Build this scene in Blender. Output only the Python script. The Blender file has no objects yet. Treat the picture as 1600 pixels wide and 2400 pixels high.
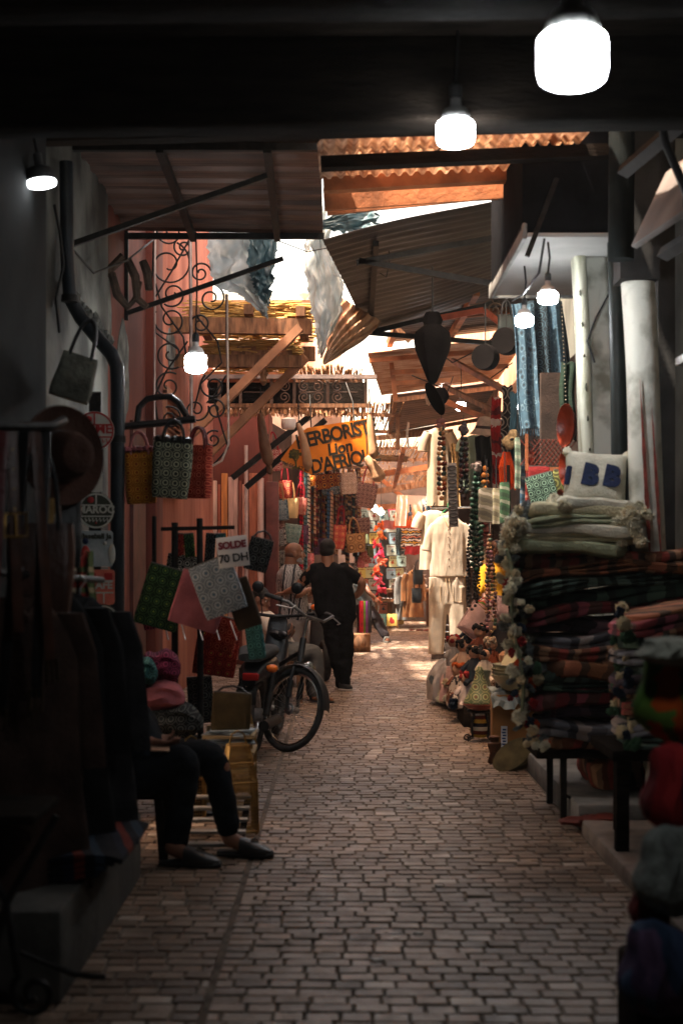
import bpy, bmesh, math, random
from mathutils import Vector, Matrix, Euler, noise
random.seed(7)
S = bpy.context.scene
COL = S.collection
R = math.radians
V = Vector
F, H, CH = 3333.0, 1310.0, 1.45      # focal length in photo pixels, horizon row, camera height

# ------------------------------------------------------------------ camera
cd = bpy.data.cameras.new('camera'); cam = bpy.data.objects.new('camera', cd); COL.objects.link(cam)
cam.location = (0, 0, CH); cam.rotation_euler = (R(90), 0, 0)
cd.sensor_fit = 'VERTICAL'; cd.sensor_height = 36; cd.sensor_width = 24
cd.lens = 50; cd.shift_y = 110 / 2400
cd.clip_start = 0.05; cd.clip_end = 500
cd.dof.use_dof = True; cd.dof.focus_distance = 15.8; cd.dof.aperture_fstop = 2.6
S.camera = cam

# ------------------------------------------------------------------ sky, sun, exposure
SUN_EL, SUN_AZ = 66.0, -115.0     # azimuth measured from +Y towards +X
w = bpy.data.worlds.new('World'); S.world = w; w.use_nodes = True
nt = w.node_tree; nt.nodes.clear()
sky = nt.nodes.new('ShaderNodeTexSky'); sky.sky_type = 'NISHITA'; sky.sun_disc = False
sky.sun_elevation = R(SUN_EL); sky.sun_rotation = R(SUN_AZ); sky.dust_density = 4.0; sky.air_density = 1.0
bg = nt.nodes.new('ShaderNodeBackground'); bg.inputs[1].default_value = 0.15
wo = nt.nodes.new('ShaderNodeOutputWorld')
warm = nt.nodes.new('ShaderNodeMix'); warm.data_type = 'RGBA'; warm.blend_type = 'MULTIPLY'; warm.inputs[0].default_value = 1; warm.inputs[7].default_value = (1.0, .72, .48, 1)   # camera white balance set warm
nt.links.new(sky.outputs[0], warm.inputs[6]); nt.links.new(warm.outputs[2], bg.inputs[0]); nt.links.new(bg.outputs[0], wo.inputs[0])
sd = bpy.data.lights.new('sun', 'SUN'); sd.energy = 2.6; sd.angle = R(1.5); sd.color = (1.0, 0.87, 0.72)
sun = bpy.data.objects.new('sun', sd); COL.objects.link(sun)
_d = V((math.sin(R(SUN_AZ)) * math.cos(R(SUN_EL)), math.cos(R(SUN_AZ)) * math.cos(R(SUN_EL)), math.sin(R(SUN_EL))))
sun.rotation_euler = (-_d).to_track_quat('-Z', 'Y').to_euler(); sun.location = _d * 40
S.view_settings.view_transform = 'Standard'; S.view_settings.look = 'None'
S.view_settings.exposure = 3.35; S.view_settings.gamma = 1.0
S.render.engine = 'CYCLES'
cy = S.cycles
cy.max_bounces = 7; cy.diffuse_bounces = 5; cy.glossy_bounces = 3; cy.transmission_bounces = 4; cy.transparent_max_bounces = 8
cy.sample_clamp_indirect = 6.0; cy.caustics_reflective = False; cy.caustics_refractive = False
cy.use_denoising = True
try: cy.denoiser = 'OPENIMAGEDENOISE'
except Exception: pass
LAMP = 10.0

# ------------------------------------------------------------------ helpers
def P(px, py, Y): return V(((px - 800) * Y / F, Y, CH + (H - py) * Y / F))
def W(n, Y): return n * Y / F
def rnd(a, b): return random.uniform(a, b)

class MB:
    """collects geometry for ONE mesh object"""
    def __init__(s): s.v = []; s.f = []; s.mi = []; s.sm = []; s.m = 0; s.tint = []
    def add(s, vs, fs, smooth=False, M=None):
        o = len(s.v)
        s.v += [(M @ V(p)) if M is not None else V(p) for p in vs]
        for f in fs:
            s.f.append([i + o for i in f]); s.mi.append(s.m); s.sm.append(smooth)
        return s
    def box(s, c, size, rot=None, b=0.0):
        hx, hy, hz = [q / 2 for q in size]
        M = Matrix.Translation(V(c)) @ (Euler(rot).to_matrix().to_4x4() if rot is not None else Matrix())
        if b <= 0:
            vs = [(x, y, z) for x in (-hx, hx) for y in (-hy, hy) for z in (-hz, hz)]
            fs = [(0,1,3,2),(4,6,7,5),(0,4,5,1),(2,3,7,6),(0,2,6,4),(1,5,7,3)]
            return s.add(vs, fs, False, M)
        b = min(b, hx * .9, hy * .9, hz * .9)
        bm = bmesh.new(); bmesh.ops.create_cube(bm, size=1)
        for v in bm.verts: v.co = V((v.co.x * 2 * hx, v.co.y * 2 * hy, v.co.z * 2 * hz))
        bmesh.ops.bevel(bm, geom=bm.edges[:], offset=b, segments=2, affect='EDGES', profile=.5)
        bm.verts.index_update()
        s.add([v.co.copy() for v in bm.verts], [[v.index for v in f.verts] for f in bm.faces], True, M); bm.free()
        return s
    def beam(s, p, q, wd, ht, up=(0, 0, 1)):
        """a squared timber or bar from p to q"""
        p, q = V(p), V(q); d = (q - p); L = d.length; d.normalize()
        u = V(up); x = d.cross(u)
        if x.length < 1e-4: x = d.cross(V((1, 0, 0)))
        x.normalize(); u = x.cross(d)
        M = Matrix((( x.x, d.x, u.x, 0), (x.y, d.y, u.y, 0), (x.z, d.z, u.z, 0), (0, 0, 0, 1)))
        M = Matrix.Translation((p + q) / 2) @ M
        hx, hy, hz = wd / 2, L / 2, ht / 2
        vs = [(a, b, c) for a in (-hx, hx) for b in (-hy, hy) for c in (-hz, hz)]
        return s.add(vs, [(0,1,3,2),(4,6,7,5),(0,4,5,1),(2,3,7,6),(0,2,6,4),(1,5,7,3)], False, M)
    def tube(s, pts, r, n=8, closed=False, caps=True):
        pts = [V(p) for p in pts]; N = len(pts)
        rs = r if isinstance(r, (list, tuple)) else [r] * N
        vs = []; fs = []; up = None
        for i in range(N):
            if closed: t = pts[(i + 1) % N] - pts[i - 1]
            else: t = pts[min(i + 1, N - 1)] - pts[max(i - 1, 0)]
            if t.length < 1e-9: t = V((0, 0, 1))
            t.normalize()
            if up is None:
                up = t.cross(V((0.13, 1, 0.07)));
                if up.length < 1e-3: up = t.cross(V((1, 0, 0)))
            up = up - t * up.dot(t)
            if up.length < 1e-6: up = t.orthogonal()
            up.normalize(); sd_ = t.cross(up)
            for k in range(n):
                a = 2 * math.pi * k / n
                vs.append(pts[i] + (up * math.cos(a) + sd_ * math.sin(a)) * rs[i])
        for i in range(N if closed else N - 1):
            j = (i + 1) % N
            for k in range(n):
                fs.append((i * n + k, i * n + (k + 1) % n, j * n + (k + 1) % n, j * n + k))
        if caps and not closed:
            fs.append(tuple(range(n))[::-1]); fs.append(tuple((N - 1) * n + k for k in range(n)))
        return s.add(vs, fs, True)
    def lathe(s, prof, n=20, M=None, caps=True):
        vs = []; fs = []
        for r, z in prof:
            for k in range(n):
                a = 2 * math.pi * k / n; vs.append((r * math.cos(a), r * math.sin(a), z))
        for i in range(len(prof) - 1):
            for k in range(n): fs.append((i * n + k, i * n + (k + 1) % n, (i + 1) * n + (k + 1) % n, (i + 1) * n + k))
        if caps:
            fs.append(tuple(range(n))[::-1]); fs.append(tuple((len(prof) - 1) * n + k for k in range(n)))
        return s.add(vs, fs, True, M)
    def loft(s, secs, n=24, e=2.0, folds=None, caps=True, M=None):
        """secs: (centre, rx, ry[, ax, ay]); e = superellipse power; folds=(count, amplitude)"""
        vs = []; fs = []
        for i, q in enumerate(secs):
            c, rx, ry = V(q[0]), q[1], q[2]
            ax = V(q[3]).normalized() if len(q) > 3 else V((1, 0, 0)); ay = V(q[4]).normalized() if len(q) > 4 else V((0, 1, 0))
            for k in range(n):
                a = 2 * math.pi * k / n; cx, sy = math.cos(a), math.sin(a)
                x = math.copysign(abs(cx) ** (2 / e), cx); y = math.copysign(abs(sy) ** (2 / e), sy)
                g = 1.0
                if folds:
                    t = i / max(1, len(secs) - 1)
                    g = 1 + folds[1] * (folds[2] if len(folds) > 2 else t) * math.sin(folds[0] * a + 1.3 * math.sin(2.1 * a + i * .35))
                vs.append(c + ax * x * rx * g + ay * y * ry * (1 + (g - 1) * 2.2))
        m = len(secs)
        for i in range(m - 1):
            for k in range(n): fs.append((i * n + k, i * n + (k + 1) % n, (i + 1) * n + (k + 1) % n, (i + 1) * n + k))
        if caps:
            fs.append(tuple(range(n))[::-1]); fs.append(tuple((m - 1) * n + k for k in range(n)))
        return s.add(vs, fs, True, M)
    def blob(s, c, rad, n=14, amp=0.0, sc=1.0, M=None):
        if not isinstance(rad, (tuple, list, Vector)): rad = (rad, rad, rad)
        vs = []; fs = []; m = max(5, n // 2 + 1); sd_ = V((rnd(0, 50), rnd(0, 50), rnd(0, 50)))
        for i in range(m + 1):
            th = math.pi * i / m
            for k in range(n):
                a = 2 * math.pi * k / n
                d = V((math.sin(th) * math.cos(a), math.sin(th) * math.sin(a), math.cos(th)))
                g = 1 + (amp * noise.noise(d * 2.2 * sc + sd_) if amp else 0)
                vs.append(V(c) + V((d.x * rad[0], d.y * rad[1], d.z * rad[2])) * g)
        for i in range(m):
            for k in range(n): fs.append((i * n + k, (i + 1) * n + k, (i + 1) * n + (k + 1) % n, i * n + (k + 1) % n))
        return s.add(vs, fs, True, M)
    def sheet(s, fn, nu, nv, th=0.004, smooth=True, nrm=None):
        """a cloth or sheet of real thickness: fn(u,v) -> point"""
        pts = [[V(fn(i / nu, j / nv)) for i in range(nu + 1)] for j in range(nv + 1)]
        vs = []; fs = []; k = (nu + 1) * (nv + 1)
        off = []
        for j in range(nv + 1):
            for i in range(nu + 1):
                if nrm is not None: nn = V(nrm)
                else:
                    du = pts[j][min(i + 1, nu)] - pts[j][max(i - 1, 0)]; dv = pts[min(j + 1, nv)][i] - pts[max(j - 1, 0)][i]
                    nn = du.cross(dv)
                    nn = nn.normalized() if nn.length > 1e-9 else V((0, 1, 0))
                vs.append(pts[j][i] + nn * th / 2); off.append(pts[j][i] - nn * th / 2)
        vs += off
        I = lambda i, j: j * (nu + 1) + i
        for j in range(nv):
            for i in range(nu):
                a, b, c, d = I(i, j), I(i + 1, j), I(i + 1, j + 1), I(i, j + 1)
                fs.append((a, b, c, d)); fs.append((k + d, k + c, k + b, k + a))
        for i in range(nu):
            fs.append((I(i + 1, 0), I(i, 0), k + I(i, 0), k + I(i + 1, 0))); fs.append((I(i, nv), I(i + 1, nv), k + I(i + 1, nv), k + I(i, nv)))
        for j in range(nv):
            fs.append((I(0, j), I(0, j + 1), k + I(0, j + 1), k + I(0, j))); fs.append((I(nu, j + 1), I(nu, j), k + I(nu, j), k + I(nu, j + 1)))
        return s.add(vs, fs, smooth)
    def prism(s, out, th, M=None, smooth=False):
        """outline in the local XZ plane, extruded by th along Y (front face at y=-th/2)"""
        n = len(out); vs = [(x, -th / 2, z) for x, z in out] + [(x, th / 2, z) for x, z in out]
        fs = [tuple(range(n)), tuple(range(2 * n - 1, n - 1, -1))] + [(i, n + i, n + (i + 1) % n, (i + 1) % n) for i in range(n)]
        return s.add(vs, fs, smooth, M)
    def mesh(s, name, mats, org=V((0, 0, 0))):
        me = bpy.data.meshes.new(name)
        me.from_pydata([tuple(p - org) for p in s.v], [], s.f)
        mats = mats if isinstance(mats, (list, tuple)) else [mats]
        for m in mats: me.materials.append(m)
        me.polygons.foreach_set('material_index', s.mi); me.polygons.foreach_set('use_smooth', s.sm)
        me.update()
        if any(s.sm):
            try: me.set_sharp_from_angle(angle=R(42))
            except Exception: pass
        return me

def tag(o, label=None, cat=None, group=None, kind=None):
    if label: o['label'] = label
    if cat: o['category'] = cat
    if group: o['group'] = group
    if kind: o['kind'] = kind
    return o
def thing(name, label, cat, loc=(0, 0, 0), rot=(0, 0, 0), group=None):
    o = bpy.data.objects.new(name, None); COL.objects.link(o)
    o.empty_display_size = .1; o.location = loc; o.rotation_euler = rot
    return tag(o, label, cat, group)
def part(name, mb, mats, parent, world=False, label=None):
    """one mesh under a thing; world=True when its points are world points (unrotated thing)"""
    org = V((0, 0, 0))
    if world:
        q = parent
        while q is not None: org = org + V(q.location); q = q.parent
    me = mb if isinstance(mb, bpy.types.Mesh) else mb.mesh(name, mats, org)
    o = bpy.data.objects.new(name, me); COL.objects.link(o); o.parent = parent
    if label: o['label'] = label
    return o
def solo(name, mb, mats, label, cat, loc=None, rot=(0, 0, 0), group=None, kind=None, world=False):
    """a thing that is one mesh; world=True: points are world points, loc becomes the origin"""
    loc = V(loc) if loc is not None else V((0, 0, 0))
    me = mb if isinstance(mb, bpy.types.Mesh) else mb.mesh(name, mats, loc if world else V((0, 0, 0)))
    o = bpy.data.objects.new(name, me); COL.objects.link(o); o.location = loc; o.rotation_euler = rot
    return tag(o, label, cat, group, kind)
def dup(root, loc=None, rot=None, label=None, scale=None, swap=None):
    def cp(o, par):
        c = o.copy(); COL.objects.link(c); c.parent = par
        if swap and c.type == 'MESH':
            for a, b in swap.items():
                if a in [m for m in c.data.materials]:
                    c.data = c.data.copy()
                    for i, m in enumerate(c.data.materials):
                        if m == a: c.data.materials[i] = b
        for ch in list(o.children): cp(ch, c)
        return c
    r = cp(root, None)
    if loc is not None: r.location = loc
    if rot is not None: r.rotation_euler = rot
    if scale is not None: r.scale = scale
    if label: r['label'] = label
    return r
def fuse(mb, mats, voxel=.01, it=4, name='body'):
    """joins overlapping pieces into one continuous skin"""
    me = mb.mesh('tmp', mats); o = bpy.data.objects.new('tmp', me); COL.objects.link(o)
    m = o.modifiers.new('r', 'REMESH'); m.mode = 'VOXEL'; m.voxel_size = voxel; m.use_smooth_shade = True
    q = o.modifiers.new('s', 'SMOOTH'); q.iterations = it; q.factor = .5
    dg = bpy.context.evaluated_depsgraph_get(); dg.update()
    out = bpy.data.meshes.new_from_object(o.evaluated_get(dg)); out.name = name
    bpy.data.objects.remove(o); bpy.data.meshes.remove(me)
    out.materials.clear()
    for m_ in (mats if isinstance(mats, (list, tuple)) else [mats]): out.materials.append(m_)
    out.polygons.foreach_set('material_index', [0] * len(out.polygons))
    out.polygons.foreach_set('use_smooth', [True] * len(out.polygons))
    return out
def text_mesh(s, size, mat, ex=.003, bold=0.0, shear=0.0, align='CENTER', space=1.0):
    """lettering lying in the XZ plane, facing -Y"""
    c = bpy.data.curves.new('t', 'FONT'); c.body = s; c.size = size; c.extrude = ex; c.offset = bold; c.shear = shear
    c.align_x = align; c.align_y = 'CENTER'; c.space_character = space; c.resolution_u = 3
    o = bpy.data.objects.new('t', c); COL.objects.link(o)
    dg = bpy.context.evaluated_depsgraph_get(); dg.update()
    me = bpy.data.meshes.new_from_object(o.evaluated_get(dg))
    bpy.data.objects.remove(o); bpy.data.curves.remove(c)
    me.transform(Matrix.Rotation(R(90), 4, 'X'))
    me.materials.clear(); me.materials.append(mat)
    return me

# ------------------------------------------------------------------ materials
MATS = {}
def _new(name):
    m = bpy.data.materials.new(name); m.use_nodes = True; nt = m.node_tree
    return m, nt, nt.nodes['Principled BSDF']
def _noise(nt, sc, det=4, coord='Object', stretch=None):
    tc = nt.nodes.new('ShaderNodeTexCoord'); n = nt.nodes.new('ShaderNodeTexNoise')
    n.inputs['Scale'].default_value = sc; n.inputs['Detail'].default_value = det
    if stretch:
        mp = nt.nodes.new('ShaderNodeMapping'); mp.inputs['Scale'].default_value = stretch
        nt.links.new(tc.outputs[coord], mp.inputs['Vector']); nt.links.new(mp.outputs[0], n.inputs['Vector'])
    else: nt.links.new(tc.outputs[coord], n.inputs['Vector'])
    return n
def _ramp(nt, fac, stops, const=False):
    r = nt.nodes.new('ShaderNodeValToRGB'); cr = r.color_ramp
    if const: cr.interpolation = 'CONSTANT'
    cr.elements.remove(cr.elements[1]); e = cr.elements[0]; e.position = stops[0][0]; e.color = (*stops[0][1][:3], 1)
    for p, c in stops[1:]: cr.elements.new(p).color = (*c[:3], 1)
    nt.links.new(fac, r.inputs[0]); return r
def mix(a, b, t): return tuple(a[i] * (1 - t) + b[i] * t for i in range(3))
def _bump(nt, b, fac, strength, dist=.01):
    bp = nt.nodes.new('ShaderNodeBump'); bp.inputs['Strength'].default_value = strength; bp.inputs['Distance'].default_value = dist
    nt.links.new(fac, bp.inputs['Height']); nt.links.new(bp.outputs[0], b.inputs['Normal'])
def mat(name, col, rough=.8, metal=0.0, var=.3, sc=6, bump=.25, bsc=60, col2=None, stretch=None, spec=.3, trans=0.0, alpha=None, lo=.35, hi=.65, sheen=0):
    if name in MATS: return MATS[name]
    m, nt, b = _new(name)
    n = _noise(nt, sc, 5, stretch=stretch)
    c2 = col2 if col2 else tuple(min(1, c * (1 + var)) for c in col); c1 = tuple(c * (1 - var) for c in col) if not col2 else col
    r = _ramp(nt, n.outputs['Fac'], [(lo, c1), (hi, c2)])
    nt.links.new(r.outputs[0], b.inputs['Base Color'])
    b.inputs['Roughness'].default_value = rough; b.inputs['Metallic'].default_value = metal
    b.inputs['Specular IOR Level'].default_value = spec
    if sheen: b.inputs['Sheen Weight'].default_value = sheen
    if bump:
        n2 = _noise(nt, bsc, 3, stretch=stretch); _bump(nt, b, n2.outputs['Fac'], bump)
    if trans:      # thin cloth that lets light through
        out = nt.nodes['Material Output']; tr = nt.nodes.new('ShaderNodeBsdfTranslucent'); mx = nt.nodes.new('ShaderNodeMixShader')
        nt.links.new(r.outputs[0], tr.inputs[0]); mx.inputs[0].default_value = trans
        nt.links.new(b.outputs[0], mx.inputs[1]); nt.links.new(tr.outputs[0], mx.inputs[2]); nt.links.new(mx.outputs[0], out.inputs[0])
    MATS[name] = m; return m
def rings(name, base, ring, period=.05, dot=None, rough=.85, trans=0):
    """printed cloth: rows of rings"""
    if name in MATS: return MATS[name]
    m, nt, b = _new(name); L = nt.links
    tc = nt.nodes.new('ShaderNodeTexCoord')
    def vm(op, a, v=None):
        x = nt.nodes.new('ShaderNodeVectorMath'); x.operation = op; L.new(a, x.inputs[0])
        if v is not None: x.inputs[1].default_value = v
        return x
    k = 1 / period
    a = vm('MULTIPLY', tc.outputs['Object'], (k, 0, k)); f = vm('FRACTION', a.outputs[0]); c = vm('SUBTRACT', f.outputs[0], (.5, 0, .5)); l = vm('LENGTH', c.outputs[0])
    r = _ramp(nt, l.outputs['Value'], [(0, dot or base), (.09, base), (.19, ring), (.30, base), (.40, base), (.46, mix(base, ring, .8)), (.52, base)], True)
    n = _noise(nt, 14, 3); r2 = _ramp(nt, n.outputs['Fac'], [(.3, (.6, .6, .6)), (.7, (1, 1, 1))])
    mx = nt.nodes.new('ShaderNodeMix'); mx.data_type = 'RGBA'; mx.blend_type = 'MULTIPLY'; mx.inputs[0].default_value = 1
    L.new(r.outputs[0], mx.inputs[6]); L.new(r2.outputs[0], mx.inputs[7]); L.new(mx.outputs[2], b.inputs['Base Color'])
    b.inputs['Roughness'].default_value = rough; b.inputs['Specular IOR Level'].default_value = .2
    n2 = _noise(nt, 90, 2); _bump(nt, b, n2.outputs['Fac'], .25)
    MATS[name] = m; return m
def stripes(name, cols, period, axis=(0, 0, 1), wob=.15, rough=.9, wsc=4):
    """woven cloth: bands of colour across an axis of the piece"""
    if name in MATS: return MATS[name]
    m, nt, b = _new(name); L = nt.links
    tc = nt.nodes.new('ShaderNodeTexCoord'); d = nt.nodes.new('ShaderNodeVectorMath'); d.operation = 'DOT_PRODUCT'; d.inputs[1].default_value = axis
    L.new(tc.outputs['Object'], d.inputs[0])
    n = _noise(nt, wsc, 3)
    ma = nt.nodes.new('ShaderNodeMath'); ma.operation = 'MULTIPLY_ADD'; ma.inputs[1].default_value = 1 / period; L.new(d.outputs['Value'], ma.inputs[0])
    m2 = nt.nodes.new('ShaderNodeMath'); m2.operation = 'MULTIPLY'; m2.inputs[1].default_value = wob; L.new(n.outputs['Fac'], m2.inputs[0]); L.new(m2.outputs[0], ma.inputs[2])
    fr = nt.nodes.new('ShaderNodeMath'); fr.operation = 'FRACT'; L.new(ma.outputs[0], fr.inputs[0])
    r = _ramp(nt, fr.outputs[0], [(i / len(cols), c) for i, c in enumerate(cols)], True)
    L.new(r.outputs[0], b.inputs['Base Color']); b.inputs['Roughness'].default_value = rough; b.inputs['Specular IOR Level'].default_value = .15
    n2 = _noise(nt, 120, 2); _bump(nt, b, n2.outputs['Fac'], .35)
    MATS[name] = m; return m
def emit(name, col, st):
    if name in MATS: return MATS[name]
    m, nt, b = _new(name); b.inputs['Base Color'].default_value = (*col, 1); b.inputs['Emission Color'].default_value = (*col, 1); b.inputs['Emission Strength'].default_value = st
    MATS[name] = m; return m
def plain(name, col, rough=.6, **k): return mat(name, col, rough, var=k.pop('var', .15), bump=k.pop('bump', .1), **k)

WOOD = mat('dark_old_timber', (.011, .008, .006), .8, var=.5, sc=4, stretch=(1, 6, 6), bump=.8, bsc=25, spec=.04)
WOODM = mat('brown_timber', (.20, .095, .045), .75, var=.45, sc=5, stretch=(6, 6, 1.2), bump=.4, bsc=30)
WOODO = mat('orange_timber', (.34, .12, .045), .7, var=.4, sc=5, bump=.4, bsc=30)
IRON = mat('black_iron', (.02, .019, .018), .55, .6, var=.4, sc=20, bump=.3)
STEEL = mat('dull_steel', (.42, .42, .42), .35, .9, var=.25, sc=14, bump=.15)
CHROME = mat('worn_chrome', (.6, .6, .58), .22, 1, var=.2, sc=10, bump=.05)
RUBBER = mat('dusty_rubber', (.03, .029, .028), .8, var=.4, sc=25, bump=.4)
BLACKC = mat('black_cotton', (.009, .009, .010), .95, var=.3, sc=10, bump=.3, spec=.1)
SKIN = mat('brown_skin', (.30, .135, .075), .5, var=.12, sc=12, bump=.1, spec=.4)
SKIND = mat('dark_brown_skin', (.20, .085, .05), .5, var=.12, sc=12, bump=.1, spec=.4)
HAIR = mat('black_hair', (.012, .010, .009), .6, var=.4, sc=60, bump=.8, bsc=140)
LED = emit('lit_diffuser', (.93, .97, 1.0), LAMP)
LEDN = emit('dim_lit_diffuser', (.93, .97, 1.0), 6.5)
LEDB = emit('bright_lit_diffuser', (.95, .97, 1.0), 26.0)
LEDW = emit('wall_lit_diffuser', (.93, .97, 1.0), 1.3)
LEDBASE = mat('white_lamp_plastic', (.75, .75, .73), .45, var=.1, bump=.05)
CORD = mat('black_cable', (.012, .012, .012), .6, var=.2, bump=0)
ROPE = mat('pale_cord', (.45, .40, .33), .9, var=.3, sc=40, bump=.3)
STRAW = mat('straw', (.42, .27, .12), .85, var=.45, sc=30, bump=.6, bsc=90)
REED = mat('reed_sticks', (.33, .185, .08), .8, var=.5, sc=9, bump=.3, trans=.15)
CREAM = mat('cream_linen', (.62, .51, .39), .9, var=.12, sc=8, bump=.35, bsc=110, trans=.35)
WHITEC = mat('white_wool', (.62, .57, .47), .95, var=.2, sc=12, bump=.6, bsc=90)
# ================================================================== SETTING
PLASTER_D = mat('grimy_grey_plaster', (.10, .105, .10), .9, var=.5, sc=2.5, bump=.5, bsc=18)
PLASTER_N = mat('near_black_plaster', (.010, .011, .011), .95, var=.5, sc=2.5, spec=.1, bump=.5, bsc=18)  # near-black base colour chosen to deepen the shade of the near end
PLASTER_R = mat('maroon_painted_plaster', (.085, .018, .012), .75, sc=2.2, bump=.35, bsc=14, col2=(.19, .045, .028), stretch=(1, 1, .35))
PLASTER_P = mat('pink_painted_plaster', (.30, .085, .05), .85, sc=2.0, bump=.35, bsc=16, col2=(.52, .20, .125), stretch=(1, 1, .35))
PLASTER_W = mat('whitewashed_plaster', (.24, .24, .19), .85, sc=4.5, bump=.5, bsc=22, col2=(.62, .63, .56), lo=.33, hi=.50)
PLASTER_F = mat('pale_salmon_plaster', (.62, .40, .30), .9, sc=1.5, bump=.3, bsc=10, col2=(.74, .56, .45))
CONC = mat('dirty_concrete', (.13, .125, .115), .85, var=.4, sc=5, bump=.4, bsc=40)
TIN = mat('weathered_corrugated_tin', (.08, .058, .050), .5, .35, sc=3, bump=.25, bsc=20, col2=(.20, .125, .098), stretch=(.5, 3, 3))
TINR = mat('rusty_corrugated_tin', (.36, .15, .065), .55, .25, sc=4, bump=.25, bsc=20, col2=(.56, .36, .24))
MORTAR = mat('dark_joint_dirt', (.115, .088, .068), .95, var=.4, sc=12, bump=.4)

# pavers: every block is real, laid in rows across the alley
def paver_mat():
    m, nt, b = _new('worn_clay_pavers'); L = nt.links
    at = nt.nodes.new('ShaderNodeAttribute'); at.attribute_name = 'tint'
    r = _ramp(nt, at.outputs['Fac'], [(0, (.13, .09, .064)), (.35, (.22, .157, .113)), (.7, (.30, .22, .162)), (.93, (.40, .305, .235)), (1, (.50, .42, .35))])
    n = _noise(nt, 3.0, 6); r2 = _ramp(nt, n.outputs['Fac'], [(.3, (.55, .53, .5)), (.65, (1, 1, 1))])
    n4 = _noise(nt, .6, 3); r4 = _ramp(nt, n4.outputs['Fac'], [(.35, (.72, .68, .66)), (.65, (1.05, 1, .97))])
    mx = nt.nodes.new('ShaderNodeMix'); mx.data_type = 'RGBA'; mx.blend_type = 'MULTIPLY'; mx.inputs[0].default_value = 1
    L.new(r.outputs[0], mx.inputs[6]); L.new(r2.outputs[0], mx.inputs[7])
    mx2 = nt.nodes.new('ShaderNodeMix'); mx2.data_type = 'RGBA'; mx2.blend_type = 'MULTIPLY'; mx2.inputs[0].default_value = 1
    L.new(mx.outputs[2], mx2.inputs[6]); L.new(r4.outputs[0], mx2.inputs[7])
    L.new(mx2.outputs[2], b.inputs['Base Color'])
    n3 = _noise(nt, 8, 4); r3 = _ramp(nt, n3.outputs['Fac'], [(.3, (.27,) * 3), (.7, (.60,) * 3)]); L.new(r3.outputs[0], b.inputs['Roughness'])
    n2 = _noise(nt, 45, 5); _bump(nt, b, n2.outputs['Fac'], .5)
    b.inputs['Specular IOR Level'].default_value = .45
    return m
def build_pavement():
    g = MB(); g.add([(-80, -60, -.0055), (80, -60, -.0055), (80, 160, -.0055), (-80, 160, -.0055)], [(0, 1, 2, 3)])
    solo('ground', g, MORTAR, None, None, kind='structure')
    rs = random.Random(3); vs = []; fs = []; ti = []
    y = 2.6; row = 0
    while y < 39:
        d = .088 if y < 24 else .105
        def lay(x0, x1, yy, dep, lmin, lmax):
            x = x0; first = True
            while x < x1 - .02:
                L_ = rs.uniform(lmin, lmax); big = rs.random() < .04
                if big: L_ *= 1.5
                if first: L_ = rs.uniform(.035, lmax); first = False
                if x + L_ > x1 - .03: L_ = x1 - x
                j = rs.uniform(.004, .008); h = rs.gauss(0, .0016)
                t1, t2 = rs.gauss(0, .008), rs.gauss(0, .011)
                cx, cy_ = x + L_ / 2, yy + dep / 2 + rs.gauss(0, .0008)
                hx, hy = L_ / 2 - j / 2, dep / 2 - rs.uniform(.0032, .0048); i = .005; yaw = rs.gauss(0, .004)
                o = len(vs)
                for (sx, sy, k, z) in [(-1, -1, 0, -.014), (1, -1, 0, -.014), (1, 1, 0, -.014), (-1, 1, 0, -.014), (-1, -1, i, 0), (1, -1, i, 0), (1, 1, i, 0), (-1, 1, i, 0)]:
                    px, py = sx * (hx - k) + rs.gauss(0, .0008), sy * (hy - k) + rs.gauss(0, .0006)
                    wx = .02 * math.sin((cx + px) * 1.3 + yy * .6)
                    vs.append((cx + px - yaw * py, cy_ + py + yaw * px + wx, z + h + t1 * px + t2 * py))
                for f in [(4, 5, 6, 7), (0, 1, 5, 4), (1, 2, 6, 5), (2, 3, 7, 6), (3, 0, 4, 7)]: fs.append([q + o for q in f])
                q = min(1, max(0, rs.gauss(.45, .2))) if rs.random() > .03 else 1.0
                ti.extend([q] * 5); x += L_
        lay(-2.6 if y > 18 else -2.2, -.446, y, d, .100, .128)
        lay(-.432, 1.26 if y < 10.5 else 2.7, y, d, .098, .126)
        y += d
    me = bpy.data.meshes.new('pavement'); me.from_pydata(vs, [], fs); me.materials.append(paver_mat())
    a = me.attributes.new('tint', 'FLOAT', 'FACE'); a.data.foreach_set('value', ti); me.update()
    o = bpy.data.objects.new('pavement', me); COL.objects.link(o); o['kind'] = 'structure'
build_pavement()

def wall(name, c, size, m, label, rot=(0, 0, 0), b=.01, cat='wall'):
    mb = MB(); mb.box((0, 0, 0), size, b=b); return solo(name, mb, m, label, cat, loc=c, rot=rot)

# --- left side, near to far
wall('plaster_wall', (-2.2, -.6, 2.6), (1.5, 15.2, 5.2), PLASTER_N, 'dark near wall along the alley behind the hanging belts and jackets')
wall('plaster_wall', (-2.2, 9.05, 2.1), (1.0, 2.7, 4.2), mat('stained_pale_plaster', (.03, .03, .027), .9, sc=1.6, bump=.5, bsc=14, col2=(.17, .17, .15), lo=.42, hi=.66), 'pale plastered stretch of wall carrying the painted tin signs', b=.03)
wall('plaster_wall', (0, -8.4, 2.0), (4.4, .3, 4.2), PLASTER_N, 'added dark wall out of view, closing the alley behind the viewpoint')  # added behind the camera to keep sky light off the near paving
lw = thing('maroon_building', 'tall maroon plastered building with a pilaster and louvred window beyond the drainpipe', 'building', (-2.55, 14.0, 0))
mb = MB(); mb.box((0, -2.8, 4.6), (1.6, 4.15, 9.2), b=.01); part('wall', mb, PLASTER_R, lw)  # carried up out of view to keep the sun off the goods
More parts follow.
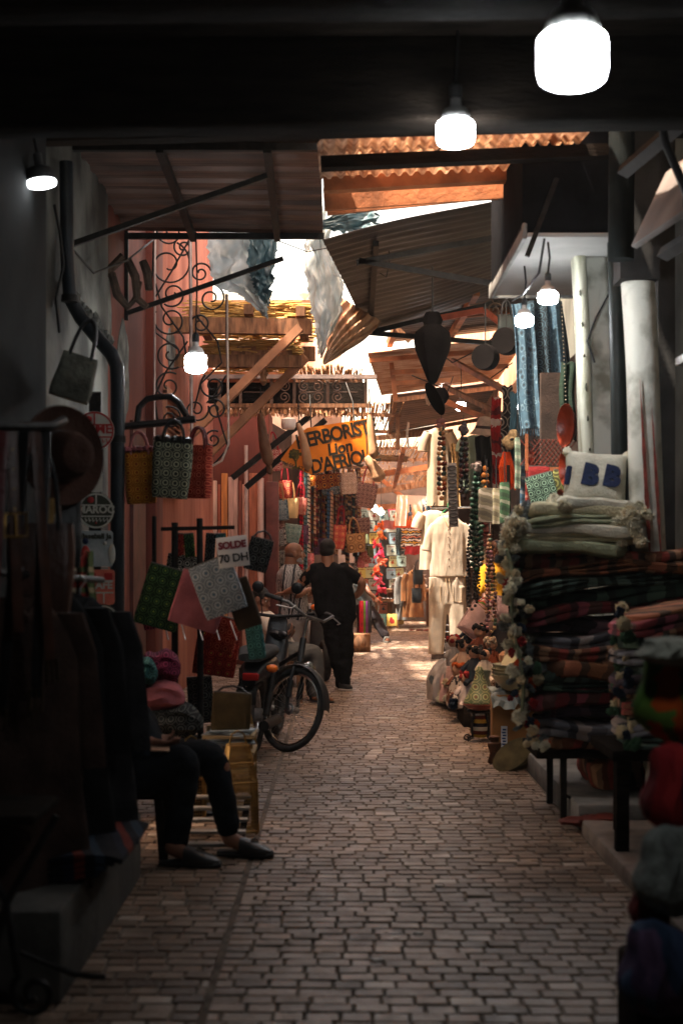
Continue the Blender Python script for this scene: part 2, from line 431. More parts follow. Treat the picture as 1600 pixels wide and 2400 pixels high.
mb = MB(); mb.box((0, 2.35, 3.3), (1.6, 6.15, 6.6), b=.01); part('upper_wall', mb, PLASTER_P, lw, label='pink stretch of the wall')  # lighter pink plaster on this stretch
mb = MB(); mb.box((.83, -1.0, 4.6), (.12, .5, 9.2), b=.015); part('pilaster', mb, PLASTER_R, lw)
mb = MB(); mb.box((.81, -1.85, 1.3), (.04, .75, 2.6)); part('door', mb, mat('oxblood_door', (.07, .02, .015), .6), lw)
# louvred window
mb = MB()
for k in range(14): mb.box((.84, .35, 2.25 + k * .055), (.05, 1.3, .02), rot=(0, .6, 0))
mb.box((.83, -.33, 2.62), (.09, .07, .9)); mb.box((.83, 1.03, 2.62), (.09, .07, .9)); mb.box((.83, .35, 3.08), (.1, 1.43, .07)); mb.box((.83, .35, 2.15), (.1, 1.43, .07))
part('louvred_shutter', mb, mat('brown_shutter', (.32, .15, .09), .7, var=.3), lw)
# stained and flaking plaster patches stand 6 mm proud
FLAKE = mat('flaked_grey_plaster', (.16, .17, .155), .95, var=.5, sc=7, bump=.7, bsc=30)
for cy_, cz, ry, rz in [(-3.6, 3.35, .35, .5), (-2.6, 2.9, .3, .45), (-3.9, 2.5, .3, .3), (.6, 3.6, .4, .2)]:
    n = 22; pts = []; mb = MB()
    for k in range(n):
        a = 2 * math.pi * k / n; q = 1 + .35 * noise.noise(V((math.cos(a) * 2 + cy_ * 7, math.sin(a) * 2, cz)))
        pts.append((cy_ + ry * q * math.cos(a), cz + rz * q * math.sin(a)))
    mb.add([(.806, a, c) for a, c in pts] + [(.79, a, c) for a, c in pts], [tuple(range(n))] + [(i, (i + 1) % n, n + (i + 1) % n, n + i) for i in range(n)])
    part('flaked_patch', mb, FLAKE, lw)

# shopfront block whose planked face looks down the alley
sb = thing('shopfront', 'orange and pink planked shopfront with pipes beside the bag stall', 'building', (-2.0, 19.5, 0))
mb = MB(); mb.box((0, .6, 1.75), (2.0, 1.2, 3.5), b=.01); part('wall', mb, PLASTER_R, sb)
cols = [(.46, .12, .045), (.55, .28, .19), (.62, .40, .30), (.33, .09, .05), (.60, .22, .06), (.50, .30, .24), (.24, .07, .045), (.62, .33, .26), (.40, .13, .07)]
x = .02
for k in range(13):
    wd = .05 + .045 * ((k * 7) % 3); mb = MB(); mb.box((x + wd / 2, -.03 - .012 * (k % 3), 1.32), (wd - .01, .05, 2.6 - .1 * (k % 4)), b=.006)
    part('plank', mb, mat('plank_paint_%d' % (k % 9), cols[k % 9], .7, var=.3, sc=4, stretch=(6, 6, .7)), sb); x += wd
    if x > .88: break
mb = MB(); mb.tube([(.90, -.12, 0), (.90, -.12, 2.55)], .045, 12); part('drainpipe', mb, mat('pink_white_pipe', (.62, .42, .36), .5, var=.25, sc=3), sb)
mb = MB(); mb.box((1.06, -.1, 1.25), (.17, .16, 2.5), b=.01); part('post', mb, mat('maroon_post', (.10, .028, .024), .5), sb)
mb = MB(); mb.tube([(.70, -.1, .9), (.70, -.1, 3.0)], .025, 8); mb.tube([(.12, -.1, .6), (.12, -.1, 3.4)], .03, 8); part('conduit', mb, mat('grey_pink_conduit', (.5, .38, .34), .5), sb)

# bag-stall side wall and far end of the alley
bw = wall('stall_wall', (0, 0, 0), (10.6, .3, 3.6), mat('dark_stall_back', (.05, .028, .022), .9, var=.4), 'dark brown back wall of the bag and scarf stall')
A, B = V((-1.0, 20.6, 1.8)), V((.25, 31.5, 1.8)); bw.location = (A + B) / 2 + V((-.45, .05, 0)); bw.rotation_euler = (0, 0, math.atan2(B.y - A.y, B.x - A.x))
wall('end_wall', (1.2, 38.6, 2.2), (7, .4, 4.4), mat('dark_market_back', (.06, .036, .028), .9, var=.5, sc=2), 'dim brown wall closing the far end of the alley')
# --- right side
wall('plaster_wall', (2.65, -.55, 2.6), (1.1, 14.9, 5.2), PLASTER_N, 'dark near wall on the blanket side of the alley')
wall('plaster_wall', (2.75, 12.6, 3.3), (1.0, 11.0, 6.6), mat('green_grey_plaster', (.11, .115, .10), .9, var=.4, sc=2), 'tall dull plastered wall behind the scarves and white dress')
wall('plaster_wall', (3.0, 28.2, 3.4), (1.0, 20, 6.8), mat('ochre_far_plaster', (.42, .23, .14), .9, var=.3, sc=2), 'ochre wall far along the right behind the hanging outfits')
# houses seen through the roof gap
hb = thing('house', 'sunlit pale salmon house beyond the reed canopy', 'building', (-1.6, 24.5, 0))
mb = MB(); mb.box((0, 1.5, 4.6), (3.2, 3, 2.6), b=.01); part('wall', mb, PLASTER_F, hb)
mb = MB(); mb.box((.75, -.02, 5.35), (.42, .1, .62)); part('window', mb, mat('brick_infill', (.42, .17, .09), .9, var=.4, sc=20), hb)
mb = MB(); mb.box((0, 1.5, 5.96), (3.34, 3.14, .12)); part('parapet', mb, PLASTER_W, hb)

# ================================================================== ROOFS OVER THE ALLEY
def corrugated(mb, a, b, c, d, n, amp, th=.006, bend=None):
    """a sheet a-b-c-d, ribs running from a to d; the n ribs are spread over a-b"""
    a, b, c, d = V(a), V(b), V(c), V(d); nn = (b - a).cross(d - a).normalized()
    def fn(u, v):
        p = (a * (1 - u) + b * u) * (1 - v) + (d * (1 - u) + c * u) * v
        p = p + nn * amp * math.sin(2 * math.pi * n * u)
        return p + (bend(u, v) if bend else V((0, 0, 0)))
    mb.sheet(fn, n * 6, 5, th)
def trapz(mb, a, b, c, d, n, amp, th=.005):
    a, b, c, d = V(a), V(b), V(c), V(d); nn = (b - a).cross(d - a).normalized()
    def fn(u, v):
        p = (a * (1 - u) + b * u) * (1 - v) + (d * (1 - u) + c * u) * v
        t = (u * n) % 1; return p + nn * (amp if t < .2 else (0 if t < .3 or t > .92 else 0.12 * amp * (int(t * 10) % 2)))
    mb.sheet(fn, n * 12, 4, th, smooth=False)

# the dark ceiling the camera stands under
cl = thing('covered_ceiling', 'black timber ceiling over the near end of the alley', 'ceiling', (0, 0, 0))
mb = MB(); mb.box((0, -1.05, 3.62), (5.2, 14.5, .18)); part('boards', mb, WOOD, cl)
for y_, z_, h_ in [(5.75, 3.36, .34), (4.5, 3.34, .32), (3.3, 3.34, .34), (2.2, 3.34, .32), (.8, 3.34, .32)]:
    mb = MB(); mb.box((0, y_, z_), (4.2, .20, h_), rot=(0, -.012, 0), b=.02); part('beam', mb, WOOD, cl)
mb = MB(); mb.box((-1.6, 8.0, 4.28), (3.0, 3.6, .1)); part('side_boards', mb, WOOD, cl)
mb = MB(); mb.box((0, 6.1, 3.86), (5.2, .55, .1)); part('sun_stop_board', mb, WOOD, cl)  # hidden board added to stop a streak of sun through the roof gap
# corrugated roof just beyond it, on its three timbers
TINGLOW = mat('glowing_rusty_tin', (.26, .13, .07), .4, sc=7, bump=.25, bsc=20, col2=(.74, .58, .44), trans=.5)  # metal sheet made pale and translucent so its underside looks lit
cr_ = thing('corrugated_roof', 'rusty corrugated roof sheets on three dark timbers above the lamps', 'roof', (0, 0, 0))
mb = MB(); corrugated(mb, (-.95, 6.25, 3.60), (1.4, 6.25, 3.62), (1.4, 7.30, 3.74), (-.95, 7.30, 3.70), 34, .014); part('sheet', mb, TINGLOW, cr_)
mb = MB(); corrugated(mb, (-.12, 7.27, 3.75), (1.4, 7.27, 3.79), (1.4, 8.35, 3.90), (-.12, 8.35, 3.84), 22, .016); part('sheet', mb, TINGLOW, cr_)
mb = MB(); corrugated(mb, (-.14, 8.30, 3.87), (1.4, 8.30, 3.94), (1.4, 9.55, 4.06), (-.14, 9.55, 3.99), 20, .018); part('sheet', mb, TINGLOW, cr_)
for y_, z0, z1, h_ in [(7.25, 3.63, 3.69, .08), (8.3, 3.755, 3.83, .07), (9.45, 3.93, 4.03, .09)]:
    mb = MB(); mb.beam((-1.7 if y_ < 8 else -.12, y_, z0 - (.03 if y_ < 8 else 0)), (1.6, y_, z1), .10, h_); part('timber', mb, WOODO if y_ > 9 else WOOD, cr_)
mb = MB(); mb.beam((-.12, 9.62, 3.88), (1.5, 9.62, 3.99), .03, .15); mb.beam((-.1, 9.75, 3.84), (1.5, 9.75, 4.0), .03, .07); mb.beam((.3, 9.9, 3.93), (1.5, 9.9, 4.0), .02, .05); part('fascia', mb, WOODO, cr_)

# left awning with its two brackets
aw = thing('tin_awning', 'ribbed tin awning on black iron brackets over the left side', 'awning', (-1.75, 10.2, 4.1))
mb = MB(); trapz(mb, (-1.72, 9.0, 4.10), (-1.92, 11.6, 4.16), (-.15, 11.55, 4.12), (-.13, 9.0, 4.10), 8, .028); part('sheet', mb, TIN, aw, True)
for y_ in (9.02, 11.5):
    mb = MB(); mb.beam((-1.75, y_, 3.43), (-.47, y_, 3.88), .035, .035); part('strut', mb, IRON, aw, True)
    mb = MB(); mb.beam((-1.8, y_, 4.06), (-.14, y_, 4.06), .045, .045); part('bracket_arm', mb, IRON, aw, True)
    mb = MB(); mb.beam((-1.74, y_, 3.38), (-1.74, y_, 4.1), .04, .04, up=(0, 1, 0)); part('wall_bar', mb, IRON, aw, True)
for x_ in (-.47, -1.15):
    mb = MB(); mb.beam((x_, 9.0, 4.045), (x_ - .05, 11.55, 4.05), .05, .05); part('cross_bar', mb, IRON, aw, True)

# right awning: brown tin sheet sloping down to the middle with a torn hanging tail
aw = thing('tin_awning', 'brown sloping tin awning with a torn hanging corner on the right', 'awning', (1.6, 13.8, 4.4))
mb = MB()
a, b, c, d = V((-.16, 12.0, 4.14)), V((1.62, 12.0, 4.56)), V((1.85, 16.2, 4.5)), V((.30, 16.2, 4.02))
nn = (b - a).cross(d - a).normalized()
def fn(u, v):
    p = (a * (1 - u) + b * u) * (1 - v) + (d * (1 - u) + c * u) * v
    return p + nn * .011 * math.sin(2 * math.pi * 22 * v) + V((0, 0, .02 * math.sin(5 * u + 3 * v)))
TIND = mat('dark_weathered_tin', (.045, .038, .035), .5, .3, sc=3, bump=.25, bsc=20, col2=(.11, .09, .08), stretch=(.5, 3, 3))
mb.sheet(fn, 14, 132, .006); part('sheet', mb, TIND, aw, True)
mb = MB()
def tail(u, v):   # torn strip folded down at the free corner, tapering to a ragged tip
    lx = 795 - 40 * v ** .8; ly = 700 + 152 * v; rx = 892 - 132 * v ** 1.15; ry = 752 + 102 * v ** .8
    k_ = .5 + .5 * math.sin(23 * v + 2) ; lx += 5 * k_ * (1 - u); ly -= 3 * k_
    p = P(lx * (1 - u) + rx * u, ly * (1 - u) + ry * u, 14.6 - 1.0 * v + .5 * u); p.y += .03 * math.sin(34 * (u + .4 * v)); return p
mb.sheet(tail, 30, 24, .006); part('torn_flap', mb, TINR, aw, True)
for q in [((.13, 12.5, 4.05), (1.72, 12.5, 4.34)), ((.15, 12.5, 4.07), (1.6, 12.5, 3.82)), ((.30, 12.4, 4.2), (.32, 15.9, 3.98)), ((.26, 15.9, 3.97), (1.75, 15.9, 4.32)), ((.28, 15.9, 3.98), (1.7, 15.9, 3.86))]:
    mb = MB(); mb.beam(*q, .05, .05); part('iron_bar', mb, IRON, aw, True)
mb = MB(); mb.beam((1.55, 12.1, 3.95), (1.55, 12.1, 4.62), .16, .3, up=(0, 1, 0)); part('edge_flashing', mb, IRON, aw, True)

# two further tin awnings on the right, one behind the other
aw = thing('tin_awning', 'sunlit ribbed tin awning just beyond the torn one', 'awning', (1.7, 19.6, 4.1))
mb = MB(); a, b, c, d = V((.34, 18.6, 4.14)), V((2.4, 18.4, 4.32)), V((2.4, 21.8, 4.22)), V((.62, 22.2, 4.02)); nn = (b - a).cross(d - a).normalized()
mb.sheet(lambda u, v: (a * (1 - u) + b * u) * (1 - v) + (d * (1 - u) + c * u) * v + nn * .02 * math.sin(2 * math.pi * 20 * v), 8, 120, .006); part('sheet', mb, TINR, aw, True)
for q in [((.36, 18.7, 4.06), (2.4, 18.6, 4.2)), ((.66, 18.9, 4.05), (.72, 18.9, 3.55)), ((.72, 18.9, 3.78), (1.6, 18.9, 3.84)), ((.66, 18.85, 3.92), (2.2, 18.8, 4.0))]:
    mb = MB(); mb.beam(*q, .06, .06); part('timber', mb, WOODO, aw, True)
aw = thing('tin_awning', 'low brown tin awning over the stalls of hanging outfits', 'awning', (1.7, 24.5, 3.9))
mb = MB(); a, b, c, d = V((.78, 22.6, 4.05)), V((2.6, 22.6, 4.28)), V((2.6, 26.2, 4.1)), V((.85, 26.2, 3.78)); nn = (b - a).cross(d - a).normalized()
mb.sheet(lambda u, v: (a * (1 - u) + b * u) * (1 - v) + (d * (1 - u) + c * u) * v + nn * .022 * math.sin(2 * math.pi * 18 * v), 8, 108, .006); part('sheet', mb, TIN, aw, True)
for q in [((.82, 22.7, 3.98), (2.6, 22.7, 4.2)), ((.85, 26.1, 3.72), (2.6, 26.1, 4.02)), ((.86, 22.7, 4.0), (.88, 26.1, 3.72)), ((.95, 24.0, 3.85), (.95, 24, 3.3))]:
    mb = MB(); mb.beam(*q, .06, .07); part('timber', mb, WOODM, aw, True)

# reed canopies: many sticks each
def reed(name, label, a, b, c, d, n, rad=.011, jit=.5, skip=.25, m=REED, thick=.05, along=True, seed=1, bars=2):
    rs = random.Random(seed); a, b, c, d = V(a), V(b), V(c), V(d); t = thing(name, label, 'canopy', (a + b + c + d) / 4)
    nn = (b - a).cross(d - a).normalized(); mb = MB()
    for k in range(n):
        if rs.random() < skip: continue
        u = (k + rs.uniform(-jit, jit)) / n; u2 = u + rs.uniform(-.02, .02) * (3 if rs.random() < .15 else 1)
        v0, v1 = rs.uniform(0, .12), 1 - rs.uniform(0, .12)
        if rs.random() < .25: v1 = rs.uniform(.3, .8)
        pt = lambda uu, v: (a * (1 - uu) + b * uu) * (1 - v) + (d * (1 - uu) + c * uu) * v
        o = nn * rs.uniform(-thick, thick)
        mb.tube([pt(u, v0) + o, pt((u + u2) / 2 + .004, (v0 + v1) / 2) + o + nn * rs.uniform(-.02, .02), pt(u2, v1) + o], rad * rs.uniform(.7, 1.3), 5)
    part('reeds', mb, m, t, True)
    for k in range(bars):
        v = (k + .5) / bars; pt = lambda uu: (a * (1 - uu) + b * uu) * (1 - v) + (d * (1 - uu) + c * uu) * v
        mb = MB(); mb.beam(pt(0) - nn * .07 * (1 if nn.z > 0 else -1), pt(1) - nn * .07 * (1 if nn.z > 0 else -1), .06, .06); part('pole', mb, WOODM, t, True)
    return t
reed('reed_canopy', 'sparse reed canopy letting light through behind the herb sign', (-1.2, 22.5, 4.02), (1.0, 22.5, 3.94), (1.0, 28.0, 3.88), (-1.2, 28.0, 3.95), 120, .012, .9, .36, seed=2)
reed('reed_canopy', 'added reed canopy between the wooden canopy and the sparse one beyond', (-1.2, 19.2, 4.06), (.3, 19.2, 4.02), (.3, 22.4, 3.98), (-1.2, 22.4, 4.02), 110, .012, .9, .1, seed=7)  # extra canopy put in to cut the sun reaching the far paving
reed('reed_canopy', 'far reed canopy over the postcard and plate stall', (-.4, 28.6, 3.85), (2.4, 28.6, 3.9), (2.4, 33.5, 3.75), (-.4, 33.5, 3.7), 130, .013, .9, .34, seed=3)
reed('reed_canopy', 'bright reed strip sagging across the alley below the far canopy', (-.2, 25.6, 3.32), (-.2, 26.6, 3.36), (1.25, 26.6, 3.30), (1.25, 25.6, 3.26), 60, .01, .8, .3, seed=4, bars=0)
reed('reed_canopy', 'last dim reed canopy at the end of the alley', (-.2, 34, 3.6), (3.0, 34, 3.7), (3.0, 38.3, 3.5), (-.2, 38.3, 3.5), 120, .013, .9, .2, seed=5)
# criss-cross poles and beams under the far canopies
for k, (p, q, s_) in enumerate([((-.1, 24.2, 3.45), (1.9, 24.2, 3.62), .07), ((.6, 27.3, 3.05), (2.2, 27.3, 3.3), .09), ((.1, 29.5, 2.75), (2.0, 29.5, 3.05), .1), ((.55, 30.5, 2.55), (2.1, 30.5, 2.62), .09), ((.2, 32.5, 2.55), (1.6, 32.6, 2.45), .09), ((1.05, 24.3, 3.3), (1.05, 28.5, 2.9), .07), ((.5, 33.5, 2.35), (1.9, 33.5, 2.35), .1), ((.85, 31.0, 3.2), (1.7, 31.2, 2.5), .07)]):
    mb = MB(); mb.beam(V(p) - (V(p) + V(q)) / 2, V(q) - (V(p) + V(q)) / 2, s_, s_ * 1.2)
    solo('roof_beam', mb, WOODO if k % 2 else WOODM, ['thin rafter under the sparse reed canopy', 'orange beam below the sagging bright reed strip', 'slanting beam above the far doorway', 'level orange beam over the painted canvas', 'crooked low beam above the plate stall', 'rafter running away along the alley', 'lowest orange beam at the alley end', 'steep brace in the dark far rafters'][k], 'beam', loc=(V(p) + V(q)) / 2, group='beams under the far canopies')

# thatched canopy with heavy beams and two diagonal braces on the left
THATCH = mat('golden_thatch', (.42, .24, .06), .9, sc=9, bump=.9, bsc=50, col2=(.62, .40, .13), stretch=(1, 1, 5))
th = thing('thatched_canopy', 'golden thatched canopy on carved brown beams and two long braces', 'canopy', (-1.0, 15.5, 3.9))
for (z_, y0, y1, x0, x1, zz) in [(4.02, 14.7, 16.2, -1.6, -.30, .09), (3.68, 15.0, 16.6, -1.42, -.50, .07)]:
    mb = MB()
    for k in range(1100):
        x_ = rnd(x0 + .05, x1 - .05); y_ = y0 + (y1 - y0) * rnd(0, 1) ** 1.7; zq = rnd(-zz, zz); mb.tube([(x_ - rnd(.04, .16), y_ + rnd(-.03, .03), z_ + zq + rnd(-.02, .02)), (x_ + rnd(.04, .16), y_ + rnd(-.03, .03), z_ + zq + rnd(-.02, .02))], rnd(.005, .011), 4)
    part('thatch', mb, THATCH, th, True)
for p, q, s1, s2 in [((-1.75, 14.6, 3.85), (-.30, 14.6, 3.83), .10, .16), ((-1.75, 16.3, 3.8), (-.3, 16.3, 3.8), .1, .16), ((-1.75, 15.0, 3.54), (-.42, 15.0, 3.53), .1, .13), ((-1.5, 14.5, 3.98), (-1.5, 16.3, 3.98), .09, .1), ((-.95, 14.5, 4.0), (-.95, 16.3, 4.0), .09, .1), ((-.42, 14.5, 3.98), (-.42, 16.3, 3.98), .09, .1)]:
    mb = MB(); mb.beam(p, q, s1, s2); part('beam', mb, WOODM, th, True)
for p, q in [((-1.52, 14.45, 2.72), (-.42, 14.45, 3.80)), ((-1.55, 15.3, 2.45), (-.38, 15.3, 3.62))]:
    mb = MB(); mb.beam(p, q, .085, .12, up=(0, 1, 0)); part('brace', mb, mat('orange_brace_timber', (.33, .15, .075), .7, var=.3, sc=5), th, True)
mb = MB(); mb.lathe([(.03, .08), (.05, .03), (.03, -.02), (.045, -.06), (.012, -.10)], 12, Matrix.Translation((-.82, 15.0, 3.38)) ); part('finial', mb, WOODM, th, True)
for x_ in (-1.0, -.68): 
    mb = MB(); mb.prism([(-.16, 0), (-.16, .05), (-.1, .05), (-.1, .09), (.1, .09), (.1, .05), (.16, .05), (.16, 0)], .07, Matrix.Translation((x_, 15.02, 3.60))); part('carved_block', mb, WOODM, th, True)

# dark wooden canopy with iron scrolls above the herb sign
def scroll(cx, cz, y, r, turn, turns=1.6, n=40, sx=1, ang=0):
    out = []
    for i in range(n):
        t = i / (n - 1); a = ang + turn * 2 * math.pi * turns * t; q = r * (1 - .82 * t)
        out.append((cx + sx * q * math.cos(a), y, cz + q * math.sin(a)))
    return out
dc = thing('wooden_canopy', 'dark wooden canopy with iron scrollwork and reed edge above the orange sign', 'canopy', (-.7, 17.6, 3.5))
mb = MB(); mb.box((-1.14, 17.8, 3.72), (1.08, .8, .05)); part('roof_boards', mb, WOODO, dc, True)
mb = MB(); mb.box((-.63, 17.42, 3.68), (2.12, .08, .05)); part('edge_board', mb, mat('grey_brown_edge', (.22, .17, .15), .6), dc, True)
mb = MB(); mb.box((-.68, 17.75, 3.52), (1.95, .05, .26)); part('back_board', mb, WOOD, dc, True)
mb = MB()
for x_ in (-1.5, -1.24, -.86, -.58, -.17, .30): mb.box((x_, 17.5, 3.50), (.035, .05, .32))
for x_ in (-.58, -.17):
    for s_ in (-1, 1):
        mb.tube(scroll(x_ + s_ * .12, 3.57, 17.48, .07, s_, ang=math.pi / 2), .008, 5); mb.tube(scroll(x_ + s_ * .12, 3.44, 17.48, .07, -s_, ang=-math.pi / 2), .008, 5)
for x_ in (-1.05, -.37, .05): mb.tube([(x_ - .15, 17.48, 3.5), (x_ + .15, 17.48, 3.5)], .006, 5)
part('scrollwork', mb, mat('brown_iron', (.16, .10, .07), .5, .3), dc, True)
mb = MB(); mb.box((-.6, 17.45, 3.33), (1.95, .05, .05)); part('rail', mb, WOODM, dc, True)
mb = MB()
for k in range(230): 
    x_ = rnd(-1.45, .3); mb.tube([(x_, 17.45, 3.31), (x_ + rnd(-.03, .03), 17.45 + rnd(-.03, .05), 3.31 - rnd(.06, .12))], .009, 5)
part('reed_fringe', mb, mat('dull_reed', (.30, .15, .07), .85, var=.5, sc=15), dc, True)
for p, q in [((-1.35, 17.6, 2.45), (-.35, 17.6, 3.25)), ((-1.2, 17.9, 2.35), (-.2, 17.9, 3.2))]:
    mb = MB(); mb.beam(p, q, .07, .09, up=(0, 1, 0)); part('brace', mb, IRON, dc, True)

# wrought iron scroll grille standing out from the pink wall
gr = thing('iron_grille', 'tall wrought iron scroll grille standing out from the pink wall', 'grille', (-1.3, 12.4, 3.2))
mb = MB(); Yg = 12.4
def gp(px, py): return P(px, py, Yg)
for (cx, cy_, r_, tn, an) in [(400, 545, 42, 1, 0.2), (395, 620, 55, -1, 1.2), (400, 750, 40, 1, 2.6), (495, 700, 34, -1, 1.5), (400, 830, 36, -1, -1), (470, 640, 26, 1, 0), (395, 905, 34, 1, 1), (500, 905, 32, 1, 2.2), (460, 960, 30, -1, .3), (505, 960, 26, -1, 2.5), (500, 1030, 22, 1, 1), (405, 690, 30, 1, 4), (470, 760, 24, -1, 3), (430, 580, 24, 1, 2), (400, 980, 28, -1, 2)]:
    c = gp(cx, cy_); mb.tube(scroll(c.x, c.z, Yg, W(r_, Yg), tn, 1.5, ang=an), .0085, 6)
for pts in [[(362, 530), (358, 640), (380, 720), (430, 790), (440, 860)], [(445, 560), (400, 640), (362, 700), (365, 780), (420, 820)], [(440, 800), (390, 870), (362, 930), (372, 1000)], [(460, 740), (510, 800), (520, 850), (470, 900), (455, 960)], [(530, 880), (500, 930), (515, 985), (535, 1050), (500, 1090)]]:
    mb.tube([gp(*p) for p in pts], .0085, 6)
part('scrolls', mb, IRON, gr, True)
mb = MB(); mb.tube([gp(446, 530), gp(448, 800), gp(450, 1060)], .016, 8); mb.tube([gp(364, 525), gp(362, 1060)], .012, 8); part('upright', mb, mat('pinkish_steel', (.40, .30, .27), .4, .6), gr, True)
mb = MB(); mb.tube([gp(532, 690), gp(534, 900), gp(536, 1040), gp(520, 1080), gp(497, 1092)], .011, 8); part('bent_rod', mb, mat('pale_rod', (.5, .40, .34), .4, .4), gr, True)

# plastic sheets hanging in the gap
PLASTIC = mat('pale_blue_plastic', (.50, .56, .57), .35, sc=5, bump=.6, bsc=9, col2=(.82, .86, .86), trans=.72, spec=.5)
PLASTICD = mat('dark_blue_plastic', (.05, .10, .12), .4, sc=5, bump=.6, bsc=9, col2=(.12, .20, .23), trans=.35, spec=.5)
def plastic(label, outline, Y, mats, folds=.12):
    t = thing('plastic_sheet', label, 'plastic sheet', P(*outline[0][0], Y))
    for (L_, Rr, m) in [(outline[0], outline[1], mats[0])]:
        def fn(u, v):
            def along(pl):
                q = v * (len(pl) - 1); i = min(int(q), len(pl) - 2); f = q - i
                return pl[i][0] * (1 - f) + pl[i + 1][0] * f, pl[i][1] * (1 - f) + pl[i + 1][1] * f
            l, r = along(L_), along(Rr); p = P(l[0] * (1 - u) + r[0] * u, l[1] * (1 - u) + r[1] * u, Y)
            p.y += folds * (noise.noise(V((u * 4, v * 5, Y))) + .7 * math.sin(u * 9 + v * 3) + .45 * noise.noise(V((u * 11, v * 13, Y)))); p.x += .035 * noise.noise(V((u * 5, v * 9, 3))) + .03 * (abs(2 * u - 1) ** 4) * noise.noise(V((u, v * 30, 5))); p.z += .035 * (v ** 6) * noise.noise(V((u * 22, 1, Y)))
            return p
        mb = MB(); mb.sheet(fn, 44, 60, .003); part('sheet', mb, m, t, True)
    return t
plastic('crumpled blue plastic sheet hanging to a point beneath the left awning', ([(482, 525), (488, 610), (505, 668), (560, 690), (622, 738)], [(650, 525), (646, 580), (640, 640), (634, 690), (626, 742)]), 12.2, [PLASTIC])
plastic('dark fold of plastic beside the crumpled blue one', ([(575, 525), (585, 640), (600, 690)], [(655, 520), (642, 640), (632, 720)]), 12.1, [PLASTICD], .05)
plastic('long white plastic strip hanging beside the torn tin corner', ([(718, 500), (712, 580), (722, 680), (735, 760), (748, 830)], [(800, 470), (770, 560), (800, 640), (805, 715), (756, 840)]), 14.2, [PLASTIC])
plastic('dark torn plastic under the orange fascia board', ([(755, 515), (750, 540)], [(880, 455), (890, 545)]), 13.4, [PLASTICD], .05)

# ================================================================== RIGHT-HAND SHOPFRONT
DARKIN = mat('dark_shop_interior', (.018, .017, .016), .9, var=.4)
rs_ = thing('shopfront', 'dark open shopfront on the right with a grey soffit over the lamps', 'building', (1.9, 8.2, 0))
mb = MB(); mb.box((1.95, 8.0, 4.55), (1.5, 5.6, .12)); part('light_block_slab', mb, WOOD, rs_, True)  # slab added overhead to close the right side against sun and sky
mb = MB(); mb.box((2.05, 7.5, 4.22), (1.3, 3.4, .1)); mb.box((1.38, 7.5, 4.38), (.06, 3.0, .34)); part('sun_block_boards', mb, WOOD, rs_, True)  # boards added out of sight to block sun leaking between the roofs
mb = MB(); mb.box((1.39, 9.5, 3.80), (.60, 1.78, .74), b=.02); part('signboard_box', mb, mat('black_fascia', (.006, .006, .007), .95, spec=.03), rs_, True)
mb = MB(); mb.box((1.42, 9.55, 3.41), (.60, 1.9, .03), b=.008); part('soffit', mb, mat('grey_soffit_board', (.36, .36, .34), .6, sc=2.2, bump=.15, col2=(.50, .50, .48)), rs_, True)
mb = MB(); mb.box((1.105, 9.55, 3.43), (.03, 1.94, .10), b=.008); mb.box((1.40, 10.53, 3.42), (.62, .03, .08)); part('soffit_edge', mb, mat('dull_grey_edge', (.2, .2, .19), .5), rs_, True)
mb = MB(); mb.box((1.92, 8.55, 2.2), (.10, .28, 4.4)); part('dark_jamb', mb, DARKIN, rs_, True)
# whitewashed pillar (slightly leaning) and a fat white pipe
pl = thing('pillar', 'whitewashed crooked pillar between the blue scarves and the cushion', 'pillar', (1.75, 9.5, 0))
mb = MB()
def pil(x0, x1, wd0, wd1, y0, dp, z0, z1):
    secs = []
    for k in range(13):
        t = k / 12; x_ = x0 + (x1 - x0) * t + .008 * math.sin(9 * t); wd = wd0 + (wd1 - wd0) * t
        secs.append(((x_, y0, z0 + (z1 - z0) * t), wd / 2 * (1 + .02 * math.sin(14 * t)), dp / 2))
    return secs
mb.loft(pil(1.80, 1.62, .20, .17, 9.3, .3, .1, 3.5), 24, 5); part('shaft', mb, PLASTER_W, pl, True)
mb = MB(); mb.loft(pil(1.685, 1.525, .085, .075, 9.22, .22, .1, 3.45), 20, 4); part('painted_strip', mb, mat('yellowed_white_paint', (.30, .29, .19), .7, sc=5, stretch=(3, 3, .6), col2=(.60, .60, .48), lo=.32, hi=.5), pl, True)
mb = MB()
for k in range(9): mb.blob((1.61 - .012 * k + .012, 9.10, 1.55 + .2 * k), (.007, .012, .010 + .006 * (k % 3)), 8, .9)
part('hole', mb, mat('mould_spots', (.07, .07, .05), .9), pl, True)
mb = MB(); mb.box((1.73, 9.14, 1.93), (.11, .02, .16), rot=(0, .1, 0), b=.004); part('bare_patch', mb, FLAKE, pl, True)
pp = thing('pillar', 'rounded white pillar with long red-brown scrapes beside the dark wall', 'pillar', (1.9, 8.0, 0))
mb = MB(); mb.loft(pil(1.80, 1.66, .19, .178, 8.0, .18, .1, 3.0), 24, 2.6); part('shaft', mb, PLASTER_W, pp, True)
mb = MB(); mb.box((1.66, 8.02, 3.7), (.22, .2, 1.38)); part('dark_upper_post', mb, DARKIN, pp, True)
mb = MB()
for x0, z0, z1, wd in [(1.665, 1.4, 2.45, .022), (1.73, 1.35, 2.32, .014)]:
    n = 16; L_ = []; Rr = []
    for k in range(n + 1):
        t = k / n; z_ = z0 + (z1 - z0) * t; q = wd * (.4 + .6 * abs(noise.noise(V((t * 7, x0 * 9, 1))))) * math.sin(math.pi * min(1, .05 + t * .98))
        xx = x0 - .06 * t + .05
        L_.append((xx - q, z_)); Rr.append((xx + q, z_))
    mb.prism(L_ + Rr[::-1], .006, Matrix.Translation((0, 7.902, 0)))
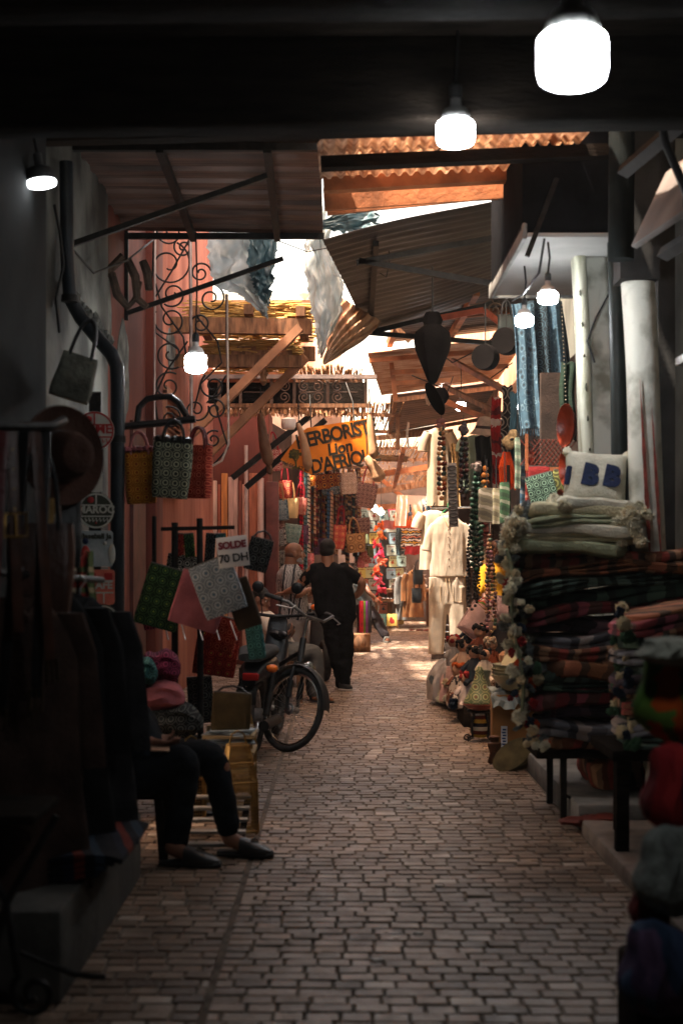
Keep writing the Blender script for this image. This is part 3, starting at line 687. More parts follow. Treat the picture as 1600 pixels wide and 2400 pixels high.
part('paint_scrape', mb, mat('red_brown_scrape', (.24, .055, .04), .8, var=.4, sc=20), pp, True)
mb = MB(); mb.tube([(1.735, 8.75, .1), (1.70, 8.75, 2.6), (1.66, 8.75, 4.3)], .05, 12); solo('drainpipe', mb, mat('dark_green_pipe', (.018, .024, .022), .5), 'dark pipe running up between the two white pillars', 'pipe', (1.7, 8.75, 0), world=True)
mb = MB(); mb.tube([(1.52, 7.75, 3.08), (1.53, 7.75, 4.3)], .07, 14); solo('downpipe', mb, mat('black_green_pipe', (.008, .010, .010), .9, spec=.05), 'short fat black pipe ending above the white pillar', 'pipe', (1.52, 7.75, 3.08), world=True)
# shop board leaning out at the upper right, grille and shelf boards of the near shop
sg = thing('tilted_board', 'whitish framed board tilted out from the wall at the upper right', 'board', (1.55, 6.6, 3.3))
mb = MB(); mb.box((1.62, 6.6, 3.20), (.035, 1.1, .42), rot=(0, .45, .12), b=.005); part('panel', mb, mat('stained_off_white', (.11, .09, .08), .8, var=.35, sc=3), sg, True)
mb = MB(); mb.box((1.50, 6.6, 3.41), (.06, 1.2, .05), rot=(0, .45, .12)); mb.box((1.70, 6.6, 2.99), (.06, 1.2, .05), rot=(0, .45, .12)); part('frame', mb, DARKIN, sg, True)
mb = MB(); mb.tube([(1.35, 6.2, 3.6), (1.43, 6.3, 3.3), (1.55, 6.4, 3.1), (1.58, 6.5, 2.9)], .02, 8); solo('hanging_cable', mb, CORD, 'black cable drooping past the tilted board', 'cable', (1.35, 6.2, 3.6), world=True)
mb = MB(); mb.beam((1.30, 8.6, 3.75), (1.12, 8.6, 3.28), .03, .03); solo('iron_rod', mb, IRON, 'slanting iron rod below the black fascia', 'rod', (1.3, 8.6, 3.75), world=True)
shd = thing('roller_grille', 'dim brown rolling grille of the near shop at the right edge', 'shutter', (1.95, 6.8, 0))
mb = MB()
for k in range(26): mb.box((1.95, 6.7, 1.55 + .05 * k), (.03, 1.9, .036))
part('slats', mb, mat('dull_brown_metal', (.10, .085, .07), .5, .3), shd, True)
mb = MB(); mb.beam((1.92, 5.7, 2.62), (1.92, 7.7, 2.28), .05, .05); part('pink_bar', mb, mat('pink_bar', (.4, .2, .15), .6), shd, True)
mb = MB(); mb.beam((1.80, 5.6, 2.5), (1.80, 7.6, 2.5), .04, .04); part('rail', mb, STEEL, shd, True)
# raised concrete thresholds
st = MB(); st.box((1.95, 8.9, .055), (1.36, 2.5, .15), b=.015); solo('threshold', st, CONC, 'grey concrete threshold block in front of the blanket stall', 'step', (1.95, 8.9, 0), world=True)
st = MB(); st.box((1.95, 6.0, .02), (1.36, 3.1, .09), b=.012); solo('threshold', st, mat('brown_kerb', (.15, .12, .10), .85, var=.4, sc=5), 'low brown kerb step nearer than the grey threshold', 'step', (1.95, 6.0, 0), world=True)

# patched tin roof high over the right-hand stalls
aw = thing('tin_roof', 'high patched tin roof over the stalls between the two right awnings', 'roof', (1.7, 17.2, 4.6))
mb = MB(); a, b, c, d = V((.72, 15.6, 4.42)), V((2.6, 15.6, 4.62)), V((2.6, 19.2, 4.60)), V((.60, 19.2, 4.38)); nn = (b - a).cross(d - a).normalized()
mb.sheet(lambda u, v: (a * (1 - u) + b * u) * (1 - v) + (d * (1 - u) + c * u) * v + nn * .016 * math.sin(2 * math.pi * 24 * v), 8, 140, .006); part('sheet', mb, TIND, aw, True)
for q in [((.66, 17.4, 4.36), (2.5, 17.4, 4.54)), ((.72, 15.8, 4.36), (.64, 19.0, 4.32)), ((1.5, 15.8, 4.42), (1.45, 19.0, 4.42))]: mb = MB(); mb.beam(*q, .07, .09); part('timber', mb, WOODO, aw, True)
# paint smears on the paving
for k, (px, py, w_, d_) in enumerate([(905, 1684, .26, .10), (958, 1895, .05, .03), (1030, 2078, .05, .03), (980, 2190, .045, .02), (880, 2252, .05, .03), (1062, 1650, .1, .05)]):
    Y = 4833.0 / (py - 1310); mb = MB(); n = 26; o = []
    for q in range(n):
        a = 6.2832 * q / n; g = .6 + .7 * abs(noise.noise(V((math.cos(a) * 2.5 + k * 3, math.sin(a) * 2.5, k)))); o.append((w_ * .5 * g * math.cos(a), d_ * .5 * g * math.sin(a)))
    mb.add([(x, y, .002) for x, y in o] + [(x, y, -.006) for x, y in o], [tuple(range(n))] + [(q, n + q, n + (q + 1) % n, (q + 1) % n) for q in range(n)])
    solo('paint_smear', mb, mat('old_white_paint', (.5, .47, .43), .6, var=.3, sc=30), ['broad whitish paint smear on the paving ahead of the bicycle', 'small pale spot on the paving beside the smear', 'pale worn spot on the near paving, right of the middle', 'tiny pale spot on the near paving', 'small pale spot lowest on the near paving', 'faint pale patch on the paving by the tagine'][k], 'smear', ((px - 800) * Y / F, Y, .006))
# ================================================================== LAMPS
def bulb(label, px, py, Y, dia, hh, cord_to=None, head='dome', tilt=0, led=None):
    c = P(px, py, Y); t = thing('lamp', label, 'lamp', c, (tilt, 0, 0), 'lamps hanging along the alley'); r = dia / 2
    mb = MB(); mb.lathe([(r * .5, -hh / 2 - .001), (r * .80, -hh / 2 + .006), (r * .93, -hh / 2 + hh * .12), (r, -hh / 2 + hh * .3), (r, hh / 2 * .72), (r * .96, hh / 2 * .88), (r * .84, hh / 2)], 28); part('diffuser', mb, led or LED, t)
    mb = MB(); mb.lathe([(r * .83, hh / 2 + .001), (r * .76, hh / 2 + r * .28), (r * .6, hh / 2 + r * .62), (r * .3, hh / 2 + r * .8), (r * .27, hh / 2 + r * 1.25)], 24); part('housing', mb, LEDBASE, t)
    mb = MB(); mb.lathe([(r * .3, hh / 2 + r * 1.2), (r * .34, hh / 2 + r * 1.3), (r * .32, hh / 2 + r * 1.9), (r * .12, hh / 2 + r * 2.1)], 14); part('socket', mb, mat('black_socket', (.02, .02, .02), .4), t)
    if cord_to:
        mb = MB(); z0 = hh / 2 + r * 2
        mb.tube([(0, 0, z0), (.01, 0, z0 + (cord_to - z0) * .5), (0, 0, cord_to)], .006, 6); part('cord', mb, CORD, t)
    return t
bulb('biggest glowing lamp with a grey dome at the top right', 1340, 142, 3.05, .146, .108, .75, led=LEDN)
bulb('glowing lamp in front of the corrugated roof', 1067, 314, 5.6, .148, .098, .55, led=LEDN)
bulb('glowing lamp hanging before the iron grille', 459, 853, 9.7, .148, .12, .9)
bulb('flat glowing lamp on a cord below the grey soffit', 1283, 699, 7.6, .105, .058, .3, led=LEDB)
bulb('flat glowing lamp in front of the blue scarves', 1228, 753, 9.0, .113, .066, .35, led=LEDB)
bulb('small glowing lamp above the straw bucket hat', 1079, 953, 18.5, .13, .10, .5)
bulb('tiny glowing lamp behind the black hanging pouffe', 1038, 921, 22, .08, .08, .4)
# the left reflector lamp
c = P(97, 425, 6.6); t = thing('lamp', 'oval flood lamp on the dark left wall', 'lamp', c, (0, R(-8), 0), 'lamps hanging along the alley')
mb = MB(); mb.lathe([(.02, -.022), (.065, -.020), (.07, -.005), (.066, 0)], 24); part('diffuser', mb, LEDW, t)
mb = MB(); mb.lathe([(.07, .001), (.072, .03), (.05, .06), (.02, .075), (.02, .13)], 22); part('housing', mb, mat('dark_lamp_body', (.06, .06, .06), .5), t)
mb = MB(); mb.tube([(0, 0, .12), (-.01, .02, .25), (-.12, .03, .3)], .008, 6); part('cord', mb, CORD, t)
# tube lamp seen end-on by the scarves, far pendants over the plate stall
c = P(1216, 944, 12.5); t = thing('tube_lamp', 'short lit tube lamp behind the blue scarves', 'lamp', c)
mb = MB(); mb.tube([(0, 0, -.06), (.006, 0, 0), (.005, 0, .06)], .018, 10); part('tube', mb, LED, t)
for a_, b_ in (((0, 0, -.1), (0, 0, -.061)), ((.005, 0, .061), (.005, 0, .09))): mb = MB(); mb.tube([a_, b_], .02, 10); part('end_cap', mb, LEDBASE, t)
for px, lab in ((880, 'left of the two far pendant lamps over the postcard plates'), (893, 'right of the two far pendant lamps over the postcard plates')):
    c = P(px, 1196 + (px - 880) * .5, 28.5); t = thing('pendant_lamp', lab, 'lamp', c)
    mb = MB(); mb.lathe([(.09, 0), (.085, .02), (.03, .09), (.015, .12)], 18); part('shade', mb, LEDBASE, t)
    mb = MB(); mb.blob((0, 0, -.01), (.05, .05, .025), 12); part('glowing_bulb', mb, LED, t)
    mb = MB(); mb.tube([(0, 0, .1), (0, 0, .75)], .006, 5); part('cord', mb, CORD, t)
# sagging cables
for lab, pts, r_ in [('black cable looping from the soffit to the scarf lamps', [(1275, 560, 7.8), (1262, 640, 8.0), (1225, 690, 8.9), (1200, 705, 9.1)], .007),
                     ('thin cable drooping under the corrugated roof', [(757, 385, 8.6), (880, 392, 8.6), (980, 378, 8.5), (1062, 330, 8.4), (1085, 300, 8.2)], .006),
                     ('thin wires strung under the low brown awning', [(965, 880, 17), (1050, 915, 17.5), (1130, 900, 18), (1200, 850, 18)], .008),
                     ('grey cable sagging from the left wall to the iron grille', [(150, 560, 8.9), (220, 640, 9.4), (300, 610, 10.5), (362, 560, 12.2)], .008),
                     ('black cable looping down the pale plaster beside the drainpipe', [(128, 480, 8.2), (140, 540, 8.2), (150, 620, 8.2), (132, 700, 8.2), (140, 780, 8.2)], .009),
                     ('two-strand wire crossing the sky gap to the torn awning', [(640, 560, 12.6), (720, 590, 12.8), (800, 575, 12.9), (860, 540, 12.4)], .005),
                     ('wire hanging in a loop below the brown awning bars', [(900, 560, 12.9), (915, 600, 12.9), (905, 650, 12.9), (890, 640, 12.9)], .005),
                     ('cable tacked along the whitewashed pillar', [(1425, 690, 9.1), (1395, 745, 9.1), (1375, 800, 9.1), (1392, 850, 9.1)], .006),
                     ('thin cables looped under the salmon gable frame', [(990, 800, 15.4), (1060, 850, 15.4), (1120, 820, 15.4), (1180, 770, 15.4)], .007),
                     ('long wire dropping past the golden thatch', [(529, 690, 14.3), (530, 800, 14.3), (533, 900, 14.2)], .006)]:
    mb = MB(); q = [P(*p) for p in pts]; mb.tube(q, r_, 6); solo('cable', mb, CORD, lab, 'cable', q[0], world=True)
# ================================================================== LEFT SIDE, NEAR
def C(h):   # '#rrggbb' as seen -> linear
    q = [int(h[i:i + 2], 16) / 255 for i in (1, 3, 5)]
    return tuple(((x + .055) / 1.055) ** 2.4 if x > .04 else x / 12.92 for x in q)
# drainpipe with its elbow
dp = thing('drainpipe', 'fat dark blue-black drainpipe with a bend beside the tin signs', 'pipe', P(276, 1600, 8.4))
mb = MB(); mb.tube([P(276, 1900, 8.4), P(276, 1400, 8.4), P(276, 900, 8.4), P(274, 858, 8.4), P(262, 830, 8.42), P(235, 800, 8.45), P(190, 745, 8.5), P(165, 700, 8.5), P(158, 600, 8.5), P(156, 380, 8.5)], .042, 16); part('pipe', mb, mat('blue_black_pipe', (.012, .018, .024), .4, var=.4, sc=5), dp, True)
for py in (1030, 1480, 700):
    c = P(276 if py > 800 else 164, py, 8.4); mb = MB(); mb.tube([c + V((0, 0, -.02)), c + V((0, 0, .02))], .05, 16); part('pipe_clamp', mb, IRON, dp, True)
mb = MB()
for k in range(40):
    t = k / 39; mb.blob(P(170 + 85 * t + rnd(-6, 6), 690 + 110 * t + rnd(-10, 10), 8.62), (rnd(.01, .035), .03, rnd(.015, .04)), 7, .6)
solo('mortar_crust', mb, FLAKE, 'crumbling mortar crust along the sloping part of the drainpipe', 'crust', P(212, 745, 8.62), world=True)

# painted tin signs on the pale wall (they hang flat to it and face the alley obliquely): boards facing the camera on a rack
sx = 8.15
def tin(label, cx, cy_, wpx, hpx, basec, shape, words, wc, extra=None, py_off=0, size=.4):
    c = P(cx, cy_, sx); t = thing('tin_sign', label, 'sign', c, (0, 0, .06), 'painted tin signs in a column')
    wd, ht = W(wpx, sx), W(hpx, sx); mb = MB()
    if shape == 'round': o = [(wd / 2 * math.cos(2 * math.pi * k / 40), ht / 2 * math.sin(2 * math.pi * k / 40)) for k in range(40)]
    else:
        r_ = .018; o = []
        for sx_, sz_, a0 in ((1, 1, 0), (-1, 1, 90), (-1, -1, 180), (1, -1, 270)):
            for q in range(5): a = R(a0 + q * 22.5); o.append((sx_ * (wd / 2 - r_) + r_ * math.cos(a), sz_ * (ht / 2 - r_) + r_ * math.sin(a)))
    mb.prism(o, .006); part('plate', mb, basec, t)
    for word, dz, sz, col in words:
        me = text_mesh(word, W(sz, sx), col, .001, .002); o_ = part('lettering', me, None, t); o_.location = (0, -.0055, W(dz, sx))
    if extra: extra(t, wd, ht)
    return t
WHP = mat('white_enamel', (.52, .54, .48), .35, var=.1, bump=.02); GRP = mat('olive_black_enamel', (.045, .05, .035), .35); REDP = mat('red_enamel', (.40, .03, .03), .35); PINKP = mat('salmon_enamel', (.60, .16, .11), .35); GREYP = mat('pale_grey_enamel', (.36, .42, .43), .35); NAVYP = mat('navy_enamel', (.02, .035, .09), .35)
def ring_of(mb, r, wdt, z=0):
    n = 40; o = []; vs = []; fs = []
    for k in range(n):
        a = 2 * math.pi * k / n
        for q in (r, r - wdt): vs.append((q * math.cos(a), -.0052, z + q * math.sin(a)))
    for k in range(n): fs.append((2 * k, 2 * k + 1, 2 * ((k + 1) % n) + 1, 2 * ((k + 1) % n)))
    mb.add(vs, fs)
def ex_round(col, dots=None):
    def f(t, wd, ht):
        mb = MB(); r = wd / 2; ring_of(mb, r * .98, r * .09)
        for z in (.26, -.26): mb.box((0, -.0045, r * z * 1.2), (r * 1.8, .004, r * .07))
        mb.box((0, -.0045, r * .66), (r * .08, .004, r * .6))
        for k in range(-3, 4): mb.tube([(r * k * .2, -.005, -r * .40), (r * (k * .2 + .05), -.005, -r * .62), (r * (k * .2 + .13), -.005, -r * .5)], r * .03, 5)
        part('border', mb, col, t)
        mb = MB(); mb.blob((-r * .3, -.004, r * .6), (r * .2, .004, r * .18), 10); part('red_emblem', mb, REDP, t)
        mb = MB(); mb.blob((0, -.004, -r * .68), (r * .06, .004, r * .06), 8); part('red_dot', mb, REDP, t)
    return f
def ex_ball(t, wd, ht):
    for nm, m, pcs in (('navy_hair', NAVYP, [(-.06, .045, .018, .02)]), ('navy_legs', NAVYP, [(-.06, -.10, .02, .05)]), ('red_jersey', REDP, [(-.06, -.03, .026, .05)]), ('white_ball', WHP, [(.05, .03, .012, .012)]), ('white_player', WHP, [(.09, -.03, .02, .06)])):
        mb = MB()
        for x, z, rx_, rz in pcs: mb.blob((x, -.004, z), (rx_, .005, rz), 10)
        part(nm, mb, m, t)
def ex_cafe(t, wd, ht):
    mb = MB()
    for x in (-.3, .28): mb.box((x * wd, -.0045, ht * .30), (wd * .3, .004, ht * .2))
    part('red_panel', mb, REDP, t)
    mb = MB(); mb.box((0, -.0045, ht * .18), (wd * .9, .004, .008)); mb.box((0, -.0045, -ht * .16), (wd * .9, .004, .008)); mb.box((.02, -.0045, -ht * .32), (.008, .004, ht * .28)); mb.tube([(-.08, -.005, -.10), (-.05, -.005, -.08), (-.02, -.005, -.11)], .006, 6); part('pale_lines', mb, WHP, t)
tin('red and white round tin sign highest in the column, reading ROME', 222, 1010, 92, 92, WHP, 'round', [('ROME', 4, 30, REDP)], None, ex_round(REDP))
tin('narrow green and pink lettered tin sign half hidden by the hat', 214, 1108, 52, 92, WHP, 'sq', [('S', 20, 46, GRP), ('S', -20, 46, GRP)], None)
tin('round black and white tin sign reading MAROC', 226, 1197, 84, 84, GRP, 'round', [('MAROC', 2, 24, WHP)], None, ex_round(WHP))
tin('square pale grey tin sign with a painted ball player', 226, 1286, 78, 84, GREYP, 'sq', [('Baseball Ja', 29, 17, GRP)], None, ex_ball)
tin('square salmon pink tin sign reading CAFE', 236, 1376, 66, 82, PINKP, 'sq', [('CAFE', 4, 24, WHP)], None, ex_cafe)
tin('lowest round black and white tin sign reading JAPAN', 242, 1455, 74, 78, GRP, 'round', [('JAPAN', 2, 22, WHP)], None, ex_round(WHP))
mb = MB(); mb.box(P(224, 1240, 8.3), (.07, .03, 1.6)); solo('sign_rack', mb, IRON, 'dark upright strip the painted tin signs hang on', 'rack', P(224, 1240, 8.3), world=True)

# bags
def bag(label, loc, w_, h_, d_, m, hm=None, handle=.6, tilt=(0, 0, 0), cat='bag', group=None, flare=.0, name='handbag', sag=.0, n_h=2, hr=.009, top=None):
    t = thing(name, label, cat, loc, tilt, group); mb = MB(); secs = []
    for k in range(9):
        u = k / 8; z = -h_ / 2 + h_ * u; wx = w_ / 2 * (1 + flare * (u - .5) * 2) * (1 - .12 * (1 - u) ** 6); dy = d_ / 2 * (1 - .55 * u ** 2) * (1 - .2 * (1 - u) ** 6)
        secs.append(((sag * math.sin(u * 3), 0, z + .012 * math.sin(4 * u)), wx * (1 + .02 * math.sin(7 * u + w_ * 40)), max(dy, .012)))
    mb.loft(secs, 28, 4.5, (5, .03, .8)); part('body', mb, m, t)
    if hm is not None and handle:
        for q in range(n_h):
            y_ = (-1, 1)[q] * d_ * .2; mb = MB(); hw = w_ * .27
            mb.tube([(-hw, y_, h_ * .40), (-hw * 1.02, y_, h_ * .5)] + [(hw * math.cos(math.pi - math.pi * i / 10), y_, h_ * .5 + h_ * handle * math.sin(math.pi * i / 10)) for i in range(1, 10)] + [(hw * 1.02, y_, h_ * .5), (hw, y_, h_ * .40)], hr, 6)
            part('handle', mb, hm, t)
    if top:
        mb = MB()
        for k in range(5): mb.blob((w_ * (k - 2) * .18, 0, h_ * .52), (w_ * .13, d_ * .4, h_ * .07), 9, .5)
        part('stuffing', mb, top, t)
    return t
RG = dict(
 yellow=rings('print_mustard', C('#b06a18'), C('#e8a23a'), .05, C('#a03020')), grey=rings('print_grey_green', C('#3a4038'), C('#a8ac90'), .056, C('#222a26')), red=rings('print_red', C('#8a1f12'), C('#d06a50'), .05),
 green=rings('print_green', C('#16301a'), C('#4a6a3c'), .06, C('#8aa040')), pale=rings('print_pale_blue', C('#7c868c'), C('#b2b8bb'), .062, C('#4a6a84')), redd=rings('print_dark_red', C('#7a1510'), C('#c04a35'), .055, C('#d0a040')),
 teal=rings('print_teal', C('#23504e'), C('#4f8480'), .05), black=rings('print_black', C('#0c0e10'), C('#5a5c58'), .055, C('#202a30')), magenta=rings('print_magenta', C('#5a1030'), C('#a04060'), .05), pink=mat('dusty_pink_cloth', C('#a05a60'), .9, var=.25, sc=8, bump=.4),
 blackw=rings('print_black_white', C('#141414'), C('#d8d4c4'), .045), olive=mat('olive_felt', C('#4a3c22'), .9, var=.3, sc=8, bump=.4), brown=mat('brown_felt', C('#3c2e20'), .9, var=.3, sc=8, bump=.4), greyb=mat('grey_woven_straw', C('#5c5c52'), .9, var=.3, sc=14, bump=.8, bsc=45),
 yel2=mat('yellow_cloth', C('#c89a3c'), .9, var=.25, bump=.4))
LEATH = mat('black_leather', (.012, .012, .013), .4, var=.4, sc=12, bump=.3, spec=.5); LEATHB = mat('brown_leather', (.07, .025, .014), .4, var=.4, sc=10, bump=.3, spec=.5); LEATHR = mat('red_leather', (.12, .014, .014), .4, var=.3, sc=10, bump=.3, spec=.5)
bag('grey woven bag hanging by black straps above the brown hat', P(176, 882, 6.9), W(92, 6.9), W(110, 6.9), .12, RG['greyb'], LEATH, .75, (0, R(16), .25), flare=-.12)
hb_ = thing('hanger_bar', 'dark hanger bar with an arched strap above the three printed bags', 'hanger', P(372, 990, 8.5))
mb = MB(); mb.tube([P(286, 1000, 8.5), P(370, 992, 8.5), P(458, 982, 8.5)], .022, 8); part('bar', mb, LEATH, hb_, True)
mb = MB(); mb.tube([P(x, y, 8.5) for x, y in ((322, 990), (326, 955), (345, 935), (372, 930), (400, 930), (420, 945), (438, 975))], .02, 8); part('strap', mb, LEATH, hb_, True)
bag('mustard ring-printed bag at the left of the hanger bar', P(330, 1118, 8.5), W(74, 8.5), W(124, 8.5), .14, RG['yellow'], mat('pink_strap', C('#c08080'), .8), .35, (0, R(-3), .2), group='printed bags on the hanger bar', top=RG['pink'])
bag('grey-green ring-printed bag in the middle of the hanger bar', P(402, 1100, 8.4), W(92, 8.4), W(134, 8.4), .15, RG['grey'], LEATH, .35, (0, R(4), .1), group='printed bags on the hanger bar', top=LEATH)
bag('red ring-printed bag at the right of the hanger bar', P(463, 1104, 8.5), W(66, 8.5), W(128, 8.5), .12, RG['red'], LEATHR, .3, (0, R(2), -.2), group='printed bags on the hanger bar')

# stand with a black pole, rail and clutch purses
sd_ = thing('display_stand', 'black pole stand with a cross rail holding purses', 'stand', P(470, 1899, 8.2))
mb = MB(); mb.tube([P(470, 1895, 8.2), P(470, 1500, 8.2), P(468, 1215, 8.2)], .019, 10); part('pole', mb, IRON, sd_, True)
mb = MB(); mb.beam(P(378, 1240, 8.2), P(550, 1236, 8.2), .022, .022); part('cross_rail', mb, IRON, sd_, True)
mb = MB(); mb.lathe([(.2, 0), (.2, .015), (.03, .03), (.025, .06)], 20, Matrix.Translation(P(470, 1899, 8.2))); part('foot_plate', mb, IRON, sd_, True)
mb = MB()
for k in range(6): mb.tube([P(380 + 40 * k, 1440 + 4 * k, 8.15), P(395 + 40 * k, 1500, 8.05)], .004, 5)
part('hook', mb, STEEL, sd_, True)
mb = MB(); mb.tube([P(410, 1225, 8.25), P(410, 1700, 8.25)], .02, 8); mb.tube([P(362, 1210, 8.3), P(362, 1320, 8.3)], .014, 8); part('back_pole', mb, IRON, sd_, True)
def purse(label, px, py, wpx, hpx, m, Y=8.0, rot=0, yaw=0, th=.035, name='purse', group='purses on the black pole stand', strap=None):
    c = P(px, py, Y); t = thing(name, label, 'purse', c, (R(4), R(rot), yaw), group); wd, ht = W(wpx, Y), W(hpx, Y)
    mb = MB(); secs = []
    for k in range(8):
        u = k / 7; secs.append(((0, 0, -ht / 2 + ht * u), wd / 2 * (1 - .03 * (2 * u - 1) ** 8), th / 2 * (1 - .5 * abs(2 * u - 1) ** 3)))
    mb.loft(secs, 28, 7, (3, .025, .7)); part('body', mb, m, t)
    mb = MB(); mb.beam((-wd * .47, -th * .1, ht * .495), (wd * .47, -th * .1, ht * .495), th * .35, .008); part('zip', mb, mat('dull_zip', (.12, .11, .1), .5, .4), t)
    if strap is not None:
        mb = MB(); mb.tube([(-wd * .4, 0, ht * .48), (-wd * .25, 0, ht * .48 + strap * .7), (0, 0, ht * .48 + strap), (wd * .25, 0, ht * .48 + strap * .7), (wd * .4, 0, ht * .48)], .006, 6); part('wrist_strap', mb, LEATH, t)
    return t
purse('dark green ring-printed purse tilted at the left of the stand', 382, 1400, 104, 146, RG['green'], 8.05, 16, .25)
purse('plain dusty pink purse tucked behind the pale blue one', 468, 1408, 118, 130, RG['pink'], 7.95, 17, .1)
purse('big pale blue ring-printed purse in front on the stand', 510, 1376, 104, 132, RG['pale'], 7.8, -20, -.1)
purse('dark olive brown purse leaning right of the pale blue one', 568, 1415, 62, 118, RG['brown'], 7.85, -18, -.2)
purse('deep red ring-printed purse hanging low behind the pole', 508, 1520, 100, 128, RG['redd'], 8.3, 8, .1)
purse('bright red ring-printed purse beside the deep red one', 528, 1488, 58, 84, RG['red'], 8.2, 16, -.1)
purse('teal woven purse hanging at the bicycle handlebar side', 598, 1502, 42, 84, RG['teal'], 8.0, -7, -.3)
purse('black ring-printed purse on the far right hook of the stand', 606, 1300, 56, 78, RG['black'], 8.4, 14, .2, strap=.05)
purse('black and tan printed purse behind the green one', 430, 1328, 80, 52, RG['blackw'], 8.3, 8, 0)
purse('dark purple printed purse low behind the green one', 352, 1440, 40, 70, RG['magenta'], 8.4, -10, 0)
purse('olive felt pouch cut like a small shirt, hanging near the wire lanterns', 542, 1668, 92, 92, RG['olive'], 7.9, 4, 0, strap=.04)
purse('dark printed pouch just behind the olive one', 470, 1640, 60, 110, RG['black'], 8.3, -4, .1)
for k, (px, c_, lab) in enumerate([(420, 'redd', 'narrow red pouch hung under the rail left of the pole'), (445, 'green', 'narrow green pouch hung under the rail by the pole'), (492, 'black', 'narrow black pouch hung under the rail right of the pole'), (520, 'teal', 'narrow teal pouch hung behind the price card')]):
    purse(lab, px, 1290, 24, 80, RG[c_], 8.3, 4 * (-1) ** k, .1)
# price card
pc = thing('price_card', 'white card reading SOLDE 70 DH in a clear sleeve', 'sign', P(546, 1293, 7.75), (R(-4), R(-7), 0))
mb = MB(); mb.box((0, 0, 0), (W(72, 7.75), .004, W(72, 7.75)), b=.0015); part('card', mb, mat('white_card', (.62, .60, .58), .5, var=.08, bump=.05), pc)
o = part('lettering', text_mesh('SOLDE', .052, mat('wine_ink', (.20, .02, .03), .6), .001, .0025, space=.95), None, pc); o.location = (0, -.0035, .036)
o = part('lettering', text_mesh('70 DH', .062, mat('black_ink', (.02, .02, .02), .6), .001, .0015, space=.95), None, pc); o.location = (0, -.0035, -.036)
# stack of folded pouches on a low table
tb = thing('low_table', 'low dark table carrying the stacked printed pouches', 'table', P(380, 1905, 8.1))
zt = P(380, 1735, 8.1).z
mb = MB(); mb.box(V((P(380, 0, 8.1).x, 8.15, zt - .02)), (.52, .5, .035), b=.005); part('table_top', mb, WOOD, tb, True)
for sx_ in (-1, 1):
    for sy in (-1, 1):
        mb = MB(); x_ = P(380, 0, 8.1).x + sx_ * .22; y_ = 8.15 + sy * .2; mb.beam((x_, y_, .0), (x_, y_, zt - .04), .04, .04, up=(0, 1, 0)); part('leg', mb, WOOD, tb, True)
def bundle(label, px, py, wpx, hpx, m, Y, group='folded pouches stacked on the low table', amp=.12, d=.3):
    c = P(px, py, Y); mb = MB(); wd, ht = W(wpx, Y), W(hpx, Y); secs = []
    for k in range(11):
        u = -1 + 2 * k / 10; q = (1 - abs(u) ** 3.2) ** .45; secs.append(((wd / 2 * u, 0, .01 * math.sin(5 * u)), ht / 2 * max(q, .25) * (1 + .06 * math.sin(8 * u + px)), d / 2 * max(q, .3), (0, 0, 1), (0, 1, 0)))
    mb.loft(secs, 24, 2.8, (6, amp * .5, .8)); return solo('folded_pouch', mb, m, label, 'pouch', c, (0, R(rnd(-3, 3)), rnd(-.2, .2)), group)
bundle('black and white ring-printed pouch at the bottom of the folded stack', 400, 1690, 150, 78, RG['black'], 8.0)
bundle('dusty pink folded pouch in the middle of the stack', 372, 1632, 122, 70, RG['pink'], 8.0)
bundle('teal ring-printed folded pouch on the left top of the stack', 330, 1574, 82, 62, RG['teal'], 7.95)
bundle('magenta fluffy folded pouch on the right top of the stack', 378, 1562, 92, 74, RG['magenta'], 8.1)
bundle('dark magenta pouch end peeping out at the bottom left of the stack', 318, 1690, 46, 60, RG['magenta'], 8.05, d=.2)

# crates of papers and the gold wire lanterns
cr2 = thing('slatted_crate', 'pale slatted crate holding blue and white papers behind the seated legs', 'crate', P(535, 1880, 8.0))
mb = MB()
for z_, w_ in ((1720, 118), (1758, 118), (1800, 110)): mb.box(P(540, z_, 8.0), (W(w_, 8), .32, .018))
for x_ in (490, 588): mb.beam(P(x_, 1880, 8.0), P(x_, 1700, 8.0), .025, .025, up=(0, 1, 0))
part('slats', mb, mat('pale_slat_wood', (.34, .24, .12), .7, var=.3, sc=5), cr2, True)
mb = MB()
for k in range(7): mb.box(P(540 + rnd(-10, 10), 1738 - 5 * k, 7.98), (.24, .26, .008), rot=(0, rnd(-.05, .05), rnd(-.2, .2)))
solo('paper_stack', mb, mat('blue_white_papers', C('#8a949a'), .6, var=.4, sc=8), 'stack of pale blue and white papers in the slatted crate', 'papers', P(540, 1720, 7.98), world=True)
GOLDW = mat('gold_wire', (.34, .20, .06), .45, .5, var=.35, sc=14, bump=.2)
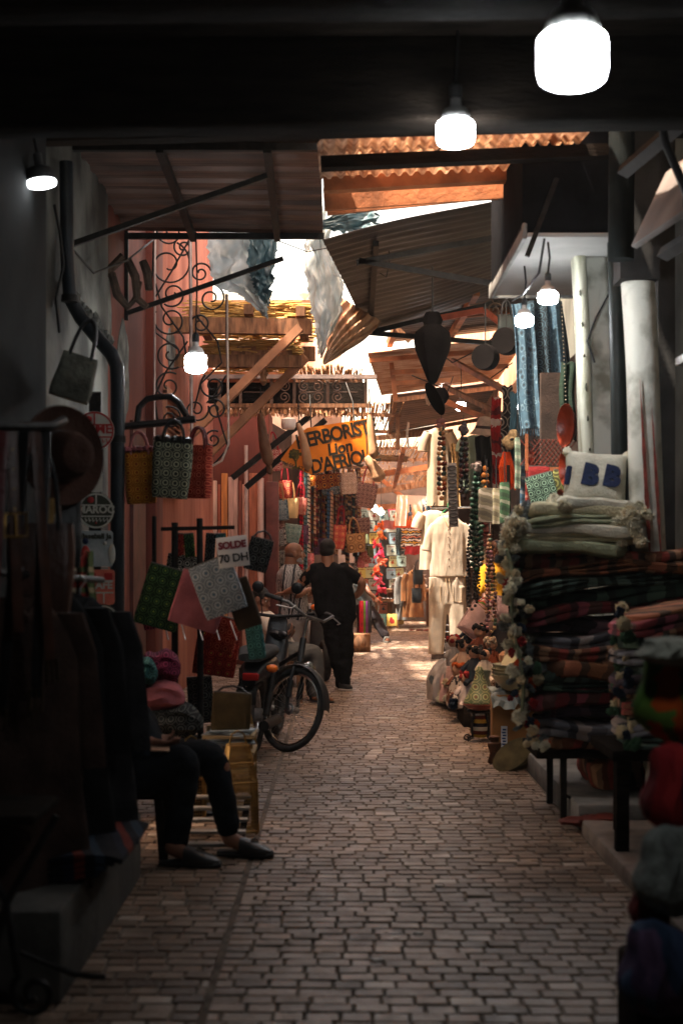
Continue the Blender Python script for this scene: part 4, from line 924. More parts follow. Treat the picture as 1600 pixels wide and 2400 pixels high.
def wire_lantern(label, base, w_, h_, tilt=0):
    t = thing('wire_lantern', label, 'lantern', base, (0, tilt, .3), 'gold wire mesh lanterns by the slippers')
    mb = MB()
    prof = [(.46, 0), (.5, .02), (.5, .58), (.40, .80), (.30, 1.0)]
    cor = []
    for (r_, z) in prof: cor.append([(sx_ * w_ * r_, sy * w_ * r_ * .8, z * h_) for sx_, sy in ((-1, -1), (1, -1), (1, 1), (-1, 1))])
    for k in range(4): mb.tube([c[k] for c in cor], .005, 5)
    for i, c in enumerate(cor): mb.tube(c, .005, 5, closed=True)
    part('frame', mb, GOLDW, t)
    mb = MB()
    for i in range(24):
        z = h_ * (i + .5) / 24
        r_ = .5 if z < .58 * h_ else .5 - .2 * (z / h_ - .58) / .42
        mb.tube([(sx_ * w_ * r_, sy * w_ * r_ * .8, z) for sx_, sy in ((-1, -1), (1, -1), (1, 1), (-1, 1))], .0016, 4, closed=True)
    for f in range(4):
        for i in range(1, 13):
            u = i / 13; pts = []
            for c in cor: a, b = V(c[f]), V(c[(f + 1) % 4]); pts.append(a * (1 - u) + b * u)
            mb.tube(pts, .0016, 4)
    part('mesh', mb, GOLDW, t)
    mb = MB(); mb.box((0, 0, .006), (w_ * .9, w_ * .7, .01)); mb.box((-w_ * .25, 0, h_ * .32), (.005, w_ * .7, h_ * .6)); part('cloth_lining', mb, mat('amber_gauze', (.30, .17, .05), .8, trans=.5), t)
    mb = MB(); mb.tube([(-w_ * .28, 0, h_), (-w_ * .2, 0, h_ * 1.12), (0, 0, h_ * 1.16), (w_ * .2, 0, h_ * 1.12), (w_ * .28, 0, h_)], .005, 6); part('handle', mb, GOLDW, t)
    return t
wire_lantern('tall gold wire mesh lantern nearest the alley', V((P(563, 0, 7.55).x, 7.55, 0)), W(74, 7.55), W(205, 7.55), R(-1.5))
wire_lantern('shorter gold wire lantern half behind the seated legs', V((P(448, 0, 7.9).x, 7.9, 0)), W(60, 7.9), W(170, 7.9))
wire_lantern('gold wire lantern on the crate beside the stack of papers', V((P(562, 0, 8.35).x, 8.35, .1)), W(66, 8.3), W(190, 8.3))
pal = thing('slatted_rack', 'low grey slatted rack on the ground behind the slippers', 'rack', P(490, 2005, 6.95))
for k in range(5):
    mb = MB(); mb.box(V((-.66, 7.0 + .14 * k, .045 + .035 * k)), (.36, .06, .016), b=.003); part('slat', mb, mat('grey_slat', (.26, .23, .2), .5, var=.3), pal, True)
for x_ in (-.82, -.5):
    mb = MB(); mb.beam((x_, 7.0, .02), (x_, 7.58, .16), .03, .03); part('runner', mb, WOOD, pal, True)
# concrete plinth, folded cloth on it
mb = MB(); mb.box((-1.62, 5.55, .15), (1.42, 1.85, .31), b=.02); solo('plinth', mb, mat('dark_concrete', (.075, .07, .062), .85, var=.4, sc=4, bump=.4, bsc=30), 'low dark concrete plinth at the lower left beside the seated legs', 'plinth', (-1.62, 5.55, 0), world=True)
mb = MB()
for k in range(4):
    mb.sheet(lambda u, v: (-1.30 + .44 * u + .03 * k, 5.0 + .7 * v, .33 + .02 * k + .012 * math.sin(7 * u + k) + .015 * noise.noise(V((u * 4, v * 4, k)))), 14, 14, .016)
solo('folded_cloth', mb, stripes('navy_red_stripe', [C('#14161c'), C('#1c2230'), C('#6a2a20'), C('#14161c'), C('#2a3644'), C('#101218')], .22, (1, .3, 0)), 'folded dark striped cloth lying on the concrete plinth', 'cloth', (-1.1, 5.35, .32), world=True)
# wrought iron scroll stand at the very lower left
ir = thing('scroll_stand', 'wrought iron scroll-footed stand in the dark lower left corner', 'stand', (-.98, 4.55, 0))
mb = MB()
for x_, s_ in ((-1.02, 1), (-1.12, -1)):
    mb.tube([(x_ - .2 * s_, 4.6, .62), (x_ - .05 * s_, 4.55, .35), (x_, 4.5, .12)], .012, 7); mb.tube(scroll(x_ + .05 * s_, .075, 4.5, .075, s_, 1.4, ang=2.5 if s_ > 0 else .6), .011, 6)
mb.tube([(-1.02, 4.52, .2), (-.85, 4.52, .13), (-.75, 4.52, .12)], .01, 6); part('scroll_foot', mb, IRON, ir, True)
mb = MB(); mb.box((-1.2, 4.6, .64), (.5, .4, .03), b=.01); part('top', mb, WOOD, ir, True)

# brown hat, belts, bags and jackets on the near left
ht = thing('hat', 'wide-brimmed brown felt hat hung on its side', 'hat', P(142, 1068, 5.4), (R(90), 0, R(48)))
FELT = mat('brown_felt_hat', (.065, .026, .016), .9, var=.3, sc=6, bump=.5, bsc=80)
mb = MB(); n = 44; prof = [(.088, .0), (.12, -.004), (.165, .004), (.190, .018), (.188, .024), (.163, .010), (.118, .002), (.092, .007)]
mb.lathe(prof, n, caps=False); part('brim', mb, FELT, ht)
mb = MB(); mb.lathe([(.092, -.0), (.094, .03), (.088, .08), (.072, .115), (.04, .128), (.012, .118)], 36); part('crown', mb, FELT, ht)
mb = MB(); mb.lathe([(.0945, .004), (.0965, .006), (.0955, .030), (.0925, .031)], 36, caps=False); part('hat_band', mb, LEATH, ht)
for k, (px, m, ln, lab) in enumerate([(6, LEATHR, 1.05, 'red leather belt hanging at the far left edge'), (28, LEATHB, .66, 'brown leather belt with a big square brass buckle'), (58, LEATH, .95, 'black leather belt beside the buckled one'), (84, LEATHB, .8, 'dark brown belt with an eyelet row'), (108, LEATH, .9, 'black belt nearest the brown hat')]):
    Y = 4.6 + .05 * k; c = P(px, 1010, Y); t = thing('belt', lab, 'belt', c, (0, R((3, -2, 5, -4, 2)[k]), (.2, .5, -.2, .7, .1)[k]), 'leather belts hanging at the left')
    mb = MB(); mb.box((0, 0, -ln / 2), (.038, .006, ln), b=.0025); part('strap', mb, m, t)
    mb = MB()
    for q in range(5): mb.tube([(0, -.003, -.06 - .065 * q), (0, -.005, -.06 - .065 * q)], .0032, 8)
    part('eyelet', mb, mat('tarnished_brass', (.06, .04, .02), .5, .8) if k != 1 else mat('brass', (.40, .22, .06), .4, .9, var=.2), t)
    z0 = -.30 if k == 1 else -ln
    mb = MB(); hw = .036 if k == 1 else .020
    mb.tube([(-hw, -.010, z0 + .03), (hw, -.010, z0 + .03), (hw, -.010, z0 - .045), (-hw, -.010, z0 - .045)], .006, 7, closed=True); mb.tube([(0, -.012, z0 + .03), (0, -.014, z0 - .045)], .004, 6); part('buckle', mb, mat('brass', (.40, .22, .06), .4, .9) if k == 1 else mat('tarnished_brass', (.06, .04, .02), .5, .8), t)
mb = MB(); mb.tube([P(-30, 1000, 4.6), P(120, 1000, 4.8), P(150, 985, 5.0)], .016, 8); solo('belt_rail', mb, IRON, 'iron rail the leather belts hang from', 'rail', P(60, 1000, 4.7), world=True)
bag('long black leather shoulder bag below the brown hat', P(140, 1240, 5.5), .17, .30, .1, LEATH, LEATH, .9, (0, 0, .3))
bag('black fringed leather bag hanging deep at the left', P(95, 1330, 5.2), .24, .34, .1, LEATHB, LEATH, .8, (0, 0, .2))
mb = MB(); mb.loft([((0, 0, -.075), .012, .01), ((0, 0, -.05), .02, .014), ((0, 0, .05), .02, .014), ((.004, 0, .085), .01, .009)], 12); solo('tassel', mb, mat('ochre_tassel', C('#b08a50'), .9, bump=.5), 'ochre tassel hanging off the black leather bag', 'tassel', P(115, 1222, 5.2), (0, R(4), 0))
SCF = [C('#9a8a6a'), C('#7a2a24'), C('#b0a48a'), C('#3a2430'), C('#8a3028'), C('#54603a')]
for k, (px, w_, c_, lab) in enumerate([(140, .07, 0, 'ochre scarf hanging left of the pink one'), (166, .05, 1, 'dark red scarf between the ochre and pink ones'), (190, .045, 4, 'bright red striped scarf beside the tin signs'), (208, .03, 5, 'narrow green scarf edge beside the tin signs')]):
    mb = MB(); Y = 6.05 + .03 * k
    mb.sheet(lambda u, v: (w_ * (u - .5) + .06 * v * v, .03 * math.sin(u * 8 + v * 2), -.40 * v + .02 * math.sin(9 * u)), 10, 14, .006)
    solo('scarf', mb, stripes('scarf_%d' % k, [SCF[c_], SCF[(c_ + 1) % 6], SCF[c_], SCF[c_]], .09, (0, 0, 1)), lab, 'scarf', P(px, 1300, Y), group='scarves hung behind the jackets')
def jacket(label, c, w_, h_, yaw, m, stripe=None, seed=0):
    t = thing('jacket', label, 'jacket', c, (0, 0, yaw), 'jackets on the near left rail'); mb = MB(); secs = []
    for k in range(15):
        u = k / 14; z = -h_ * u; wd = w_ * (.20 + .30 * min(1, u * 5) ** .7 + .10 * u); secs.append(((.01 * math.sin(4 * u + seed), 0, z), wd, .055 + .035 * u))
    mb.loft(secs, 40, 2.6, (7, .10)); part('body', mb, m, t)
    for s_ in (-1, 1):
        mb = MB(); mb.loft([((s_ * w_ * .44, 0, -.06), .055, .055), ((s_ * w_ * .55, .01, -.2), .062, .06), ((s_ * w_ * .60, 0, -.42), .055, .055), ((s_ * w_ * .62, -.02, -.62), .05, .05)], 20, 2.2, (4, .12)); part('sleeve', mb, m, t)
    mb = MB(); mb.tube([(-.055, -.05, -.02), (0, -.075, -.07), (.055, -.05, -.02), (0, .06, .015)], .02, 8, closed=True); part('collar', mb, m, t)
    if stripe: 
        mb = MB()
        mb.tube([(w_ * .1, -.075, -.1), (w_ * .22, -.09, -h_ * .5), (w_ * .36, -.10, -h_ * .97)], .014, 6); part('trim', mb, stripe, t)
    mb = MB(); mb.tube([(0, 0, .0), (0, 0, .07), (.025, 0, .10), (0, 0, .125)], .004, 6); part('hanger_hook', mb, STEEL, t)
    return t
NAVY = mat('dark_navy_wool', (.022, .030, .044), .95, var=.4, sc=6, bump=.5, spec=.1); CHAR = mat('charcoal_wool', (.024, .024, .026), .95, var=.4, sc=6, bump=.5, spec=.1)
jacket('navy jacket with a long tan trim, nearest the seated person', P(188, 1420, 5.75), .40, .98, R(35), NAVY, mat('tan_trim', C('#8a6a4a'), .9))
jacket('charcoal jacket hanging behind the navy one', P(165, 1400, 5.6), .46, .90, R(35), CHAR)
jacket('black jacket in the middle of the near left rail', P(110, 1390, 5.3), .46, 1.0, R(40), BLACKC)
jacket('dark brown jacket at the far left of the rail', P(40, 1400, 5.0), .46, 1.05, R(40), mat('dark_brown_wool', (.045, .026, .02), .95, var=.4, bump=.5, spec=.1))
mb = MB(); mb.tube([P(-20, 1340, 4.8), P(240, 1360, 6.1)], .014, 8); solo('clothes_rail', mb, IRON, 'iron rail the dark jackets hang from', 'rail', P(110, 1350, 5.4), world=True)
# little things on the hook behind: twisted root and driftwood against the maroon wall
mb = MB()
for pts in [[(262, 640), (275, 690), (300, 720), (318, 700), (330, 660)], [(300, 610), (318, 650), (322, 700), (345, 720)], [(240, 650), (290, 600)], [(335, 612), (346, 640), (350, 680)]]:
    mb.tube([P(x, y, 10.6) for x, y in pts], [.03, .035, .03, .025, .015][:len(pts)], 8)
solo('driftwood', mb, mat('dark_driftwood', (.05, .03, .02), .85, var=.5, sc=12, bump=.7), 'knotted driftwood hung under the left awning bracket', 'driftwood', P(300, 660, 10.6), world=True)
# ================================================================== HERB SIGN AND GOURDS
SY = 16.4
sg = thing('arrow_sign', 'orange arrow-shaped sign reading HERBORISTE Lion D AFRIQUE with a painted tree', 'sign', P(770, 1042, SY))
ORANGE = mat('orange_sign_paint', (.86, .245, .010), .5, var=.08, sc=5, bump=.12, bsc=20)
o0 = P(770, 1042, SY); Wd = lambda px, py: ((px - 770) * SY / F, (1042 - py) * SY / F)
pts = [(657, 1078), (706, 1013), (720, 1003), (858, 981), (866, 986), (884, 1066), (884, 1072), (742, 1110), (728, 1112)]
mb = MB(); mb.prism([Wd(*p) for p in pts][::-1], .02); part('board', mb, ORANGE, sg)
INK = mat('black_brush_paint', (.03, .022, .012), .5, var=.2)
for wd_, px, py, sz, rot, sh, sp in (('HERBORISTE', 788, 1018, 47, 12.5, .0, .86), ('Lion', 796, 1051, 38, 12, .1, .98), ("D'AFRIQUE", 809, 1081, 46, 11, .0, .86)):
    me = text_mesh(wd_, W(sz, SY), INK, .002, .006, sh, space=sp)
    me.transform(Matrix.Scale(.82 if wd_ != 'Lion' else .9, 4, (1, 0, 0))); me.transform(Matrix.Rotation(R(-rot), 4, 'Y'))
    q = part('lettering', me, None, sg); x, z = Wd(px, py); q.location = (x, -.0125, z)
me = text_mesh('Tel 066 52 86', W(12, SY), INK, .001, .001); me.transform(Matrix.Rotation(R(16), 4, 'Y')); q = part('lettering', me, None, sg); x, z = Wd(692, 1094); q.location = (x, -.012, z)
mb = MB(); x, z = Wd(692, 1076)
mb.tube([(x + .01, -.012, z - .10), (x + .005, -.012, z - .03), (x - .03, -.012, z + .03)], .010, 6); mb.tube([(x + .005, -.012, z - .03), (x + .04, -.012, z + .03)], .008, 6)
for k in (-.06, -.03, .03, .06): mb.tube([(x + .01, -.012, z - .09), (x + k, -.012, z - .115)], .006, 5)
for k in range(16):
    a = rnd(0, 6.28); q_ = rnd(.02, .075); mb.blob((x + q_ * math.cos(a), -.012, z + .055 + q_ * .75 * math.sin(a)), (.024, .003, .02), 7, .5)
part('painted_tree', mb, mat('olive_brush_paint', (.10, .09, .02), .6, var=.5, sc=30), sg)
mb = MB(); mb.tube([(.30, .0, .16), (.28, .1, .5), (.2, .3, .75)], .008, 6); mb.tube([(-.2, 0, .16), (-.22, .2, .6)], .008, 6); part('hanging_wire', mb, IRON, sg)
GOURD = mat('dried_gourd', (.44, .225, .11), .6, sc=5, bump=.35, bsc=30, col2=(.60, .36, .21)); GOURDD = mat('dark_gourd', (.16, .075, .04), .65, sc=6, bump=.4, bsc=30, col2=(.26, .13, .07))
def gourd(label, p0, p1, Y, w0, w1, m, bend=0, twist=.0):
    a, b = P(*p0, Y), P(*p1, Y); n = 14; pts = []; rs = []
    for k in range(n + 1):
        t = k / n; p = a.lerp(b, t); p.x += bend * math.sin(math.pi * t); pts.append(p)
        q = w0 + (w1 - w0) * (t ** 1.6); q *= (1 - (1 - t) ** 9 * .5) * math.sqrt(max(.04, 1 - max(0, (t - .80) / .20) ** 2)); rs.append(W(q, Y) / 2 * (1 + .04 * math.sin(11 * t + w0)))
    g = thing('gourd', label, 'gourd', a, group='long dried gourds hung round the herb sign'); mb = MB(); mb.tube(pts, rs, 16); part('body', mb, m, g, True)
    mb = MB(); mb.tube([a + V((0, 0, -.03)), a + V((.01, .01, .06)), a + V((0, .05, .3))], .007, 6); part('cord', mb, CORD, g, True); return g
gourd('pale gourd club hanging in front of the left letters of the sign', (698, 992), (722, 1102), 16.2, 15, 28, GOURD, .02)
gourd('dark long gourd hanging left of the sign', (610, 968), (632, 1092), 16.0, 20, 33, GOURDD, -.015)
gourd('short dark gourd tip below the dark long one', (628, 1078), (634, 1112), 16.1, 12, 16, GOURDD)
gourd('pale gourd hanging before the right end of the sign', (865, 972), (877, 1076), 16.2, 16, 25, GOURD, .0)
gourd('fat brown gourd slanting out from under the right end of the sign', (858, 1070), (893, 1128), 16.3, 24, 34, GOURD, .01)
mb = MB(); mb.lathe([(.07, 0), (.09, .03), (.09, .12), (.02, .14)], 16); solo('junction_box', mb, LEDBASE, 'dull white junction box under the scroll canopy', 'box', P(676, 1006, 17.2))

# ================================================================== MOPED AND BICYCLE
def rotM(yaw, lean, loc): return Matrix.Translation(V(loc)) @ Matrix.Rotation(yaw, 4, 'Z') @ Matrix.Rotation(lean, 4, 'X')
GREYF = mat('dusty_grey_frame', (.025, .025, .025), .45, .4, var=.4, sc=8, bump=.1)
def wheel(parent, c, r, tr, axis_yaw=0.0, spokes=28, name='wheel', hub=.025):
    """c local centre; wheel plane is local XZ turned by axis_yaw about Z"""
    w_ = bpy.data.objects.new(name, None)
    M = Matrix.Rotation(axis_yaw, 4, 'Z'); pt = lambda rr, a, y=0: M @ V((rr * math.cos(a), y, rr * math.sin(a)))
    mb = MB(); mb.tube([pt(r - tr, 2 * math.pi * k / 48) for k in range(48)], tr, 10, closed=True)
    ty = part(name, mb, RUBBER, parent); ty.location = c
    mb = MB(); mb.tube([pt(r - 2 * tr - .006, 2 * math.pi * k / 48) for k in range(48)], .011, 6, closed=True); q = part('rim', mb, CHROME, ty)
    mb = MB()
    for k in range(spokes):
        a = 2 * math.pi * k / spokes; mb.tube([pt(hub, a + .7 * (-1) ** k, .02 * (-1) ** k), pt(r - 2 * tr - .006, a)], .0013, 4)
    part('spokes', mb, STEEL, ty)
    mb = MB(); mb.tube([pt(0, 0, -.05), pt(0, 0, .05)], hub, 12); mb.tube([pt(0, 0, -.032), pt(0, 0, -.028)], hub * 1.7, 14); part('hub', mb, STEEL, ty)
    bpy.data.objects.remove(w_); return ty
# local frame of the bicycle: +X is forward, Z up
bl = thing('bicycle', 'dark worn bicycle leaning with its front wheel towards the alley', 'bicycle')
YB = 10.75; fw = P(676, 1676, YB)
bl.rotation_euler = (R(0), 0, 0)
rw = .305
YAW = R(-70)   # heading towards camera and right
bl.matrix_world = Matrix.Translation(V((-.50, 10.85, 0))) @ Matrix.Rotation(YAW, 4, 'Z') @ Matrix.Rotation(R(-16), 4, 'X') @ Matrix.Scale(1.06, 4)
fx = .12; STR = R(26)
wheel(bl, (fx, 0, rw), rw, .021, STR, 32, 'front_wheel'); wheel(bl, (fx - 1.02, 0, rw), rw, .021, 0, 32, 'rear_wheel')
head = V((fx - .17, 0, .80)); hb0 = V((fx - .10, 0, .60)); bb = V((fx - .60, 0, .27)); seat0 = V((fx - .76, 0, .72)); rx = V((fx - 1.02, 0, rw))
mb = MB()
mb.tube([hb0 + V((0, 0, .05)), bb], .021, 10); mb.tube([hb0 + V((-.02, 0, .13)), bb + (seat0 - bb) * .62], .018, 10); mb.tube([bb, seat0], .019, 10); mb.tube([hb0 - V((-.015, 0, .03)), head + V((0.0, 0, .02))], .024, 10)
for y_ in (-.05, .05): mb.tube([bb + V((0, y_ * .6, 0)), rx + V((0, y_, 0))], .011, 8); mb.tube([bb + (seat0 - bb) * .75 + V((0, y_ * .4, 0)), rx + V((0, y_, 0))], .010, 8)
part('frame', mb, GREYF, bl)
Ms = Matrix.Rotation(STR, 3, 'Z'); fc = V((fx, 0, rw))
mb = MB()
for y_ in (-.055, .055): mb.tube([fc + Ms @ V((0, y_, 0)), fc + Ms @ V((-.04, y_, .17)), hb0 + Ms @ V((.01, y_, .03))], .013, 8); mb.tube([fc + Ms @ V((-.015, y_, .08)), fc + Ms @ V((-.035, y_, .20))], .022, 10)
mb.tube([hb0 + Ms @ V((.01, -.06, .03)), hb0 + Ms @ V((.01, .06, .03))], .018, 8); part('fork', mb, GREYF, bl)
mb = MB(); st_ = head + V((-.03, 0, .16))
mb.tube([head, st_, st_ + Ms @ V((.07, 0, .02))], .014, 8); part('stem', mb, CHROME, bl)
c0 = st_ + Ms @ V((.07, 0, .02))
mb = MB(); mb.tube([c0 + Ms @ V((-.16, -.30, .07)), c0 + Ms @ V((-.06, -.24, .06)), c0 + Ms @ V((.0, -.10, .0)), c0, c0 + Ms @ V((.0, .10, .0)), c0 + Ms @ V((-.06, .24, .06)), c0 + Ms @ V((-.16, .30, .07))], .012, 8); part('handlebar', mb, mat('tarnished_steel', (.16, .155, .15), .45, .85, var=.3, sc=14), bl)
for s_ in (-1, 1):
    mb = MB(); mb.tube([c0 + Ms @ V((-.10, .265 * s_, .066)), c0 + Ms @ V((-.22, .325 * s_, .075))], .017, 10); part('grip', mb, RUBBER, bl)
    mb = MB(); mb.tube([c0 + Ms @ V((-.02, .2 * s_, .05)), c0 + Ms @ V((.01, .26 * s_, .02)), c0 + Ms @ V((-.08, .33 * s_, .015))], .006, 6); part('brake_lever', mb, STEEL, bl)
mb = MB(); mb.lathe([(.005, .07), (.03, .05), (.045, .0), (.048, -.03), (.04, -.035)], 18, Matrix.Translation(hb0 + Ms @ V((.09, 0, .02))) @ Matrix.Rotation(R(-90), 4, 'Y')); part('headlamp', mb, CHROME, bl)
mb = MB(); mb.blob(seat0 + V((-.03, 0, .10)), (.10, .07, .035), 14); mb.blob(seat0 + V((.08, 0, .105)), (.09, .03, .026), 12); part('saddle', mb, mat('black_saddle', (.02, .02, .022), .35), bl)
mb = MB(); mb.tube([seat0, seat0 + V((-.02, 0, .09))], .013, 8); part('seat_post', mb, CHROME, bl)
for cx, yw in ((fc, STR), (rx, 0)):
    mb = MB(); M = Matrix.Rotation(yw, 3, 'Z')
    def fend(u, v):
        a = R(20 + 150 * v) if cx is fc else R(-10 + 170 * v)
        return cx + M @ V((-(rw + .025) * math.cos(a), .036 * (2 * u - 1), (rw + .025) * math.sin(a) - .012 * (2 * u - 1) ** 2))
    mb.sheet(fend, 4, 22, .003); part('mudguard', mb, mat('black_mudguard', (.03, .03, .03), .35, .4), bl)
mb = MB(); mb.tube([bb + V((0, -.06, 0)), bb + V((0, .06, 0))], .02, 10); mb.tube([bb + V((0, -.05, 0)), bb + V((.11, -.06, -.10))], .010, 8); mb.tube([bb + V((0, .05, 0)), bb + V((-.11, .06, .10))], .010, 8)
mb.tube([bb + V((.085 * math.cos(a * math.pi / 16), -.04, .085 * math.sin(a * math.pi / 16))) for a in range(32)], .005, 5, closed=True)
part('crank', mb, STEEL, bl)
for s_ in (-1, 1):
    mb = MB(); mb.box(bb + V((.11 * -s_, .09 * s_, .10 * s_)), (.09, .08, .022), b=.006); part('pedal', mb, RUBBER, bl)
mb = MB(); 
for y_ in (-.05, 0, .05): mb.tube([V((fx - 1.18, y_, .70)), V((fx - .80, y_, .70))], .006, 6)
for x_ in (-1.18, -.82): mb.tube([V((fx + x_, -.05, .70)), V((fx + x_, .05, .70))], .006, 6)
for y_ in (-.05, .05): mb.tube([V((fx - 1.1, y_, .70)), rx + V((0, y_, 0))], .006, 6)
part('luggage_rack', mb, IRON, bl)
mb = MB(); mb.tube([bb + V((-.05, .05, -.02)), bb + V((-.12, .16, -.28))], .008, 6); part('kickstand', mb, STEEL, bl)

# moped at the left of the bicycle, seen from behind
mo = thing('moped', 'dark moped seen from behind beside the bicycle with an orange indicator', 'moped', (-.66, 10.6, 0), (0, R(2), R(-6)))
mb = MB(); mb.tube([(0, .27 * math.cos(2 * math.pi * k / 40), .29 + .245 * math.sin(2 * math.pi * k / 40)) for k in range(40)], .045, 12, closed=True); ty = part('rear_tyre', mb, RUBBER, mo)
mb = MB(); mb.tube([(0, .2 * math.cos(2 * math.pi * k / 32), .29 + .185 * math.sin(2 * math.pi * k / 32)) for k in range(32)], .02, 8, closed=True); mb.tube([(-.06, 0, .29), (.06, 0, .29)], .05, 12); part('rim', mb, STEEL, ty)
mb = MB(); mb.tube([(0, 1.15 + .27 * math.cos(2 * math.pi * k / 40), .29 + .245 * math.sin(2 * math.pi * k / 40)) for k in range(40)], .04, 12, closed=True); part('front_tyre', mb, RUBBER, mo)
mb = MB(); mb.loft([((0, -.30, .56), .05, .03, (1, 0, 0), (0, 0, 1)), ((0, -.1, .62), .10, .07, (1, 0, 0), (0, 0, 1)), ((0, .3, .62), .13, .11, (1, 0, 0), (0, 0, 1)), ((0, .55, .5), .10, .12, (1, 0, 0), (0, 0, 1)), ((0, .8, .45), .09, .10, (1, 0, 0), (0, 0, 1)), ((0, 1.0, .7), .10, .14, (1, 0, 0), (0, 0, 1)), ((0, 1.04, .9), .08, .1, (1, 0, 0), (0, 0, 1))], 20, 3); part('body', mb, mat('black_moped_paint', (.015, .015, .017), .35), mo)
mb = MB(); mb.loft([((0, -.24, .73), .09, .03, (1, 0, 0), (0, 0, 1)), ((0, 0, .76), .13, .05, (1, 0, 0), (0, 0, 1)), ((0, .35, .75), .12, .05, (1, 0, 0), (0, 0, 1)), ((0, .5, .72), .06, .03, (1, 0, 0), (0, 0, 1))], 18, 3); part('saddle', mb, RUBBER, mo)
mb = MB(); mb.box((.02, -.335, .60), (.12, .03, .055), b=.012); part('tail_lamp', mb, mat('red_lens', (.30, .012, .01), .2, var=.1, bump=0), mo)
mb = MB(); mb.tube([(-.32, .92, 1.02), (-.2, .98, 1.0), (0, 1.0, .98), (.2, .98, 1.0), (.32, .92, 1.02)], .014, 8); part('handlebar', mb, IRON, mo)
for s_ in (-1, 1):
    mb = MB(); mb.tube([(.12 * s_, .97, 1.0), (.14 * s_, .97, 1.14), (.155 * s_, .95, 1.18)], .006, 6); mb.blob((.16 * s_, .95, 1.22), (.05, .016, .048), 14); part('mirror', mb, mat('black_mirror_shell', (.012, .012, .012), .3), mo)
    mb = MB(); mb.blob((.16 * s_, -.25, .66), (.045, .035, .03), 12); part('indicator', mb, mat('orange_lens', (.75, .16, .02), .25, var=.05, bump=0), mo)
    mb = MB(); mb.tube([(.09 * s_, 0, .29), (.12 * s_, .12, .62)], .028, 10); part('shock_absorber', mb, IRON, mo)
mb = MB(); mb.tube([(.13, -.35, .25), (.13, .3, .23)], .04, 12); part('exhaust', mb, IRON, mo)
mb = MB(); mb.box((0, -.36, .45), (.14, .012, .10), b=.003); part('number_plate', mb, IRON, mo)
# grey scooter in the shade behind the standing men
sc_ = thing('scooter', 'grey scooter parked behind the man in black with a lit orange indicator', 'scooter', (-.36, 17.8, 0), (0, 0, R(190)))
mb = MB(); mb.loft([((0, -.5, .75), .12, .05, (1, 0, 0), (0, 0, 1)), ((0, -.2, .62), .17, .2, (1, 0, 0), (0, 0, 1)), ((0, .25, .55), .16, .22, (1, 0, 0), (0, 0, 1)), ((0, .5, .3), .14, .06, (1, 0, 0), (0, 0, 1)), ((0, .75, .45), .16, .18, (1, 0, 0), (0, 0, 1)), ((0, .85, .85), .15, .16, (1, 0, 0), (0, 0, 1)), ((0, .80, 1.05), .08, .06, (1, 0, 0), (0, 0, 1))], 20, 2.6); part('body', mb, mat('grey_scooter_paint', (.11, .115, .12), .35, .3, var=.1), sc_)
for y_ in (-.35, .95):
    mb = MB(); mb.tube([(0, y_ + .2 * math.cos(2 * math.pi * k / 32), .25 + .2 * math.sin(2 * math.pi * k / 32)) for k in range(32)], .05, 10, closed=True); ty = part('tyre', mb, RUBBER, sc_)
    mb = MB(); mb.tube([(-.05, y_, .25), (.05, y_, .25)], .13, 16); part('rim', mb, STEEL, ty)
mb = MB(); mb.loft([((0, -.5, .84), .1, .03, (1, 0, 0), (0, 0, 1)), ((0, 0, .84), .15, .06, (1, 0, 0), (0, 0, 1)), ((0, .25, .8), .1, .04, (1, 0, 0), (0, 0, 1))], 16, 3); part('saddle', mb, LEATH, sc_)
mb = MB(); mb.tube([(-.32, .72, 1.08), (0, .8, 1.08), (.32, .72, 1.08)], .015, 8); part('handlebar', mb, IRON, sc_)
for s_ in (-1, 1):
    mb = MB(); mb.blob((.13 * s_, 1.0, .88), (.05, .03, .035), 10); part('indicator', mb, mat('orange_lens', (.75, .16, .02), .25), sc_)
mb = MB(); mb.blob((0, 1.02, .92), (.06, .03, .05), 12); part('headlamp', mb, CHROME, sc_)

# ================================================================== BAG AND SCARF STALL
def stall_Y(px):   # the wall runs from (-1.0,20.6) to (.25,31.5)
    # intersect the view ray X=(px-800)Y/F with the wall, then step out 0.35 m
    k = (px - 800) / F; t = 10.9 / 1.25
    return min(25.4, max(18.6, (20.6 + t * 1.0) / (1 - t * k)) - .4)
random.seed(21)
K = dict(red=rings('far_red', C('#a01820'), C('#f0c8b0'), .075), crimson=rings('far_crimson', C('#b01424'), C('#e89a70'), .11, C('#f0c070')), blue=rings('far_slate', C('#3c5660'), C('#c4ccc8'), .08), dark=rings('far_black_white', C('#1a1c22'), C('#d8d0c4'), .085), maroon=rings('far_maroon', C('#4a1420'), C('#dcb09c'), .075),
 tan=rings('far_tan', C('#b08050'), C('#6a4020'), .16, C('#d8b080')), cream=mat('far_cream_cloth', C('#d8bc88'), .9, var=.2, bump=.4), rose=rings('far_rose', C('#c05058'), C('#f0b0a8'), .06), white=rings('far_white', C('#e0c8b0'), C('#90503c'), .085), teal=rings('far_teal', C('#4a7270'), C('#c0d0c4'), .08), purple=rings('far_purple', C('#3c2438'), C('#8a6080'), .09), mix=rings('far_kilim', C('#802018'), C('#e0a040'), .14, C('#204a50')),
 orange=rings('far_orange', C('#c86018'), C('#f0c060'), .12, C('#703010')), olive=rings('far_olive', C('#4a4a2c'), C('#8a8a50'), .1))
FL = mat('far_red_strap', C('#8a1420'), .8); TL = mat('far_tan_strap', C('#a8784c'), .8)
